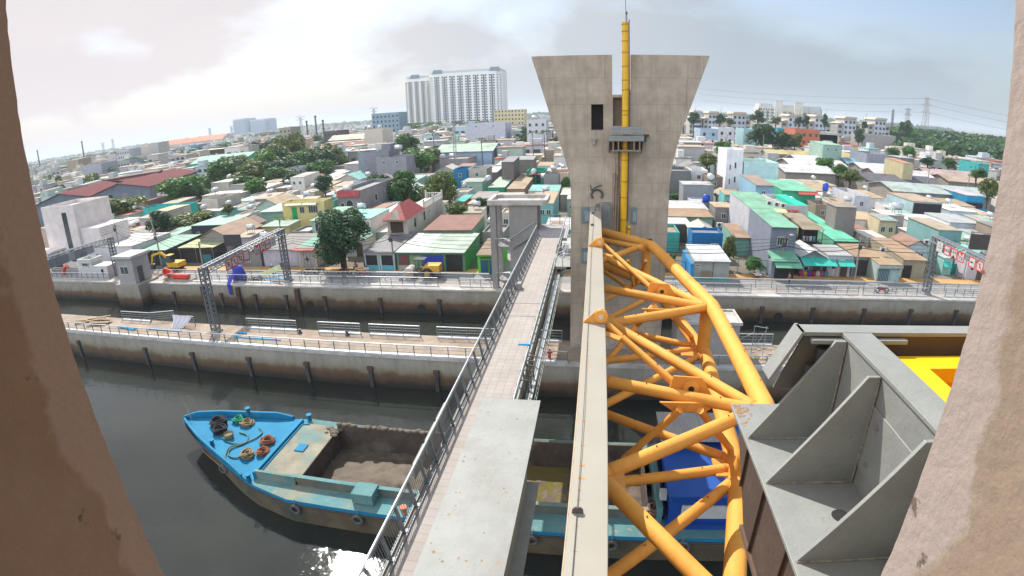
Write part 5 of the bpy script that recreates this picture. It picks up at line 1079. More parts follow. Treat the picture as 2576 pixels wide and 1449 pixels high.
for i, (u0,u1,v0,v1,z,c,lb) in enumerate([(50,64,139,154,3.6,(222,222,226),'nearest wide white sheet roof behind the pale blue block'),(58,76,158,170,3.9,(228,228,230),'middle white sheet roof behind the pale blue block'),(66,84,174,184,4.0,(226,226,230),'farthest white sheet roof before the yellow strip roof'),
        (68,88,128,140,3.6,(110,108,118),'dark grey patched sheet roof right of the tree row'),(78,96,143,152,3.8,(225,222,222),'white roof with orange rusty sheets right of the tree row'),(80,97,156,166,4.0,(228,228,232),'bright white roof strip right of the tree row'),(82,98,170,178,4.1,(120,185,215),'sky blue sheet roof right of the tree row'),
        (60,100,188,194,4.6,(215,200,140),'long pale yellow strip roof crossing the right distance'),(66,92,112,124,3.5,(190,205,200),'pale green grey sheet roof over the open posts'),(98,116,138,148,3.8,(200,180,160),'tan and white sheet roof in the right distance'),(100,118,152,160,4.0,(205,180,175),'pinkish sheet roof in the right distance')]):
    longroof('market_hall', lb, 'market roof', u0,u1,v0,v1,z+1.0,z+2.1,(150,145,140),roof_m(c, True), gW)
# ------------------------------------------------------------------ towers of flats on the horizon
def flats(name, label, cat, u0, u1, v0, dp, z, wc, cols, flz, group=None, stripes=True, hat=None, zb=0):
    t = thing(name, label, cat, ((u0+u1)/2, v0, 0), group); w = u1-u0; c = min(6, w*.1)
    wm = wall_m(wc)
    MB().prism([(u0+c,v0),(u1-c,v0),(u1,v0+c),(u1,v0+dp),(u0,v0+dp),(u0,v0+c)],'z',zb,z).build('wall', wm, t)
    MB().prism([(u0+c+1,v0+1),(u1-c-1,v0+1),(u1-1,v0+c+1),(u1-1,v0+dp-1),(u0+1,v0+dp-1),(u0+1,v0+c+1)],'z',z,z+2.4).build('roof', wall_m((205,208,212)), t)
    m = MB(); n = int((z-zb-3)/flz); cw = (w-2*c)/cols
    for i in range(cols):
        x = u0+c+(i+.5)*cw
        for k in range(n):
            m.box(x-cw*.2,x+cw*.2,v0-.12,v0-.005,zb+2+k*flz,zb+2+k*flz+flz*.58)
    for s_, xe in ((1,u0),(-1,u1)):     # the chamfered corners
        for j in range(2):
            for k in range(n):
                q = (j+.5)/2; x = xe+s_*c*q; y = v0+c*(1-q)
                m.prism([(x-.5,y-.45),(x+.5,y-.45),(x+.5,y+.3),(x-.5,y+.3)],'z',zb+2+k*flz,zb+2+k*flz+flz*.5)
    o = m.build('windows', M('far_window',(0.05,0.06,0.075),0.4), t, recalc=False); o['kind'] = 'stuff'
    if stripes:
        gap = M('shaded_recess', (0.14,0.15,0.16), 0.6)  # raised dark strips carry the shade of recesses in their colour
        for i in range(1, cols, 2): x = u0+c+i*cw; MB().box(x-cw*.2,x+cw*.2,v0-.3,v0-.02,zb+1,z-4).build('recess_shade_strip', gap, t)
    if hat:
        for x in hat: MB().prism([(x-6,z-.5),(x+6,z-.5),(x+4.5,z+4.0),(x-4.5,z+4.0)],'y',v0-.5,v0+4).build('mansard', M('slate_mansard',(0.22,0.27,0.33)), t)
    return t
gH = 'white residential high-rises'
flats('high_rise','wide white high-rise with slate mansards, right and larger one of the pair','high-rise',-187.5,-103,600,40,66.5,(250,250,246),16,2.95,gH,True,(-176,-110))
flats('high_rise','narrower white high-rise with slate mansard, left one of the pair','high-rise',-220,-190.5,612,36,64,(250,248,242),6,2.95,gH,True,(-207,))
t = thing('podium','dark low podium hall at the foot of the white high-rises','hall',(-160,560,0)); MB().box(-212,-112,562,585,0,5.4).build('wall', wall_m((120,125,125)), t); MB().box(-213,-111,561,586,5.4,6.4).build('roof', M('podium_roof',(0.05,0.06,0.06)), t)
gS = 'slab apartment blocks right of the tower'
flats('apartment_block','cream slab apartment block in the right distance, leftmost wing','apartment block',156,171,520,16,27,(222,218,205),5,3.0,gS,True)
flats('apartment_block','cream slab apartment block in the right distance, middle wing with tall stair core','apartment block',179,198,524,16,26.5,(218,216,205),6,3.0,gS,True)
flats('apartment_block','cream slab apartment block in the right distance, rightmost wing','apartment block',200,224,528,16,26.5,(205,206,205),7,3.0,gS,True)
for x0,x1,z,lb in ((171.8,179,31.9,'blank cream stair core between left and middle slab apartments'),(191,199.5,31,'blank cream stair core between middle and right slab apartments')):
    t = thing('stair_core',lb,'tower',((x0+x1)/2,518,0),gS); MB().box(x0,x1,518.5,519.9,0,z).build('wall', wall_m((226,222,210)), t); MB().box(x0-.2,x1+.2,518.3,519.95,z,z+.8).build('roof', wall_m((205,208,212)), t)
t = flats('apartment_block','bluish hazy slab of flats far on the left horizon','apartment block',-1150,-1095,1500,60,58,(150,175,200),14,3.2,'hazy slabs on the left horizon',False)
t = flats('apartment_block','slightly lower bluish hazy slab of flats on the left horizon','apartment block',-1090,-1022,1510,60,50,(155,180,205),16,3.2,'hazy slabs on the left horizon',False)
gV = 'four storey villas beyond the right trees'
ord_ = ['leftmost','second','third','fourth','fifth','sixth','rightmost']
for i, (u0, u1, z) in enumerate([(57,64.4,20),(65.5,76.7,19.8),(79.4,94.5,19.9),(113.8,130.6,20),(131.6,146.1,20.5),(150.7,166,20.6),(171.5,186.7,21.2)]):
    t = thing('villa', '%s of the pale four storey villas with orange roofed upper floor' % ord_[i], 'villa', ((u0+u1)/2, 330, 0), gV); w = u1-u0
    MB().box(u0+w*.25,u1-w*.22,330,344,0,z-1.2).build('wall', wall_m((195,200,208)), t); MB().box(u0,u0+w*.245,331,344,0,z-4.5).box(u1-w*.215,u1,331,344,0,z-4.8).each('side_wing', wall_m((180,180,175)), t)
    om = M('orange_tan_tiles',(0.52,0.42,0.30)); MB().prism([(u0+w*.2,z-1.2),(u1-w*.18,z-1.2),(u1-w*.25,z),(u0+w*.28,z)],'y',329,344.5).build('roof', om, t)
    MB().prism([(u0-.4,z-4.5),(u0+w*.24,z-4.5),(u0+w*.2,z-3.6)],'y',330,344.5).prism([(u1-w*.21,z-4.8),(u1+.4,z-4.8),(u1-w*.15,z-3.8)],'y',330,344.5).each('wing_roof', om, t)
    for fl in range(4):
        for x in (u0+w*.33,u0+w*.52,u0+w*.68): MB().box(x-.6,x+.8,329.9,329.99,z-4.2-fl*3.2,z-2.6-fl*3.2).build('window', glass, t, recalc=False)
        for x in (u0+w*.05,u1-w*.18): MB().box(x,x+w*.13,330.9,330.99,z-7.2-fl*3.2,z-5.6-fl*3.2).build('window', glass, t, recalc=False)
    FOOT.append((u0,u1,328,346))
# ------------------------------------------------------------------ the other houses, row behind row
WALLS = [(205,198,186,'cream'),(178,176,174,'grey'),(222,220,216,'white'),(190,205,212,'pale blue'),(178,200,188,'mint'),(150,136,122,'raw brown'),(214,200,165,'yellowish'),(196,190,198,'lilac grey'),(140,138,136,'dark grey'),(110,185,180,'teal'),(205,180,165,'salmon'),(230,227,220,'off-white')]
ROOFS = [(190,176,156,'dusty tan'),(182,184,184,'grey'),(222,222,220,'white'),(165,205,185,'mint green'),(160,125,105,'rusty brown'),(196,172,140,'straw'),(145,142,138,'dark grey'),(140,205,195,'aqua'),(170,90,75,'red'),(212,208,198,'pale')]
TREEFOOT = [(x, v, r) for x, v, zt, zb, r, k, l in TREES]
def free(u0,u1,v0,v1, pad=.12):
    for a,b,c,d in FOOT:
        if u0 < b+pad and u1 > a-pad and v0 < d+pad and v1 > c-pad: return False
    for x, v, r in TREEFOOT:
        if u0 < x+r*.7 and u1 > x-r*.7 and v0 < v+r*.7 and v1 > v-r*.7: return False
    return True
def inview(u, v, m=0): a = math.degrees(math.atan2(u, v)); return -58+m < a < 41-m
def region(u, v):
    """where a house stands, in words one can find"""
    a = math.degrees(math.atan2(u, v))
    for lim, w in ((-50,'beside the brown jamb'),(-42,'below the maroon factory side'),(-33,'left of the central grove'),(-24,'around the central grove'),(-14,'below the white high-rises'),(-6,'left of the concrete tower'),(8,'beside the concrete tower'),(16,'right of the concrete tower'),(24,'below the pale blue block'),(32,'right of the tree row'),(90,'beside the pale jamb')):
        if a < lim: return w
GH = 'houses of the riverside town'
cells = []
v = 62.6
while v < 175:
    dpt = 7.2 + v*.02; u = -math.tan(R(57))*v
    while u < math.tan(R(40))*v:
        w = _rnd.uniform(3.6, 6.6)*(1+v*.001); du = u + w
        v0 = v + _rnd.uniform(-.9,.9); d = dpt*_rnd.uniform(.72,.98)
        if inview((u+du)/2, v0) and not (-13.2 < (u+du)/2 < -8.2 and v0 < 78): cells.append((u, du-_rnd.uniform(.05,.5), v0, v0+d))
        u = du
    v += dpt + (1.6 if _rnd.random() < .35 else .3)
small = []          # sheds that fill the gaps close to the street
v = 62.4
while v < 112:
    u = -86
    while u < 74:
        if inview(u+1.5, v) and not (-13.4 < u+1.5 < -8.0 and v < 78): small.append((u, u+3.1, v+_rnd.uniform(-.5,.5), v+4.6))
        u += _rnd.uniform(2.2, 3.6)
    v += 4.9
cells = [c for c in cells if free(*c)]
TANKS = []; count = 0; LIMIT = 232; seen_labels = {}; rest = []
for (u0,u1,v0,v1) in [c for c in cells if c[2] < 112] + small + [c for c in cells if c[2] >= 112]:
    if not free(u0,u1,v0,v1): continue
    if count >= LIMIT: rest.append((u0,u1,v0,v1)); continue
    wc = _rnd.choices(WALLS, [3,4,4,2,2,3,1,2,2,.5,.6,3])[0]; rc = _rnd.choices(ROOFS, [4,4,4,1.6,2,3,2,.6,.6,4])[0]; two = _rnd.random() < (.06 if v0 < 75 else .16)
    z = _rnd.uniform(2.4,3.1) if not two else _rnd.uniform(4.2,5.4)
    if v0 > 80: z += _rnd.uniform(0.2,1.3)
    ty = _rnd.choice(['corr','corr','corr','flat','flat','parapet','gablev'] if not two else ['corr','flat','parapet'])
    fr = _rnd.choice(['none','win1','win2','plain'])
    kind = {'corr':'sheet roofed','flat':'flat roofed','parapet':'parapeted','gablev':'gabled'}[ty]
    lb = '%s %s %s house with %s roof %s' % ('two storey' if two else 'low', wc[3], kind, rc[3], region((u0+u1)/2, v0))
    hh = house(u0,u1,v0,v1,z,wc[:3],rc[:3],ty,fr,lb,GH); seen_labels.setdefault(lb, []).append(hh); count += 1
    if ty == 'corr':
        s_ = min(.5,.04*(v1-v0))
        for k_ in range(_rnd.choice([0,1,1,2])):
            a_ = u0+.1+(u1-u0-.2)*_rnd.uniform(0,.7); b_ = min(u1-.1, a_+_rnd.uniform(.6,1.8)); f0 = _rnd.uniform(0,.5); f1 = min(1,f0+_rnd.uniform(.2,.6)); y0_, y1_ = v0+(v1-v0)*f0, v0+(v1-v0)*f1
            MB().prism([(y0_,z+.045+s_*f0*.98),(y1_,z+.045+s_*f1*.98),(y1_,z+.075+s_*f1*.98),(y0_,z+.075+s_*f0*.98)],'x',a_,b_).build('patch_sheet', roof_m(_rnd.choice(ROOFS)[:3], True), hh)
    if _rnd.random() < .3 and ty != 'gablev': TANKS.append(((u0+u1)/2+_rnd.uniform(-1,1), v0+(v1-v0)*.6, z+.25, hh))
    if _rnd.random() < .35:
        x_ = _rnd.uniform(u0+.4,u1-1.2); MB().box(x_,x_+.7,v0+(.5 if ty == 'corr' else 0)-.3,v0+(.5 if ty == 'corr' else 0)-.004,z-.95,z-.5).build('air_unit', white, hh)
# houses that read alike get what sets them apart: how near they stand to the canal
for lb, hs_ in seen_labels.items():
    if len(hs_) > 1:
        hs_.sort(key=lambda o: o.location.y)
        for i, o in enumerate(hs_):
            o['label'] = lb + (', foremost' if i == 0 else (', farthest back' if i == len(hs_)-1 else ', midway'))
            
# beyond them the town reads as one mass of roofs
m = MB(); mats = [wall_m(c[:3]) for c in WALLS] + [roof_m(c[:3], False) for c in ROOFS] + [glass, M('tank_steel',(0.62,0.63,0.65),0.35,0.1,3,0,metal=0.4)]
def massbox(u0,u1,v0,v1,z):
    a = _rnd.choices(range(12), [4,4,5,3,1.5,2,1,3,2,.3,.4,5])[0]; b = len(WALLS)+_rnd.choices(range(10), [4,4,4,.8,2,3,2,.4,.9,4])[0]; g_ = len(mats)-2
    m.m = a; m.box(u0,u1,v0,v1,0,z); m.m = b; m.box(u0-.2,u1+.2,v0-.3,v1+.2,z,z+.25)
    if _rnd.random() < .35: m.m = a; x = u0+(u1-u0)*_rnd.uniform(.05,.5); m.box(x,x+(u1-u0)*.4,v0+1,v0+4,z+.25,z+2.4)
    m.m = g_
    for fl in range(max(1,int(z/3.1))):
        for q in (.15,.55): 
            if _rnd.random() < .75: m.box(u0+(u1-u0)*q,u0+(u1-u0)*(q+.25),v0-.06,v0-.01,fl*3.1+.9,fl*3.1+2.2)
    if _rnd.random() < .5: m.m = len(mats)-1; x = _rnd.uniform(u0+.5,u1-1.5); m.tube([(x,v0+1.5,z+1.0),(x+1.3,v0+1.5,z+1.0)],.42,6)
for c in rest: massbox(*c, _rnd.uniform(2.8,5.5))
v = 172
while v < 640:
    dpt = 9+v*.012; u = -math.tan(R(57.5))*v
    while u < math.tan(R(40.5))*v:
        w = _rnd.uniform(5,11)*(1+(v-150)*.0016)
        if _rnd.random() < (.92 if v < 420 else .6) and not (u > .60*v and v > 250) and not (u > .45*v and v > 330) and free(u,u+w,v,v+dpt*.85):
            hz = _rnd.uniform(3.5,8.0) if v < 240 else _rnd.uniform(4,11.5)
            if u > 0 and v < 330: hz = _rnd.uniform(4,8.0)
            massbox(u,u+w*.93,v+_rnd.uniform(0,2),v+dpt*.85,hz)
        u += w
    v += dpt*1.15
while v < 2600:
    dpt = 30; u = -math.tan(R(57.5))*v
    while u < math.tan(R(20))*v:
        w = _rnd.uniform(10,34)
        if _rnd.random() < .42: massbox(u,u+w*.8,v,v+dpt*.5,_rnd.uniform(5,14))
        u += w*1.3
    v += dpt*2.6
town = m.build('town_mass', mats, None, recalc=False); town.name = 'distant_town'
tag(town, 'dense jumble of small far houses reaching to the horizon', 'town', None, 'stuff')
# ------------------------------------------------------------------ water tanks standing on roofs
steel = M('tank_steel',(0.62,0.63,0.65),0.35,0.1,3,0,metal=0.4)
t = thing('water_tank','horizontal steel water tank','water tank',(0,0,0),'steel water tanks on roofs')
tb_ = MB().tube([(-.75,0,.95),(-.7,0,.95),(.7,0,.95),(.75,0,.95)],[.25,.45,.45,.25],12).build('tank_body', steel, t)
m = MB()
for x in (-.5,.5):
    for y in (-.35,.35): m.bar((x,y,0),(x,y*.8,.6),.05)
m.box(-.6,.6,-.4,.4,.52,.57); m.build('stand', rail_m, t)
tanks = [(-43.5,87,6.3,'on the tall grey rendered house with arched windows'),(-94,112,3.95,'on the cream flat roofed block by the blue sheeting'),(-46,158,5.3,'on the pinkish grey house, left one'),(-43,159,5.3,'on the pinkish grey house, right one'),(-14,121,4.3,'left of the emerald green house'),(-11,118,3.6,'right of the emerald green house'),
 (-22.8,112,4.0,'on the house with emerald lower sheet'),(-55,144.5,9.4,'on the slate grey windowless block'),(-110,251,13.7,'on the cream block before seven storey one'),(-105,252,13.7,'on the cream block, right hand one'),(22,102,5.8,'on the small grey sheds'),(30,115,9.5,'behind the white stair block'),(-28,251,14.9,'on the white house left of the tower'),(51,85,4.3,'on the bright white roofed grey house')]
for i, (x,y,z,lb) in enumerate(tanks):
    lab = 'steel water tank ' + lb
    if i == 0: t.location = (x,y,z); t['label'] = lab
    else: dup(t, (x,y,z), _rnd.choice([0,R(90)]), lab, scale=1+y*.003)
def depth_word(y): return ', foremost' if y < 72 else ', second lane' if y < 85 else ', midway' if y < 100 else ', far back'
for x_, y_, z_, hh in TANKS[:60]:
    a_, b_ = hh['label'].split(',')[0].split(' with '); b_ = b_.split(' roof ')[1]
    dup(bpy.data.objects['water_tank'], (x_,y_,z_), _rnd.choice([0,R(90)]), 'steel tank on '+a_.replace('low ','').replace('two storey ','tall ')+' '+b_+depth_word(y_), scale=.9)
t = thing('water_tank','round blue plastic water tank on the white and tan sheds','water tank',(20.0,95.5,3.2)); MB().tube([(20,95.5,3.2),(20,95.5,3.3),(20,95.5,4.3),(20,95.5,4.6)],[.6,.7,.7,.35],16).build('tank_body', M('blue_plastic',(0.01,0.06,0.50),0.4), t)
t = thing('water_tank','blue plastic water tank beside the unpainted grey block','water tank',(45.5,103,5.0)); MB().tube([(45.5,103,0.5),(45.5,103,5.0)],.5,8).build('pedestal', conc2, t); MB().tube([(45.5,103,5.0),(45.5,103,6.2),(45.5,103,6.5)],[.6,.6,.3],14).build('tank_body', M('blue_plastic',(0.01,0.06,0.50),0.4), t)
t = thing('water_tank','turquoise plastic water tank below the light green tree','water tank',(33,138,6.0)); MB().tube([(32,138,6.6),(34.2,138,6.6)],.6,12).build('tank_body', M('turquoise_plastic',(0.0,0.45,0.32),0.4), t); MB().box(31.6,34.6,137,139,0,6).build('pedestal', conc2, t)
# small things on and against the nearer roofs
for i,(x,y,z,lb) in enumerate([(26.4,76,6.1,'first of three on the mint roof with yellow awning'),(27.1,75.2,6.1,'second of three on the mint roof with yellow awning'),(25.6,77,6.1,'third of three on the mint roof with yellow awning'),(33.2,82,3.2,'on the wall of the turquoise wing'),(46.6,68.5,3.1,'on the long beige wall'),(17.3,72.5,3.6,'on the blue fronted house'),(37.0,63.5,3.0,'on the tan roof by the lamp post')]):
    if i == 0:
        t = ac0 = thing('air_conditioner','white air conditioner unit '+lb,'air conditioner',(x,y,z),'air conditioner units'); MB().box(x-.42,x+.42,y-.16,y+.16,z,z+.6).build('casing', white, t, 0.02); MB().tube([(x-.1,y-.18,z+.3),(x-.1,y-.161,z+.3)],.23,14).build('fan_grille', dark2, t)
    else: dup(ac0,(x,y,z),label='white air conditioner unit '+lb)
# ------------------------------------------------------------------ trees
def leafmat(name, a, b):
    m = bpy.data.materials.new(name); m.use_nodes = True; t = m.node_tree; bs = t.nodes['Principled BSDF']; bs.inputs['Roughness'].default_value = 0.6
    co = t.nodes.new('ShaderNodeTexCoord'); oi = t.nodes.new('ShaderNodeObjectInfo'); ad = t.nodes.new('ShaderNodeVectorMath'); ad.operation = 'ADD'
    sc = t.nodes.new('ShaderNodeVectorMath'); sc.operation = 'SCALE'; sc.inputs[3].default_value = 9
    cb = t.nodes.new('ShaderNodeCombineXYZ'); t.links.new(oi.outputs['Random'], cb.inputs[0]); t.links.new(cb.outputs[0], sc.inputs[0]); t.links.new(co.outputs['Object'], ad.inputs[0]); t.links.new(sc.outputs[0], ad.inputs[1])
    n = t.nodes.new('ShaderNodeTexNoise'); n.inputs['Scale'].default_value = 3.2; n.inputs['Detail'].default_value = 5; t.links.new(ad.outputs[0], n.inputs[0])
    r = ramp(t, n.outputs[0], [(0.35, a), (0.66, b)]); t.links.new(r.outputs[0], bs.inputs['Base Color'])
    tr = t.nodes.new('ShaderNodeBsdfTranslucent'); t.links.new(r.outputs[0], tr.inputs[0]); mx_ = t.nodes.new('ShaderNodeMixShader'); mx_.inputs[0].default_value = 0.28
    t.links.new(bs.outputs[0], mx_.inputs[1]); t.links.new(tr.outputs[0], mx_.inputs[2]); t.links.new(mx_.outputs[0], t.nodes['Material Output'].inputs[0]); return m
LM = [leafmat('leaf_green',(0.030,0.095,0.018),(0.085,0.21,0.035)), leafmat('leaf_olive',(0.06,0.10,0.018),(0.17,0.215,0.045)), leafmat('leaf_dark',(0.018,0.060,0.022),(0.05,0.125,0.040)), leafmat('leaf_bright',(0.035,0.12,0.015),(0.10,0.25,0.03))]
bark = M('bark', (0.10,0.075,0.055), 0.95, 0.3, 4, 0.4)
def crown_mesh(seed, n=4200, leaf=.075):
    rn = np.random.RandomState(seed); blobs = []
    for i in range(22):
        a = rn.uniform(0, 2*np.pi); r = rn.uniform(.15,.68); z = rn.uniform(-.62,.62); r *= np.sqrt(max(.1,1-(z/1.0)**2))
        blobs.append((r*np.cos(a), r*np.sin(a), z, rn.uniform(.24,.40)))
    vs = []; fs = []
    for k in range(n):
        b = blobs[rn.randint(len(blobs))]; d = rn.normal(size=3); d /= np.linalg.norm(d)
        if d[2] < -.4 and rn.rand() < .6: d[2] = -d[2]
        p = np.array(b[:3]) + d*b[3]*rn.uniform(.72,1.08)
        nrm = d + rn.normal(size=3)*.55; nrm /= np.linalg.norm(nrm); u = np.cross(nrm, rn.normal(size=3)); u /= np.linalg.norm(u); w = np.cross(nrm, u)
        s = leaf*rn.uniform(.6,1.3); o = len(vs)
        vs += [tuple(p+u*s*.5), tuple(p+w*s), tuple(p-u*s*.5), tuple(p-w*s)]; fs.append((o,o+1,o+2,o+3))
    me = bpy.data.meshes.new('crown'); me.from_pydata(vs, [], fs); me.update(); return me
CM = [[crown_mesh(k*7+i) for i in range(2)] for k in range(4)]
BIG = [crown_mesh(101+k, 11000, .048) for k in range(2)]
def trunk_mesh(seed):
    q = random.Random(seed); m = MB(); m.tube([(0,0,0),(.03,.01,.5),(0,.03,1.0)],[.10,.075,.05],7)
    for i in range(6):
        a = i*1.05+q.random(); z0 = .55+.07*i; m.tube([(0,.02,z0),(.22*math.cos(a),.22*math.sin(a),z0+.28),(.42*math.cos(a),.42*math.sin(a),z0+.62)],[.045,.03,.015],5)
    o = m.build('trunk', bark); me = o.data; bpy.data.objects.remove(o); return me
TMs = [trunk_mesh(1), trunk_mesh(2)]
def tree(x, v, zt, zb, r, kind, label, group='trees of the riverside town', i=0):
    r *= 1.0 if v < 70 else 1.3; zt += 0 if v < 70 else r*.12
    zb = max(zb, .25); t = thing('tree', label, 'tree', (x, v, 0), group); k = int(kind)
    H = zt - min(zb, zt-r*.9); cz = zt-H/2
    me = (BIG[0] if x < 0 else BIG[1]) if v < 66 and r > 1.4 else CM[k][i % 2]
    if not me.materials: me.materials.append(LM[k])
    o = bpy.data.objects.new('crown', me); C.objects.link(o); o.parent = t; o.location = (0,0,cz); o.scale = (r*1.04, r*1.04, H/2*1.05); o.rotation_euler = (0,0,(i*1.7)%6.28)
    if me in BIG: o.material_slots[0].link = 'OBJECT'; o.material_slots[0].material = LM[2 if x < 0 else 3]
    tr = bpy.data.objects.new('trunk', TMs[i % 2]); C.objects.link(tr); tr.parent = t; tr.scale = (r*.7, r*.7, max(.6, cz-H*.15)/1.0)
    return t
def frond(m, c, a, L, droop, wd=.16):
    pts = [(c[0]+math.cos(a)*L*q, c[1]+math.sin(a)*L*q, c[2]+L*(.55*q-droop*q*q)) for q in (0,.25,.5,.75,1)]
    sx, sy = -math.sin(a), math.cos(a)
    for p, q in zip(pts, pts[1:]):
        m.tube([p,q],.012*L,4,False)
        for s in (-1,1):
            for f in (0,.33,.66):
                b = [p[j]+(q[j]-p[j])*f for j in range(3)]; m.add([b,(b[0]+(q[0]-p[0])*.28,b[1]+(q[1]-p[1])*.28,b[2]+(q[2]-p[2])*.28),(b[0]+s*sx*wd*L+(q[0]-p[0])*.7,b[1]+s*sy*wd*L+(q[1]-p[1])*.7,b[2]-wd*L*.7)],[(0,1,2)])
def palm(x, v, zt, zb, r, label, i, small=False):
    t = thing('palm', label, 'palm tree', (x, v, 0), 'palms of the riverside town'); cz = zt-r*.35
    m = MB(); q = random.Random(i)
    for k in range(15): frond(m, (x,v,cz), k*2*math.pi/15+q.uniform(-.2,.2), r*1.15*q.uniform(.8,1.1), q.uniform(.5,1.15))
    m.build('crown', LM[2] if not small else LM[3], t, recalc=False)
    MB().tube([(x+.25*r,v,0),(x+.1*r,v,cz*.5),(x,v,cz)],[r*.10,r*.075,r*.055],8).build('trunk', bark, t)
for i, (x,v,zt,zb,r,kd,lb) in enumerate(TREES):
    if kd == 'P': palm(x,v,zt,zb,r,lb,i,v<80)
    elif kd == 'B': tree(x,v,zt,zb,r,'1',lb,i=i)
    else: tree(x,v,zt,zb,r,kd,lb,i=i)
# dark wood on the right, tree belts on the horizon, and the greenery between the far roofs
def woods(name, label, spec, leafs):
    rn = np.random.RandomState(len(label)); vs = []; fs = []; mi = []
    for (u0,u1,v0,v1,n,zt,sz) in spec:
        for k in range(n):
            v = rn.uniform(v0,v1); f = (v-v0)/(v1-v0+1e-6); u = rn.uniform(u0,u1)*(1+(v-v0)/v0); R_ = sz*rn.uniform(.6,1.3)*(v/v0)**.5; h = zt*rn.uniform(.55,1.0); mm = rn.randint(len(leafs))
            for j in range(46):
                d = rn.normal(size=3); d /= np.linalg.norm(d); d[2] = abs(d[2]) if rn.rand() < .8 else d[2]
                p = np.array([u,v,h-R_*.8])+d*R_*np.array([1,1,.8])*rn.uniform(.85,1.05); nr = d+rn.normal(size=3)*.5; a = np.cross(nr, rn.normal(size=3)); a /= np.linalg.norm(a); b = np.cross(nr/np.linalg.norm(nr), a); s = R_*.30; o = len(vs)
                vs += [tuple(p+a*s), tuple(p+b*s), tuple(p-a*s), tuple(p-b*s)]; fs.append((o,o+1,o+2,o+3)); mi.append(mm)
    me = bpy.data.meshes.new(name); me.from_pydata(vs, [], fs)
    for l in leafs: me.materials.append(l)
    me.polygons.foreach_set('material_index', mi); me.update(); o = bpy.data.objects.new(name, me); C.objects.link(o); tag(o, label, 'woods', None, 'stuff'); return o
woods('dark_wood', 'dense dark green wood on the right behind the last roofs', [(148,222,250,345,520,11.5,4.2),(165,300,345,640,900,15,6),(130,260,640,1200,420,15,9)], [LM[2], LM[0], LM[2]])
woods('tree_belt', 'blue green tree belt along the far horizon', [(-2900,1250,1800,2300,950,17,22),(-190,-95,430,560,160,12.5,6),(-1000,-420,640,900,200,13,9),(-640,-330,420,520,90,10,7),(-330,-200,300,420,60,11,6),(-250,-150,300,420,70,11,6),(-120,-60,330,400,40,10,5)], [LM[2], LM[0]])
for i_,(x_,v_,zt_,r_,k_,lb_) in enumerate([(-96,158,10,6,'0','middle tree of the central grove, mid green'),(-108,165,11,6.5,'2','dark tree deep in the central grove'),(-90,170,10.5,5.5,'1','olive tree deep in the central grove'),(-119,152,10,6,'2','dark tree at the outer end of the central grove'),(-84,150,7.5,4.5,'0','low green tree in front of the slate grey block'),(-132,170,9.5,6,'1','olive tree beside the lower aqua annexe'),(-92,140,7,4.5,'0','low green tree at the foot of the central grove'),(-46,108,7,3,'2','dark tree behind the arched window house'),(-33,112,6.5,3,'0','green tree behind the olive tree'),(-104,152,11.5,6.5,'3','brightest green tree of the central grove'),(-112,172,12.5,6.5,'1','tall olive tree at the back of the central grove'),(-88,158,10,5.5,'2','dark tree on the grove edge facing the grey block'),(-126,158,10.5,5.5,'0','green tree over the aqua annexe roof'),(-98,146,8.5,5,'2','dark round tree at the grove front'),(-97,128,6.5,3.6,'0','low green tree beyond the turquoise house'),(-86,118,6.5,3.2,'3','light green tree beyond the cream tank house'),(-56,160,9,4.5,'0','green tree beyond the slate grey annexe')]): tree(x_,v_,zt_,.5,r_,k_,lb_,i=i_+90)
sm = []
for k in range(230):
    v = _rnd.uniform(175,600); a = _rnd.uniform(R(-57), R(27)); u = math.tan(a)*v
    sm.append((u-.1,u+.1,v,v+1,1,_rnd.uniform(6,9.5) if v < 300 else _rnd.uniform(7,12.5),_rnd.uniform(2.2,4.2)))
woods('garden_greenery', 'scattered green tree tops between the far houses', sm, [LM[0], LM[2], LM[1]])
woods('back_yard_bushes', 'low bushes between the nearer back yards', [(u_-.8,u_+.8,v_,v_+1.5,3,h_,1.0) for u_, v_, h_ in ((-86,82,2.8),(-76,90,3.5),(-64,88,3.2),(-60,100,3.6),(-52,92,3.6),(-97,100,4),(-20,84,2.6),(-23,82,2.4),(50,64.5,1.2),(44.5,64.5,1.2),(72,122,4.6),(85,128,5),(92,134,5),(-90,86,3),(12,112,3.6))], [LM[0], LM[1]])
# ------------------------------------------------------------------ masts, chimneys, poles and lines
def mast(name, label, cat, x, v, h, w0, w1, n, mat, group=None, arms=()):
    t = thing(name, label, cat, (x,v,0), group); m = MB()
    L = [[(x+sx*(w0+(w1-w0)*k/n)/2, v+sy*(w0+(w1-w0)*k/n)/2, h*k/n) for sx,sy in ((-1,-1),(1,-1),(1,1),(-1,1))] for k in range(n+1)]
    tk = max(.05, v*.00042)
    for k in range(n):
        for j in range(4): m.bar(L[k][j],L[k+1][j],tk*1.3); m.bar(L[k][j],L[k+1][(j+1)%4],tk*.7)
        m.bar(L[k+1][0],L[k+1][1],tk*.7)
    m.build('lattice', mat, t)
    if arms:
        m = MB()
        for z, r in arms: m.bar((x-r,v,z),(x+r,v,z),tk*1.6); m.bar((x-r,v,z),(x,v,z+r*.35),tk); m.bar((x+r,v,z),(x,v,z+r*.35),tk)
        m.build('cross_arm', mat, t)
    return t
ms = M('mast_steel', (0.30,0.26,0.27), 0.6, 0.1, 1, 0)
gP = 'transmission towers and masts'
mast('transmission_tower','tallest red and white lattice transmission tower near the right jamb','lattice tower',320,500,45.2,7,2.2,14,ms,gP,((44,5),(38,6),(31,6)))
mast('transmission_tower','shorter lattice transmission tower just left of the tallest one','lattice tower',318,530,34.5,6,2.0,11,ms,gP,((33,4),(28,5)))
mast('phone_mast','slim dark phone mast left of the transmission towers','mast',284,500,31,1.8,1.3,12,M('dark_mast',(0.08,0.07,0.07)),gP)
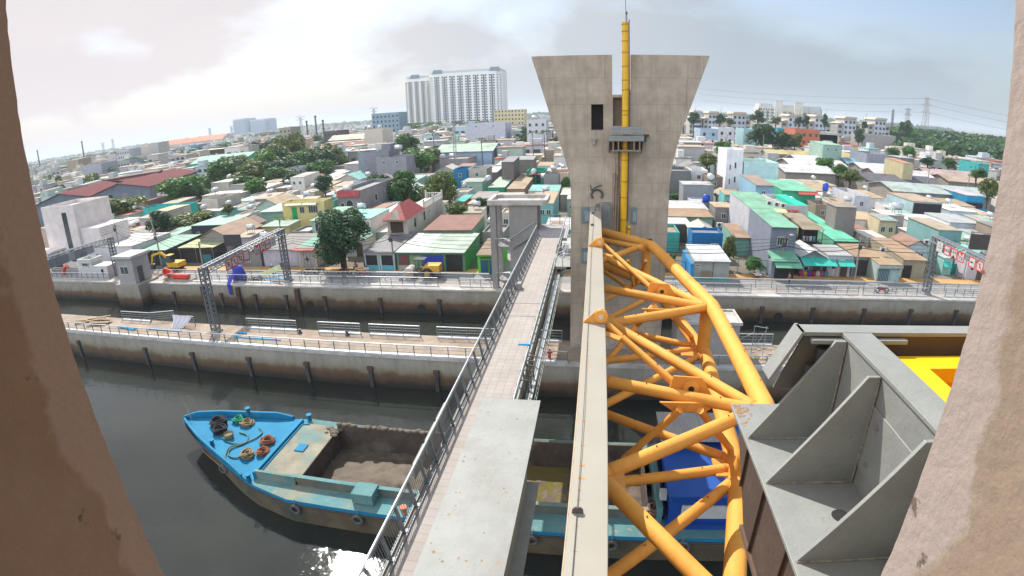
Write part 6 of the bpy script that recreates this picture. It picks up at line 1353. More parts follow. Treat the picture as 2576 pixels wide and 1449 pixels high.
mast('phone_mast','thin roof mast standing on the pinkish grey house','mast',-42,158,17,.9,.5,14,ms,gP)
for x,v,h,a,lb in ((-711,1200,40,14,'broad armed pylon left of the seven storey block'),(-808,1200,37,7,'small pylon beside the hazy far slabs'),(-512,1200,45,11,'pylon rising above the seven storey block'),(-1426,1200,38,9,'widest of the far left horizon pylons'),(-1380,1200,45,5,'tall pylon on the far left horizon'),(-1000,1300,36,9,'pylon left of the orange roof'),(-1080,1300,38,6,'second pylon left of the orange roof')):
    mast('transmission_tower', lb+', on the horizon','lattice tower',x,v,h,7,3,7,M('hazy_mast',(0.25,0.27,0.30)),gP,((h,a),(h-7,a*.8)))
for x,v,h,lb in ((-223,400,26,'tallest of three dark smoke stacks'),(-231.5,400,22.5,'left short one of three dark smoke stacks'),(-216.3,400,22,'right short one of three dark smoke stacks'),(-508,400,31,'grey stack on the left horizon, taller one'),(-589,400,30,'dark stack near the left jamb')):
    t = thing('smoke_stack', lb, 'smoke stack', (x,v,0), 'smoke stacks'); MB().tube([(x,v,0),(x,v,h)],[1.0,.65],10).build('shaft', M('stack_dark',(0.10,0.10,0.10)), t); MB().tube([(x,v,h-1.2),(x,v,h)],.95,10).build('rim', dark2, t)
t = thing('tower_crane','thin tower crane on the horizon left of the concrete tower','crane',(-52,900,0)); MB().bar((-42,900,0),(-42,900,36),1.6).build('crane_mast', ms, t); MB().bar((-52,900,31),(-8,900,31),1.0).bar((-42,900,36),(-12,900,31),.4).bar((-42,900,36),(-52,900,31),.4).build('jib', ms, t)
def wire(t, a, b, sag, r): 
    return MB().tube([(a[0]+(b[0]-a[0])*q, a[1]+(b[1]-a[1])*q, a[2]+(b[2]-a[2])*q-sag*4*q*(1-q)) for q in (i/10 for i in range(11))], r, 5).build('wire', M('wire_grey',(0.10,0.10,0.11)), t)
t = thing('power_lines','faint high voltage lines between the right hand transmission towers','power line',(320,500,40))
for dz in (0,-6,-13): wire(t,(315,500,44+dz),(120,640,46+dz),5,.1); wire(t,(325,500,44+dz),(520,420,34+dz),5,.1)
pole_m = M('pole_concrete', (0.30,0.27,0.24), 0.9, 0.2, 2, 0.1); cab = M('cable_black',(0.012,0.012,0.014),0.6,0.1,1,0)
gU = 'concrete utility poles along the street'
poles = [(-65.5,62.2,5.6,'carrying many cables before the mint roofed shop'),(-74.5,62.2,7.2,'dark and tall beside the far left gantry'),(-72.5,69.0,8.8,'pale and leaning behind the white kiosk'),(-57.0,62.3,3.8,'short, in front of the yellow green roofed shop'),(-25.1,61.0,5.2,'in front of the grey and white shop roofs'),(22.6,61.2,5.2,'with a lamp, before the slate blue house'),(32.3,61.0,5.2,'between aqua roof and the tan roofed house'),(49.5,62.5,6.4,'behind the right sign gantry'),(78.0,118.0,9.8,'thin, among big sheet roofs on the right'),(64.0,132.0,9.6,'thin, by the yellow green tree row'),(97.0,128.0,10.2,'near the right jamb'),(58,186,12,'tall and pale below the dark green tree'),(80,190,12,'pale, before the terracotta block')]
for x,v,h,lb in poles:
    t = thing('utility_pole','utility pole '+lb,'utility pole',(x,v,0),gU); lean = .9 if 'leaning' in lb else 0
    MB().tube([(x,v,0),(x-lean,v,h)],[.14*(1+v*.001),.09*(1+v*.001)],8).build('shaft', pole_m, t)
    MB().box(x-lean-.5,x-lean+.5,v-.12,v-.04,h-.5,h-.4).build('cross_arm', dark2, t)
    if v < 63 and h > 5: MB().box(x-.25,x+.2,v-.3,v-.15,h-1.3,h-.8).tube([(x-.15,v-.2,h-.6),(x-.15,v-.2,h-.95)],.08,8).build('junction_box', dark2, t)
    if 'lamp' in lb: MB().tube([(x,v,h-.1),(x+.5,v-.5,h+.25)],.03,6).build('lamp_arm', dark2, t); MB().ball((x+.6,v-.6,h+.22),.2,8,(1.4,.8,.5)).build('lamp_head', white, t)
t = thing('street_cables','tangle of black street cables sagging from pole to pole, left part','cables',(-50,61,5),'street cables')
L_ = [(-90,62.2,6.5),(-74.5,62.2,6.9),(-65.5,62.2,5.3),(-57,62.3,3.8),(-40,62,4.4),(-25.1,61,5.0),(-8,60.6,4.6)]
for a, b in zip(L_, L_[1:]):
    for k in range(4):
        z_ = -.28*k; o_ = MB().tube([(a[0]+(b[0]-a[0])*q, a[1]-.1*k, a[2]+z_+(b[2]-a[2])*q-(.3+.22*k)*4*q*(1-q)) for q in (i/10 for i in range(11))], .022 if k < 3 else .035, 5).build('cable', cab, t)
for dx,v_,z_ in ((-62,70,3.3),(-70,68,4.2),(-54,66,3.4)): MB().tube([(-65.5,62.2,5.3),((-65.5+dx)/2,(62.2+v_)/2,4),(dx,v_,z_)],.02,5).build('cable', cab, t)
t = thing('street_cables','black street cables sagging between the poles on the right of the tower','cables',(30,61,5),'street cables')
L_ = [(6,60.6,4.2),(22.6,61.2,5.0),(32.3,61,5.0),(49.5,62.5,5.6),(62,63,5.4)]
for a, b in zip(L_, L_[1:]):
    for k in range(4):
        MB().tube([(a[0]+(b[0]-a[0])*q, a[1]-.1*k, a[2]-.3*k+(b[2]-a[2])*q-(.15+.16*k)*4*q*(1-q)) for q in (i/10 for i in range(11))], .02 if k < 3 else .045, 5).build('cable', cab, t)
t = thing('billboard','black backed billboard on posts behind the left sign gantry','billboard',(-50,61.8,0)); MB().box(-51.6,-48.6,61.7,61.85,3.2,4.9).build('board', M('black_board',(0.04,0.04,0.045)), t); MB().bar((-51.2,61.9,0),(-51.2,61.9,4.8),.12).bar((-49,61.9,0),(-49,61.9,4.8),.12).build('post', rail_m, t)
t = thing('billboard','dark back of a framed billboard above the right sign gantry','billboard',(50,62,0)); MB().box(48.6,52.2,61.8,61.95,4.2,6.2).build('board', M('dark_brown_board',(0.07,0.055,0.05)), t); MB().bar((48.8,62,0),(48.8,62,6.6),.12).bar((52,62,0),(52,62,6.6),.12).bar((48.6,62,6.4),(52.2,62,6.4),.1).build('frame', greysteel2, t)
# ------------------------------------------------------------------ shops' awnings and goods on the right
for (u0,u1,lb,tag_) in ((25.2,29.6,'wide bright turquoise awning over the shop full of goods','a'),(29.9,32.0,'short turquoise corrugated awning jutting out beside the wide one','b')):
    t = thing('shop_awning', lb, 'awning', (u0,61.2,0)); MB().prism([(60.5,1.75),(62.2,2.35),(62.2,2.42),(60.5,1.82)],'x',u0,u1).build('sheet', tealM, t); MB().bar((u0+.1,60.7,0),(u0+.1,60.7,1.85),.06).bar((u1-.1,60.7,0),(u1-.1,60.7,1.85),.06).build('post', rail_m, t)
q = random.Random(3); cols = [(.30,.03,.12),(.45,.20,.03),(.10,.04,.30),(.25,.02,.05),(.5,.45,.4),(.35,.05,.20),(.05,.2,.25)]
nmz = ['crimson','amber','purple','dark red','cream','magenta','teal']
for k in range(7):
    t = thing('goods_sack', '%s bundle of goods under the turquoise awning' % nmz[k], 'sack', (25.4+k*.55,61.7,0), 'bundles of goods under the awning'); x = 25.4+k*.55
    MB().ball((x,61.7,.42),.42,9,(.8,.7,1.1)).build('bundle', M('goods_%d'%k, cols[k], .8, .3, 5, .3), t)
MB_ = thing('rubble_heap','heap of broken grey white sheets by the green fence','rubble',(20.2,60.6,0)); m = MB()
for k in range(26):
    x, y, z = 20.2+q.gauss(0,.7), 60.9+q.gauss(0,.2), .13+abs(q.gauss(0,.22)); a = q.uniform(0,6); m.bar((x,y,z),(x+.5*math.cos(a),y+.3*math.sin(a),z+q.uniform(-.1,.3)),.4,.05)
o = m.build('broken_sheets', M('rubble_grey',(0.38,0.36,0.34),.9,.3,3,.3), MB_)
t = thing('fence','low green wire fence around a yard full of bushes','fence',(17,61.8,0)); MB().bar((16.0,61.9,1.9),(21.8,61.9,1.9),.08).bar((16.0,61.9,.1),(21.8,61.9,.1),.06).build('rail', M('fence_green',(0.10,0.22,0.14)), t)
for k in range(5): MB().bar((16+k*1.45,61.9,0),(16+k*1.45,61.9,1.9),.07).build('post', M('fence_green',(0.10,0.22,0.14)), t)
m = MB()
for k in range(26): m.bar((18.9+k*.11,61.9,.1),(18.9+k*.11,61.9,1.8),.015)
m.build('mesh_panel', M('fence_green',(0.10,0.22,0.14)), t)
t = thing('gate','blue arched metal gate left of the bright white roofed house','gate',(10,61.9,0)); bm2 = M('gate_blue',(0.01,0.16,0.34)); m = MB().bar((8.0,61.8,0),(8.0,61.8,1.7),.1).bar((11.0,61.8,0),(11.0,61.8,1.7),.1).bar((9.5,61.8,0),(9.5,61.8,1.4),.06)
for zz in (.3,.7,1.1): m.bar((8,61.8,zz),(11,61.8,zz),.05)
m.tube([(8+.3*i,61.8,1.4+.3*math.sin(i*math.pi/10)) for i in range(11)],.04,5); m.build('gate_frame', bm2, t)
# ------------------------------------------------------------------ kiosk, booths, working gear on the quay
t = thing('pump_booth','small grey concrete booth with one window on the far quay by the water','booth',(-62,53.5,0))
MB().box(-65.4,-60.6,52.3,56.4,-3.6,.3).build('base', quaywall, t); MB().box(-64.7,-61.3,52.7,55.9,.3,4.0).build('wall', M('booth_grey',(0.36,0.34,0.34),.9,.1,1,.1), t); MB().box(-65.0,-61.0,52.4,56.2,4.0,4.35).build('roof', M('booth_roof',(0.50,0.49,0.48),.9,.1,1,.1), t)
win(t, -64.0, 1.7, 1.7, 1.15, 52.7, bars=1); MB().box(-61.3,-61.26,53.4,54.4,.4,2.6).build('door', dark2, t)
t = thing('kiosk','low white kiosk with flat roof beside the grey booth','kiosk',(-74,56,0)); MB().box(-78.2,-74.6,56.0,58.6,0,1.6).box(-74.6,-71.0,56.0,58.6,0,1.9).build('wall', white, t); MB().plate([[(-78,56.2),(-74.8,56.2),(-74.8,58.6),(-78,58.6)],[(-77.8,56.4),(-75,56.4),(-75,58.4),(-77.8,58.4)]],'z',2.3,2.9).box(-77.9,-74.9,56.3,58.5,1.6,2.4).build('roof', white, t); win(t,-77.3,1.75,1.6,.6,56.25,bars=0); MB().box(-72.5,-72.0,55.94,55.996,.7,1.4).build('hatch', dark, t)
orr = M('signal_orange',(0.75,0.07,0.015),.5,.15,3,.1)
def rolls(nm,lab,x,y,z,n,r,group):
    t = thing(nm,lab,'hose rolls',(x,y,z),group); m = MB()
    for k in range(n): a = k*.9; MB().tube([(x+.35*math.cos(a)+r*math.cos(b), y+.3*math.sin(a), z+r+.16*k+r*math.sin(b)*.9) for b in (i*math.pi/6 for i in range(12))], .13, 6, False, True).build('hose_coil', orr, t)
rolls('hose_stack','stack of bright orange hose coils on the quay right of the grey booth',-57.7,55.7,0,5,.55,'orange gear on the quay')
t = thing('float_drum','long orange red float drum lying on the quay edge','float',(-55.3,55.6,0),'orange gear on the quay'); MB().box(-56.6,-53.8,55.2,56.0,.35,.95).build('drum_body', M('float_red',(0.72,0.03,0.01),.5), t, .12); MB().box(-58.4,-53,55.1,56.3,.13,.3).build('pallet', wood, t)
rolls('hose_stack','heap of orange life rings behind the white kiosk',-70.6,57.5,0,3,.5,'orange gear on the quay')
t = thing('orange_sheet','crumpled orange red sheet by the fence left of the white kiosk','sheet',(-83,57,0)); MB().tube([(-84,57,0),(-83.6,57.2,1.2),(-82.5,57,1.6),(-81.6,56.8,1.4)],[.3,.3,.25,.1],7).build('sheet_body', orr, t)
t = thing('tarpaulin','royal blue tarpaulin over a machine hanging over the quay edge','tarpaulin',(-45.2,55.6,0)); tm_ = M('royal_tarp',(0.02,0.03,0.36),.55,.2,3,.5); m = MB(); q = random.Random(12); n = 14
rings = [(-.95+.0,.75),(-.3,.8),(.0,.85),(.5,1.0),(1.0,.9),(1.5,.75),(1.9,.85),(2.15,.5),(2.25,.1)]
vs = []; 
for z_, r_ in rings:
    for j in range(n): a = 2*math.pi*j/n; rr2 = r_*(1+.16*math.sin(a*3+z_*2)+q.uniform(-.06,.06)); vs.append((-45.4+rr2*math.cos(a)*1.15+(.15*z_ if z_>0 else 0)-.3*(z_>1.5),55.9+rr2*.6*math.sin(a),max(.02,z_) if z_>-.1 else .02))
fs = [(i*n+j,i*n+(j+1)%n,(i+1)*n+(j+1)%n,(i+1)*n+j) for i in range(len(rings)-1) for j in range(n)]
m.add(vs, fs, True); m.add([(-46.2,55.0,1.0),(-45.3,55.0,1.0),(-45.5,54.1,.1),(-45.45,54.05,-1.3),(-45.95,54.05,-1.3),(-46.1,54.1,.1)],[(0,1,2,5),(5,2,3,4)]); m.build('tarp_body', tm_, t)
bp_ = M('blue_pipe', (0.02,0.35,0.62), 0.4, 0.1, 2, 0)
for x0,y0,x1,y1,z,lb in ((-41.5,56.2,-37.2,56.0,.3,'long blue pipes lying on the quay left of the gantry leg'),(-41.0,56.6,-38.6,56.6,.6,'blue pipe raised on the clutter by the gantry leg'),(-50.0,39.2,-47.2,38.8,.12,'thick bright blue roll on the island pier'),(-45.6,39.3,-40.8,39.4,.1,'long blue pipe on the pier below the white sheet'),(-34.0,39.9,-32.8,39.9,.1,'short blue pipe right of the gantry foot'),(-33.6,38.9,-28.2,38.9,.08,'thin grey blue pipe lying along the island pier')):
    t = thing('pipe', lb, 'pipe', ((x0+x1)/2,y0,z), 'blue pipes lying about'); MB().tube([(x0,y0,z),(x1,y1,z)], .07 if 'thin' in lb else (.16 if 'thick' in lb else .09), 8).build('pipe_body', bp_, t)
t = thing('board','pale yellow board leaning across the quay railing','board',(-40.3,56.2,0)); MB().bar((-42.0,56.6,.6),(-38.7,56.2,1.9),.08,.7).build('board_sheet', M('lemon_board',(0.62,0.66,0.35)), t)
t = thing('rubbish_heap','heap of dark hoses and scrap on the quay right of the blue tarpaulin','heap',(-43,56,0)); m = MB(); q = random.Random(8)
for k in range(22): a = q.uniform(0,6); x, y = -42.6+q.gauss(0,.9), 56+q.gauss(0,.25); m.tube([(x,y,.1),(x+.6*math.cos(a),y+.3*math.sin(a),.3+q.random()*.35),(x+1.1*math.cos(a),y,.1)],.05,5)
m.build('scrap', dark2, t)
for k,(x,y,z,w,lb) in enumerate(((-54.0,39.3,.1,2.6,'timber plank stack on the pier near left jamb, right one'),(-55.2,40.2,.1,2.8,'timber plank stack on the pier near left jamb, taller one'),(-57.2,39.6,.1,1.8,'timber plank stack on the pier near left jamb, left one'),(-62.2,57.0,.1,2.0,'timber planks beside the grey booth'))):
    t = thing('plank_stack', lb, 'planks', (x,y,z), 'plank stacks')
    for j in range(3): MB().bar((x-w/2,y-.5+j*.42,z+.12*(j%2)+.1),(x+w/2,y+.2+j*.4,z+.12*(j%2)+.35*(k==1)),.38,.07).build('plank', wood, t)
t = thing('draped_sheet','thin white sheet draped over a railing panel on the island pier','sheet',(-42,41,0)); m = MB(); vs = []; nx, nz_ = 22, 12
for i in range(nx+1):
    for j in range(nz_+1):
        q_ = i/nx; s_ = j/nz_; x = -43.3+2.8*q_*(1-.42*s_**1.2)+.35*s_; vs.append((x, 40.93-.9*s_**2+.07*math.sin(q_*26+s_*3)*(.3+s_), 1.12*(1-s_)+.03+.02*math.sin(q_*9)))
m.add(vs,[(i*(nz_+1)+j,(i+1)*(nz_+1)+j,(i+1)*(nz_+1)+j+1,i*(nz_+1)+j+1) for i in range(nx) for j in range(nz_)],True); m.build('sheet_cloth', M('white_net',(0.62,0.58,0.64),.8,.1,6,.2), t)
bol = thing('bollard','dark iron bollard','bollard',(0,0,0),'iron bollards on the pier'); MB().tube([(0,0,0),(0,0,.12),(0,0,.13),(0,0,.34),(0,0,.36),(0,0,.42)],[.2,.2,.12,.12,.22,.18],12).build('bollard_body', dark2, bol); bol.location = (14.6,38.6,0); bol['label'] = 'dark iron bollard on the pier right of the orange truss'
dup(bol,(-22.2,40.9,0),label='dark iron bollard on the pier between middle railing panels'); dup(bol,(-27.2,40.8,0),label='dark iron bollard on the pier by the blue tipped panel')
t = thing('hydrant','small red hydrant behind pier railing left of the concrete tower','hydrant',(-3.4,38.2,0)); MB().tube([(-3.4,38.2,0),(-3.4,38.2,.7),(-3.4,38.2,.8)],[.13,.13,.05],10).tube([(-3.65,38.2,.5),(-3.15,38.2,.5)],.07,8).build('hydrant_body', M('crimson_paint',(0.35,0.02,0.04)), t)
sc = thing('scaffold_frame','thin scaffold frame on the pier right of the pale hut','scaffold',(13.5,39.6,0)); m = MB()
for x in (13.1,14.1): m.tube([(x,39.6,0),(x,39.6,2.6)],.03,6)
m.tube([(13.1,39.6,2.6),(14.1,39.2,2.6)],.03,6).tube([(13.1,39.6,2.0),(11.9,39.6,1.4)],.02,6).tube([(13.1,39.6,1.0),(14.1,39.6,1.0)],.02,6).tube([(13.1,39.6,.3),(14.1,39.6,2.2)],.02,6); m.build('tubes', galv, sc)
t = thing('rubble_heap','strewn pale rubble and wires on the pier right of the truss','rubble',(16,39.6,0)); m = MB(); q = random.Random(31)
for k in range(60): x, y = q.uniform(13,22), q.uniform(38.6,41.2); s_ = q.uniform(.05,.18); m.ball((x,y,.03),s_,6,(1.4,1,.5))
m.build('debris', M('debris',(0.42,0.34,0.28),.9,.3,3,.2), t); t['kind'] = 'stuff'
# road roller
t = thing('road_roller','yellow road roller with grey drum and black canopy on the road','road roller',(-20.3,58.4,0)); yr = M('roller_yellow',(0.62,0.33,0.02),.5,.2,2,.1)
MB().tube([(-22.0,57.6,.7),(-22.0,59.3,.7)],.7,22).build('drum', M('drum_grey',(0.42,0.38,0.36),.6,.15,2,.1), t)
for y in (57.5,59.38): MB().bar((-22.2,y,.8),(-20.6,y,.95),.14,.1).build('drum_arm', yr, t)
MB().box(-19.9,-18.1,57.7,59.2,.75,1.75).prism([(-20.4,.75),(-19.9,.75),(-19.9,1.6),(-20.1,1.6)],'y',57.8,59.1).build('engine_hood', yr, t, .05)
w_o = MB().tube([(-19.6,57.55,.72),(-19.6,57.95,.72)],.72,20).build('wheel', black, t); MB().tube([(-19.6,57.53,.72),(-19.6,57.56,.72)],.35,14).build('rim', yr, w_o)
w_o = MB().tube([(-19.6,58.9,.72),(-19.6,59.3,.72)],.72,20).build('wheel', black, t); MB().tube([(-19.6,59.3,.72),(-19.6,59.33,.72)],.35,14).build('rim', yr, w_o)
MB().box(-21.3,-19.9,57.8,59.1,2.35,2.43).build('canopy', M('canopy_dark',(0.06,0.06,0.065)), t)
for x in (-21.1,-20.0):
    for y in (57.9,59.0): MB().bar((x,y,.9),(x,y,2.35),.06).build('canopy_post', dark2, t)
MB().box(-20.7,-20.2,58.2,58.7,.9,1.35).box(-20.3,-20.2,58.2,58.7,1.35,1.8).build('seat', dark2, t); MB().tube([(-21.0,58.45,1.1),(-20.85,58.45,1.6)],.03,6).tube([(-20.85+.0,58.45+.18*math.cos(a),1.6+.18*math.sin(a)) for a in (i*math.pi/6 for i in range(12))],.02,5,False,True).build('steering_wheel', dark2, t)
# excavator
t = thing('excavator','yellow excavator arm and cab partly behind the left gantry leg','excavator',(-61.5,60.2,0)); ye = M('excavator_yellow',(0.72,0.40,0.015),.5,.2,2,.1)
MB().box(-62.6,-60.0,59.4,60.1,0,.55).box(-62.6,-60.0,61.0,61.6,0,.55).build('track', dark2, t, .1); MB().box(-61.8,-59.4,59.6,61.4,.6,1.35).build('engine_housing', ye, t, .05); MB().box(-61.6,-60.7,59.6,60.5,1.35,2.4).build('cab', glass, t); MB().box(-61.65,-60.65,59.55,60.55,2.4,2.5).build('cab_roof', ye, t)
MB().bar((-61.7,60.8,1.2),(-63.6,60.6,2.7),.28,.35).bar((-63.6,60.6,2.7),(-65.2,60.4,2.3),.25,.3).build('boom', ye, t); MB().bar((-65.2,60.4,2.4),(-65.6,60.3,.8),.2,.22).build('stick', ye, t); MB().prism([(-66.1,.3),(-65.3,.1),(-65.1,.9),(-65.7,1.0)],'y',60.0,60.6).build('bucket', dark2, t)
# motorbikes
def bike(loc, rz, lab, colr, first=[None]):
    t = thing('motorbike', lab, 'motorbike', (0,0,0), 'motorbikes parked by the pavement')
    for x in (-.62,.62):
        w_ = MB().tube([(x+.27*math.cos(a),0,.29+.27*math.sin(a)) for a in (i*math.pi/8 for i in range(16))],.05,6,False,True).build('wheel', black, t); MB().tube([(x,-.04,.29),(x,.04,.29)],.14,10).build('rim', galv, w_)
    MB().add([(-.6,-.1,.62),(-.6,.1,.62),(.15,.1,.6),(.15,-.1,.6),(-.35,-.14,.35),(-.35,.14,.35),(.35,.1,.35),(.35,-.1,.35),(.5,-.07,.8),(.5,.07,.8)],[(0,1,2,3),(0,3,7,4),(1,5,6,2),(0,4,5,1),(4,7,6,5),(3,2,9,8),(3,8,7),(2,6,9),(7,8,9,6)]).build('body', colr, t)
    MB().box(-.7,.1,-.13,.13,.66,.76).build('seat', black, t, .03); MB().tube([(.62,0,.29),(.48,0,.95)],.03,6).build('fork', galv, t); MB().tube([(.40,-.32,1.0),(.48,0,.97),(.40,.32,1.0)],.02,6).build('handlebar', dark2, t); MB().ball((.58,0,.85),.09,8).build('headlight', white, t)
    t.location = loc; t.rotation_euler = (0,0,rz); return t
mdk = M('bike_dark',(0.03,0.03,0.035),.35); mrd = M('bike_red',(0.25,0.02,0.02),.35); myl = M('bike_yellow',(0.55,0.33,0.03),.4)
bike((-36.2,59.2,0),.1,'dark motorbike parked left of the round tree',mdk); bike((-34.7,59.3,0),.15,'second dark motorbike in front of the round tree',mdk); bike((-31.3,59.3,0),.05,'black motorbike beside the seated people',mrd); bike((-30.0,59.3,0),-.1,'yellow motorbike beside the seated people',myl)
bike((-41.5,61.0,.13),0,'grey motorbike behind the gantry leg by dark gates',mdk)
bike((33.6,56.3,0),.1,'toppled looking pile with a red motorbike behind right railing',mrd)
# people: one continuous skinned body each, clothing as tinted parts
def person(x, y, z0, lab, shirt, pants, pose, face=0.0, h=1.62, hat=None):
    t = thing('person', lab, 'person', (0,0,0), 'people on the street')
    if pose == 'stand': J = dict(hip=(0,0,.86),ch=(0,0,1.25),nk=(0,0,1.42),hd=(0,.02,1.56),lk=(-.1,.03,.46),lf=(-.11,0,.05),lt=(-.12,.14,.03),rk=(.1,.03,.46),rf=(.11,0,.05),rt=(.12,.14,.03),le=(-.27,0,1.1),lh=(-.25,.12,.88),re=(.27,0,1.1),rh=(.25,.12,.88),ls=(-.19,0,1.36),rs=(.19,0,1.36),lp=(-.09,0,.84),rp=(.09,0,.84))
    else: J = dict(hip=(0,0,.42),ch=(0,.06,.78),nk=(0,.12,.95),hd=(0,.16,1.09),lk=(-.14,.42,.48),lf=(-.14,.40,.05),lt=(-.15,.54,.03),rk=(.14,.42,.48),rf=(.14,.40,.05),rt=(.15,.54,.03),le=(-.26,.2,.66),lh=(-.14,.40,.60),re=(.26,.2,.66),rh=(.14,.40,.60),ls=(-.18,.08,.90),rs=(.18,.08,.90),lp=(-.09,0,.42),rp=(.09,0,.42))
    Rr = dict(hip=.13,ch=.14,nk=.055,hd=.095,lk=.062,lf=.04,lt=.035,rk=.062,rf=.04,rt=.035,le=.042,lh=.032,re=.042,rh=.032,ls=.065,rs=.065,lp=.09,rp=.09)
    ks = list(J); me = bpy.data.meshes.new('body'); E = [('hip','ch'),('ch','nk'),('nk','hd'),('ch','ls'),('ls','le'),('le','lh'),('ch','rs'),('rs','re'),('re','rh'),('hip','lp'),('lp','lk'),('lk','lf'),('lf','lt'),('hip','rp'),('rp','rk'),('rk','rf'),('rf','rt')]
    vs = [J[k] for k in ks]; es = [(ks.index(a),ks.index(b)) for a,b in E]; rad = [Rr[k] for k in ks]
    for s_, hn in ((-1,'lh'),(1,'rh')):       # five short fingers
        hx = J[hn]
        for f_ in range(5): 
            i0 = len(vs); vs.append((hx[0]+(f_-2)*.016, hx[1]+.05+(0 if f_ else -.02), hx[2]-.06+(.03 if f_ == 0 else 0))); rad.append(.009); es.append((ks.index(hn), i0))
    me.from_pydata(vs, es, []); o = bpy.data.objects.new('body', me); C.objects.link(o); o.parent = t
    md = o.modifiers.new('skin','SKIN'); 
    for i, r_ in enumerate(rad): me.skin_vertices[0].data[i].radius = (r_, r_*.85)
    me.skin_vertices[0].data[0].use_root = True; o.modifiers.new('sub','SUBSURF').levels = 1
    me.materials.append(M('skin',(0.32,0.18,0.12),.6,.05,2,0))
    sh = MB().tube([J['hip'],J['ch'],(J['nk'][0],J['nk'][1],J['nk'][2]-.03)],[.165,.18,.10],12)
    for a,b in (('ls','le'),('rs','re')): sh.tube([J[a],J[b]],[.085,.065],8)
    sh.build('shirt', shirt, t)
    pa = MB(); 
    for a,b,c in (('lp','lk','lf'),('rp','rk','rf')): pa.tube([J[a],J[b],(J[c][0],J[c][1],J[c][2]+.08)],[.115,.085,.06],8)
    pa.build('trousers', pants, t)
    hc = J['hd']; MB().ball((hc[0],hc[1]-.015,hc[2]+.03),.112,12,(.95,1,1)).build('hair' if hat is None else 'hat', hat or M('hair_black',(0.01,0.008,0.007),.5), t)
    MB().ball((hc[0]-.035,hc[1]+.09,hc[2]+.01),.014,6).ball((hc[0]+.035,hc[1]+.09,hc[2]+.01),.014,6).ball((hc[0],hc[1]+.115,hc[2]-.02),.018,6).build('face_features', M('eye_dark',(0.02,0.015,0.015)), t)
    t.location = (x,y,z0); t.rotation_euler = (0,0,face); t.scale = (h/1.65,)*3; return t
bl = M('cloth_black',(0.02,0.02,0.025)); gy = M('cloth_grey',(0.15,0.15,0.17)); wt = M('cloth_white',(0.6,0.58,0.56)); pk = M('cloth_pink',(0.45,0.12,0.16)); nv = M('cloth_navy',(0.02,0.03,0.08)); pu = M('cloth_purple',(0.12,0.03,0.18))
person(-32.4,60.9,.13,'person in black standing on the pavement by the sky blue dado',bl,bl,'stand',2.8)
person(-29.3,61.4,.13,'person in grey standing between the sky blue shop fronts',gy,nv,'stand',3.3)
person(-30.3,60.9,.13,'person in pink sitting low on the pavement',pk,gy,'sit',2.6); person(-28.3,59.6,0,'person in white crouching at the kerb beside the motorbikes',wt,pk,'sit',3.4)
person(-41.5,58.3,0,'person in a white hat and purple shirt working on the promenade',pu,nv,'stand',2.9,1.6,M('hat_white',(0.7,0.68,0.62)))
person(22.6,58.0,0,'worker in brown walking on the right hand road',M('cloth_brown',(0.18,0.11,0.07)),bl,'stand',1.6)
# ------------------------------------------------------------------ the barge
bb = M('boat_blue',(0.01,0.19,0.35),0.75,0.12,0.9,0.1,'blotch',dark=(0.02,0.24,0.36),spec=0.25); bbd = M('boat_royal_blue',(0.005,0.06,0.30),0.6,0.12,0.9,0.05)
worn = M('worn_aqua_deck',(0.10,0.23,0.24),0.8,0.25,0.3,0.2,'blotch speck streak',dark=(0.31,0.26,0.18),spec=0.2); hullm = M('hull_grime',(0.13,0.10,0.06),0.85,0.4,0.6,0.3,'blotch streak speck',dark=(0.03,0.06,0.045))
mudw = M('muddy_hold_wall',(0.075,0.055,0.042),0.9,0.35,1.2,0.5,'blotch speck',dark=(0.17,0.14,0.12)); mud = M('wet_mud',(0.115,0.088,0.062),0.75,0.3,1.2,0.8,'blotch',dark=(0.09,0.07,0.05))
t = thing('barge','long blue mud barge with pointed bow, open hold and wet mud, under the footbridge','barge',(-6,24.5,-3)); T_ = t
CV = 24.55; near = [(-29.4,1.7),(-28.3,.0),(-26.6,-1.35),(-24.6,-2.45),(-22.2,-3.35),(-19.9,-3.85),(-17,-4.15),(-10,-4.3),(4,-4.3),(12,-4.1),(17,-3.2)]
BX = lambda: [(x, s) for x, s in near]
# half breadths about the centre line (y = 24.55 .. bow sheer swings to +1.7)
def half(x):
    tab = [(-29.5,0.12),(-28.5,.72),(-26.5,1.65),(-23.3,2.75),(-21.5,3.35),(-19.9,3.85),(-17,4.15),(10,4.2),(17,3.4)]
    for (a,ya),(b,yb) in zip(tab,tab[1:]):
        if a <= x <= b: return ya+(yb-ya)*(x-a)/(b-a)
    return 3.4
def ctr(x): return CV + max(0, (-17-x))*.148       # the bow points slightly away
xs = [-29.5,-29.1,-28.5,-27.6,-26.6,-25.6,-24.6,-23.4,-22.2,-21,-19.9,-18.5,-17,-14,-10,-5,0,4,8,12,15,17]
def sheer(x): return -1.2 + max(0, (-21-x))*.028
hull = MB(); rows = []
for s in (-1, 1):
    for (f, dz) in ((1.0,0),(1.0,-.28),(.99,-1.0),(.965,-1.8),(.8,-2.6)):
        rows.append([(x + (-dz-.28)*.95*max(0,min(1,(-22-x)/7.5)), ctr(x)+s*half(x)*f, sheer(x)+dz) for x in xs])
n = len(xs); vs = [p for r in rows for p in r]; fs = []; mi = []
for b in (0,5):
    for i in range(4):
        for j in range(n-1): fs.append(((b+i)*n+j,(b+i)*n+j+1,(b+i+1)*n+j+1,(b+i+1)*n+j)); mi.append(0 if i == 0 else 1)
for i in range(4): fs.append((i*n+n-1,(i+5)*n+n-1,(i+6)*n+n-1,(i+1)*n+n-1)); mi.append(1)
hull.v = vs; hull.f = fs; hull.sm = [False]*len(fs); hull.mi = mi; ho = hull.build('hull', [bb, hullm], t)
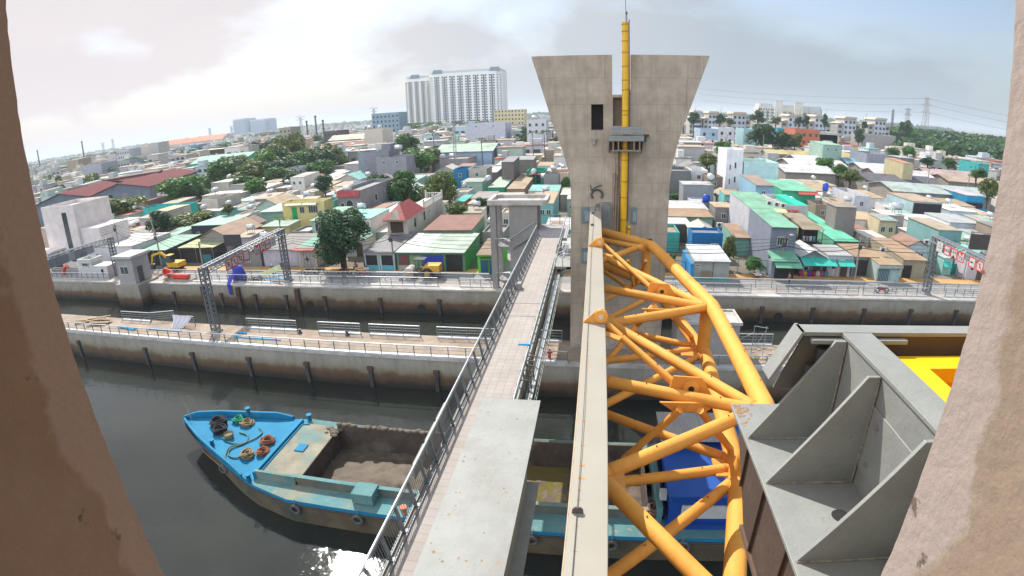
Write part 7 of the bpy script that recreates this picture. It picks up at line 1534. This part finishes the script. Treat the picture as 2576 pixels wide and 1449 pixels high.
for s in (-1,1):
    MB().tube([(x,ctr(x)+s*(half(x)+.03),sheer(x)-.3) for x in xs],.07,6).build('rubbing_strake', M('strake',(0.06,0.045,0.05)) , t)
    MB().tube([(x,ctr(x)+s*(half(x)*.95),sheer(x)-1.0) for x in xs[4:]],.06,6).build('rubbing_strake', M('strake_brown',(0.20,0.13,0.07)), t)
# bow deck with bulwarks
dk = MB(); L = [(x,ctr(x)-half(x)+.06,sheer(x)-.02) for x in xs if x <= -19.9]; Rr = [(x,ctr(x)+half(x)-.06,sheer(x)-.02) for x in xs if x <= -19.9]
k = len(L); dk.add(L+Rr,[(i,i+1,k+i+1,k+i) for i in range(k-1)]); dk.build('bow_deck', bb, t)
def bulwark(x0,x1,s,h,nm='bulwark'):
    P = [x for x in xs if x0 <= x <= x1]; m = MB(); a = [(x,ctr(x)+s*half(x),sheer(x)) for x in P]; w = .16
    for i in range(len(P)-1):
        p, q = a[i], a[i+1]; hp = h*min(1,(P[i]-x0+.9)/2, (x1-P[i]+.6)/1.4); hq = h*min(1,(P[i+1]-x0+.9)/2,(x1-P[i+1]+.6)/1.4)
        m.add([(p[0],p[1],p[2]),(q[0],q[1],q[2]),(q[0],q[1],q[2]+hq),(p[0],p[1],p[2]+hp),(p[0],p[1]-s*w,p[2]),(q[0],q[1]-s*w,q[2]),(q[0],q[1]-s*w,q[2]+hq),(p[0],p[1]-s*w,p[2]+hp)],[(0,1,2,3),(4,7,6,5),(3,2,6,7)])
    return m.build(nm, bb, t)
bulwark(-29.5,-21,1,.5); bulwark(-29.5,-21,-1,.3)
# side decks, coaming, hold
y0h, y1h, x0h, x1h = 22.0, 27.6, -16.9, 3.3
sd_ = MB()
for i in range(10, len(xs)-1):
    a, b = xs[i], xs[i+1]
    for s, yy in ((-1,y0h-.25),(1,y1h+.25)): sd_.add([(a,ctr(a)+s*half(a),sheer(a)),(b,ctr(b)+s*half(b),sheer(b)),(b,yy,-1.2),(a,yy,-1.2)],[(0,1,2,3)])
sd_.build('side_deck', worn, t)
MB().box(-19.85,x0h,y0h-.25,y1h+.25,-1.21,-.95).build('fore_hatch_deck', M('worn_hatch_deck',(0.27,0.25,0.19),0.85,0.3,0.7,0.3,'blotch speck',dark=(0.11,0.24,0.25),spec=0.15), t)
MB().tube([(-19.7,y0h-.1,-.93),(-19.7,y1h,-.93),(-19.2,y1h+.15,-.93)],.07,6).build('deck_edge', bb, t)
MB().box(-20.05,-19.8,y0h-.3,y1h+.4,-1.2,-.72).build('breakwater', bb, t)
co_ = MB().box(x0h-.12,x1h,y0h-.25,y0h,-1.2,-.62).box(x0h,x1h,y1h,y1h+.25,-1.2,-.62); co_.build('coaming', M('coaming_grime',(0.11,0.13,0.11),.85,.35,.8,.3,'blotch streak speck',dark=(0.14,0.095,0.05)), t); MB().box(x0h-.12,x1h,y0h-.27,y0h+.01,-.62,-.58).build('coaming_top', worn, t); MB().box(-19.9,x0h-.12,y0h-.27,y0h-.1,-1.2,-.62).build('coaming', worn, t)
MB().box(x0h,x1h,y1h-.03,y1h-.005,-2.9,-.64).box(x0h,x0h+.04,y0h+.01,y1h-.04,-2.9,-.97).box(x1h-.04,x1h,y0h+.01,y1h-.04,-2.9,-.64).box(x0h+.04,x1h-.04,y0h+.002,y0h+.03,-2.9,-.64).build('hold_wall', mudw, t)
# mud surface
q = np.random.RandomState(2); nx, ny = 120, 40; vs = []
from mathutils import noise as mn
for i in range(nx+1):
    for j in range(ny+1):
        x = x0h+.05+(x1h-x0h-.1)*i/nx; y = y0h+.04+(y1h-y0h-.08)*j/ny
        h = -2.55+.65*math.exp(-((x+11.8)/3.2)**2-((y-24.4)/2.2)**2)+.35*math.exp(-((x-0.5)/1.6)**2-((y-24)/1.5)**2)
        h += .16*mn.noise(Vector((x*1.1,y*1.1,0)))+.09*mn.noise(Vector((x*3.5,y*3.5,1)))+.05*mn.noise(Vector((x*8,y*8,3)))
        vs.append((x,y,h))
m = MB(); m.v = vs; m.f = [(i*(ny+1)+j,(i+1)*(ny+1)+j,(i+1)*(ny+1)+j+1,i*(ny+1)+j+1) for i in range(nx) for j in range(ny)]; m.sm = [True]*len(m.f); m.mi = [0]*len(m.f); o = m.build('mud_load', mud, t, recalc=False)
MB().sheet(-7.5,-1.2,y0h+.05,y1h-.05,-2.52).build('puddle', M('dirty_puddle',(0.15,0.125,0.04),.15,.1,1,.05), t)
m = MB(); q = random.Random(6)
for k_ in range(46): x = q.uniform(x0h,-8); m.ball((x,y1h+.12+q.uniform(-.1,.1),-.6),q.uniform(.08,.2),6,(1.5,1,.6))
for k_ in range(12): m.ball((-16.9+q.uniform(-.7,.3),y1h-.4+q.uniform(-.5,.4),-.93),q.uniform(.1,.25),6,(1.4,1,.5))
m.build('caked_mud', mud, t)
MB().box(-12.9,-11.6,20.9,22.0,-1.15,-.45).build('deck_locker', worn, t, .04)
MB().box(-18.7,-18.0,24.6,25.4,-.95,-.86).build('hatch_cover', bb, t, .03)
# bollards, tyres
def bit(x, y, z, mat, lab=None): 
    o = MB().tube([(x,y,z),(x,y,z+.42),(x,y,z+.43),(x,y,z+.5)],[.15,.15,.21,.21],12).build('bollard', mat, t)
    if lab: o['label'] = lab
bit(-24.4,ctr(-24.4)+half(-24.4)-.2,-.72,bb); bit(-19.7,28.6,-1.2,bb); bit(-25.0,ctr(-25)-half(-25)+.45,-1.1,bb); bit(-20.2,21.4,-1.2,bb); bit(-9.7,20.7,-1.2,M('salmon_post',(0.65,0.20,0.12)),'salmon coloured bollard at the side deck')
for x in (-23.2,-16.4,-12.4,-2.7,1.4,5.0,8.2):
    r_ = .27 if x < 4 else .38; y = ctr(x)-half(x)-.12; z = sheer(x)-.55
    o = MB().tube([(x+r_*math.cos(a),y-.02,z+r_*math.sin(a)) for a in (i*math.pi/9 for i in range(18))],.095,8,False,True).build('tyre_fender', M('tyre_grey',(0.10,0.095,0.095),.9,.3,5,.3), t); MB().tube([(x,y,z+r_),(x+.05,y+.1,sheer(x)+.15)],.02,5).build('tyre_rope', wood, o)
# cabin
MB().box(4.3,9.8,21.3,27.3,-1.2,1.0).build('cabin_wall', bbd, t); MB().box(4.1,10.0,20.9,27.6,1.0,1.12).build('cabin_roof', M('cabin_blue_roof',(0.005,0.07,0.33),.5,.1,1,.05), t)
MB().box(4.2,12,21.0,27.5,-1.2,-.9).build('stern_deck', bbd, t); MB().box(4.9,7.6,21.2,21.28,-.6,.25).build('white_panel', white, t); MB().box(7.9,9.6,21.2,21.28,-.6,.35).build('white_panel', white, t); MB().box(4.0,8.5,25.0,28.0,1.6,1.66).build('roof_awning', M('pale_slats',(0.42,0.40,0.38),.8,.1,1,.1,'corr'), t)
for x in (4.1,8.4):
    for y in (25.1,27.9): MB().bar((x,y,1.1),(x,y,1.6),.07).build('awning_post', bbd, t)
MB().box(3.7,4.0,21.5,27.2,-1.2,-.2).build('cabin_step', worn, t); MB().box(3.85,4.2,22.0,22.4,-.1,.4).build('lamp_panel', white, t)
# loose gear on the bow deck: each its own thing
def coil(lab, x, y, z, r, mat, n=5, grp='rope coils on the barge'):
    r *= 1.25; n += 2; z = max(z, sheer(x)+.02) if x < -19 else z
    c = thing('rope_coil', lab, 'rope', (x,y,z), grp); q = random.Random(int(abs(x*100)))
    for k_ in range(n): pts = [(x+(r-.055*((k_*2)%5))*math.cos(a+k_)*q.uniform(.8,1.15)+.06*math.sin(k_*2),y+(r-.055*((k_*2)%5))*math.sin(a+k_)*q.uniform(.7,1.1)+.05*math.cos(k_*3),z+.05+.03*k_+.07*math.sin(a*2+k_*1.7)) for a in (i*math.pi/7 for i in range(14))]; MB().tube(pts,.05,5,False,True).build('rope_loop', mat, c)
tan_ = M('rope_tan',(0.26,0.18,0.085),.9,.3,6,.3); grn = M('rope_green',(0.02,0.25,0.14),.9,.2,6,.2); orp = M('rope_orange',(0.22,0.075,0.035),.9,.3,6,.2); blk = M('rope_black',(0.02,0.02,0.025),.9,.3,6,.2)
dz = -1.1
HZ = lambda L_: smooth([(x, y, sheer(x)+.06) for x, y, z in L_])
coil('green rope coil near the far bulwark of the bow deck',-25.0,27.2,dz+.05,.33,grn); coil('tan rope coil right of the green one on the bow deck',-24.1,27.0,dz,.38,tan_); coil('rusty orange rope coil near the hatch edge',-21.3,25.4,-1.2,.42,orp,6); coil('thick tan rope coil standing beside the deck edge',-21.8,23.6,-1.2,.38,tan_,8); coil('black tangled rope heap in the bow',-26.2,26.4,dz+.1,.5,blk,11); coil('second black rope heap lower in the bow',-25.5,25.6,dz+.05,.42,blk,9); coil('brown rope heap against the deck edge',-20.9,24.2,-1.2,.36,orp,5)
coil('brown rope ball hanging by the blue cabin front',3.7,22.0,-.9,.38,M('rope_brown',(0.16,0.09,0.06),.9,.3,6,.2),8)
c = thing('bucket','round tan basket tub on the bow deck','tub',(-24.4,25.2,dz)); MB().tube([(-24.4,25.2,dz),(-24.4,25.2,dz+.35)],[.30,.38],14,False).build('tub_wall', M('tub_tan',(0.30,0.22,0.12)), c); MB().tube([(-24.4,25.2,dz+.2),(-24.4,25.2,dz+.22)],.33,14).build('tub_content', M('tub_olive',(0.16,0.15,0.08)), c)
c = thing('hose','dark green hose looping over the blue bow deck','hose',(-23.5,25,-1.1)); hm = M('hose_green',(0.01,0.10,0.08),.5,.1,2,0)
MB().tube(HZ([(-25.3,25.4,-.72),(-24.6,24.8,-.82),(-23.4,24.6,-.93),(-22.6,25.2,-1.0),(-22.3,26.2,-1.02),(-22.9,26.8,-.97)]),.05,7).tube(HZ([(-24.0,25.9,-.88),(-23.2,25.7,-.95),(-22.8,24.9,-.98),(-23.4,24.0,-.93),(-23.1,23.3,-.95),(-22.4,23.2,-1.0),(-22.0,23.8,-1.05)]),.05,7).tube(HZ([(-23.0,24.7,-.95),(-23.6,24.1,-.9),(-23.3,23.2,-.93),(-22.9,22.7,-.95)]),.05,7).build('hose_body', hm, c)
c = thing('anchor_post','small mast with a chain at the very bow of the barge','mast',(-28.6,26.4,-.6)); MB().tube([(-28.6,26.2,-.9),(-28.9,26.3,.5)],.025,6).build('rod', galv, c)
# floating litter and a glinting wake
q = random.Random(77)
for k_,(x,y,lb) in enumerate(((-13.5,15.8,'small clump of green water plant floating left of the footbridge'),(-77,45.5,'white floating litter near the far left canal edge'),(20.5,47.5,'pale scrap floating in the right channel'),(-30,17,'tiny white litter speck on the near water'))):
    c = thing('floating_litter', lb, 'litter', (x,y,-3), 'floating litter'); m = MB()
    for j in range(7): m.ball((x+q.uniform(-.25,.25),y+q.uniform(-.2,.2),-2.99),.09,6,(1.3,1,.35))
    m.build('scrap', LM[3] if 'green' in lb else white, c)
# ------------------------------------------------------------------ lettering becomes plain mesh
dg = bpy.context.evaluated_depsgraph_get()
for o in [o for o in bpy.data.objects if o.type == 'FONT']:
    me = bpy.data.meshes.new_from_object(o.evaluated_get(dg)); n_ = bpy.data.objects.new('lettering', me); C.objects.link(n_); n_.parent = o.parent; n_.location = o.location; n_.rotation_euler = o.rotation_euler
    bpy.data.objects.remove(o)
# ------------------------------------------------------------------ haze
hm_ = bpy.data.materials.new('haze_air'); hm_.use_nodes = True; ht = hm_.node_tree; ht.nodes.clear()
pv = ht.nodes.new('ShaderNodeVolumePrincipled'); pv.inputs['Density'].default_value = 0.00024; pv.inputs['Color'].default_value = (0.80,0.90,1.0,1); pv.inputs['Anisotropy'].default_value = 0.2
oo = ht.nodes.new('ShaderNodeOutputMaterial'); ht.links.new(pv.outputs[0], oo.inputs['Volume'])
hz_ = MB().box(-9500,9500,-1000,14500,-6,90).build('haze', hm_); tag(hz_, 'pale blue haze of humid air over the whole town', 'haze', None, 'stuff')
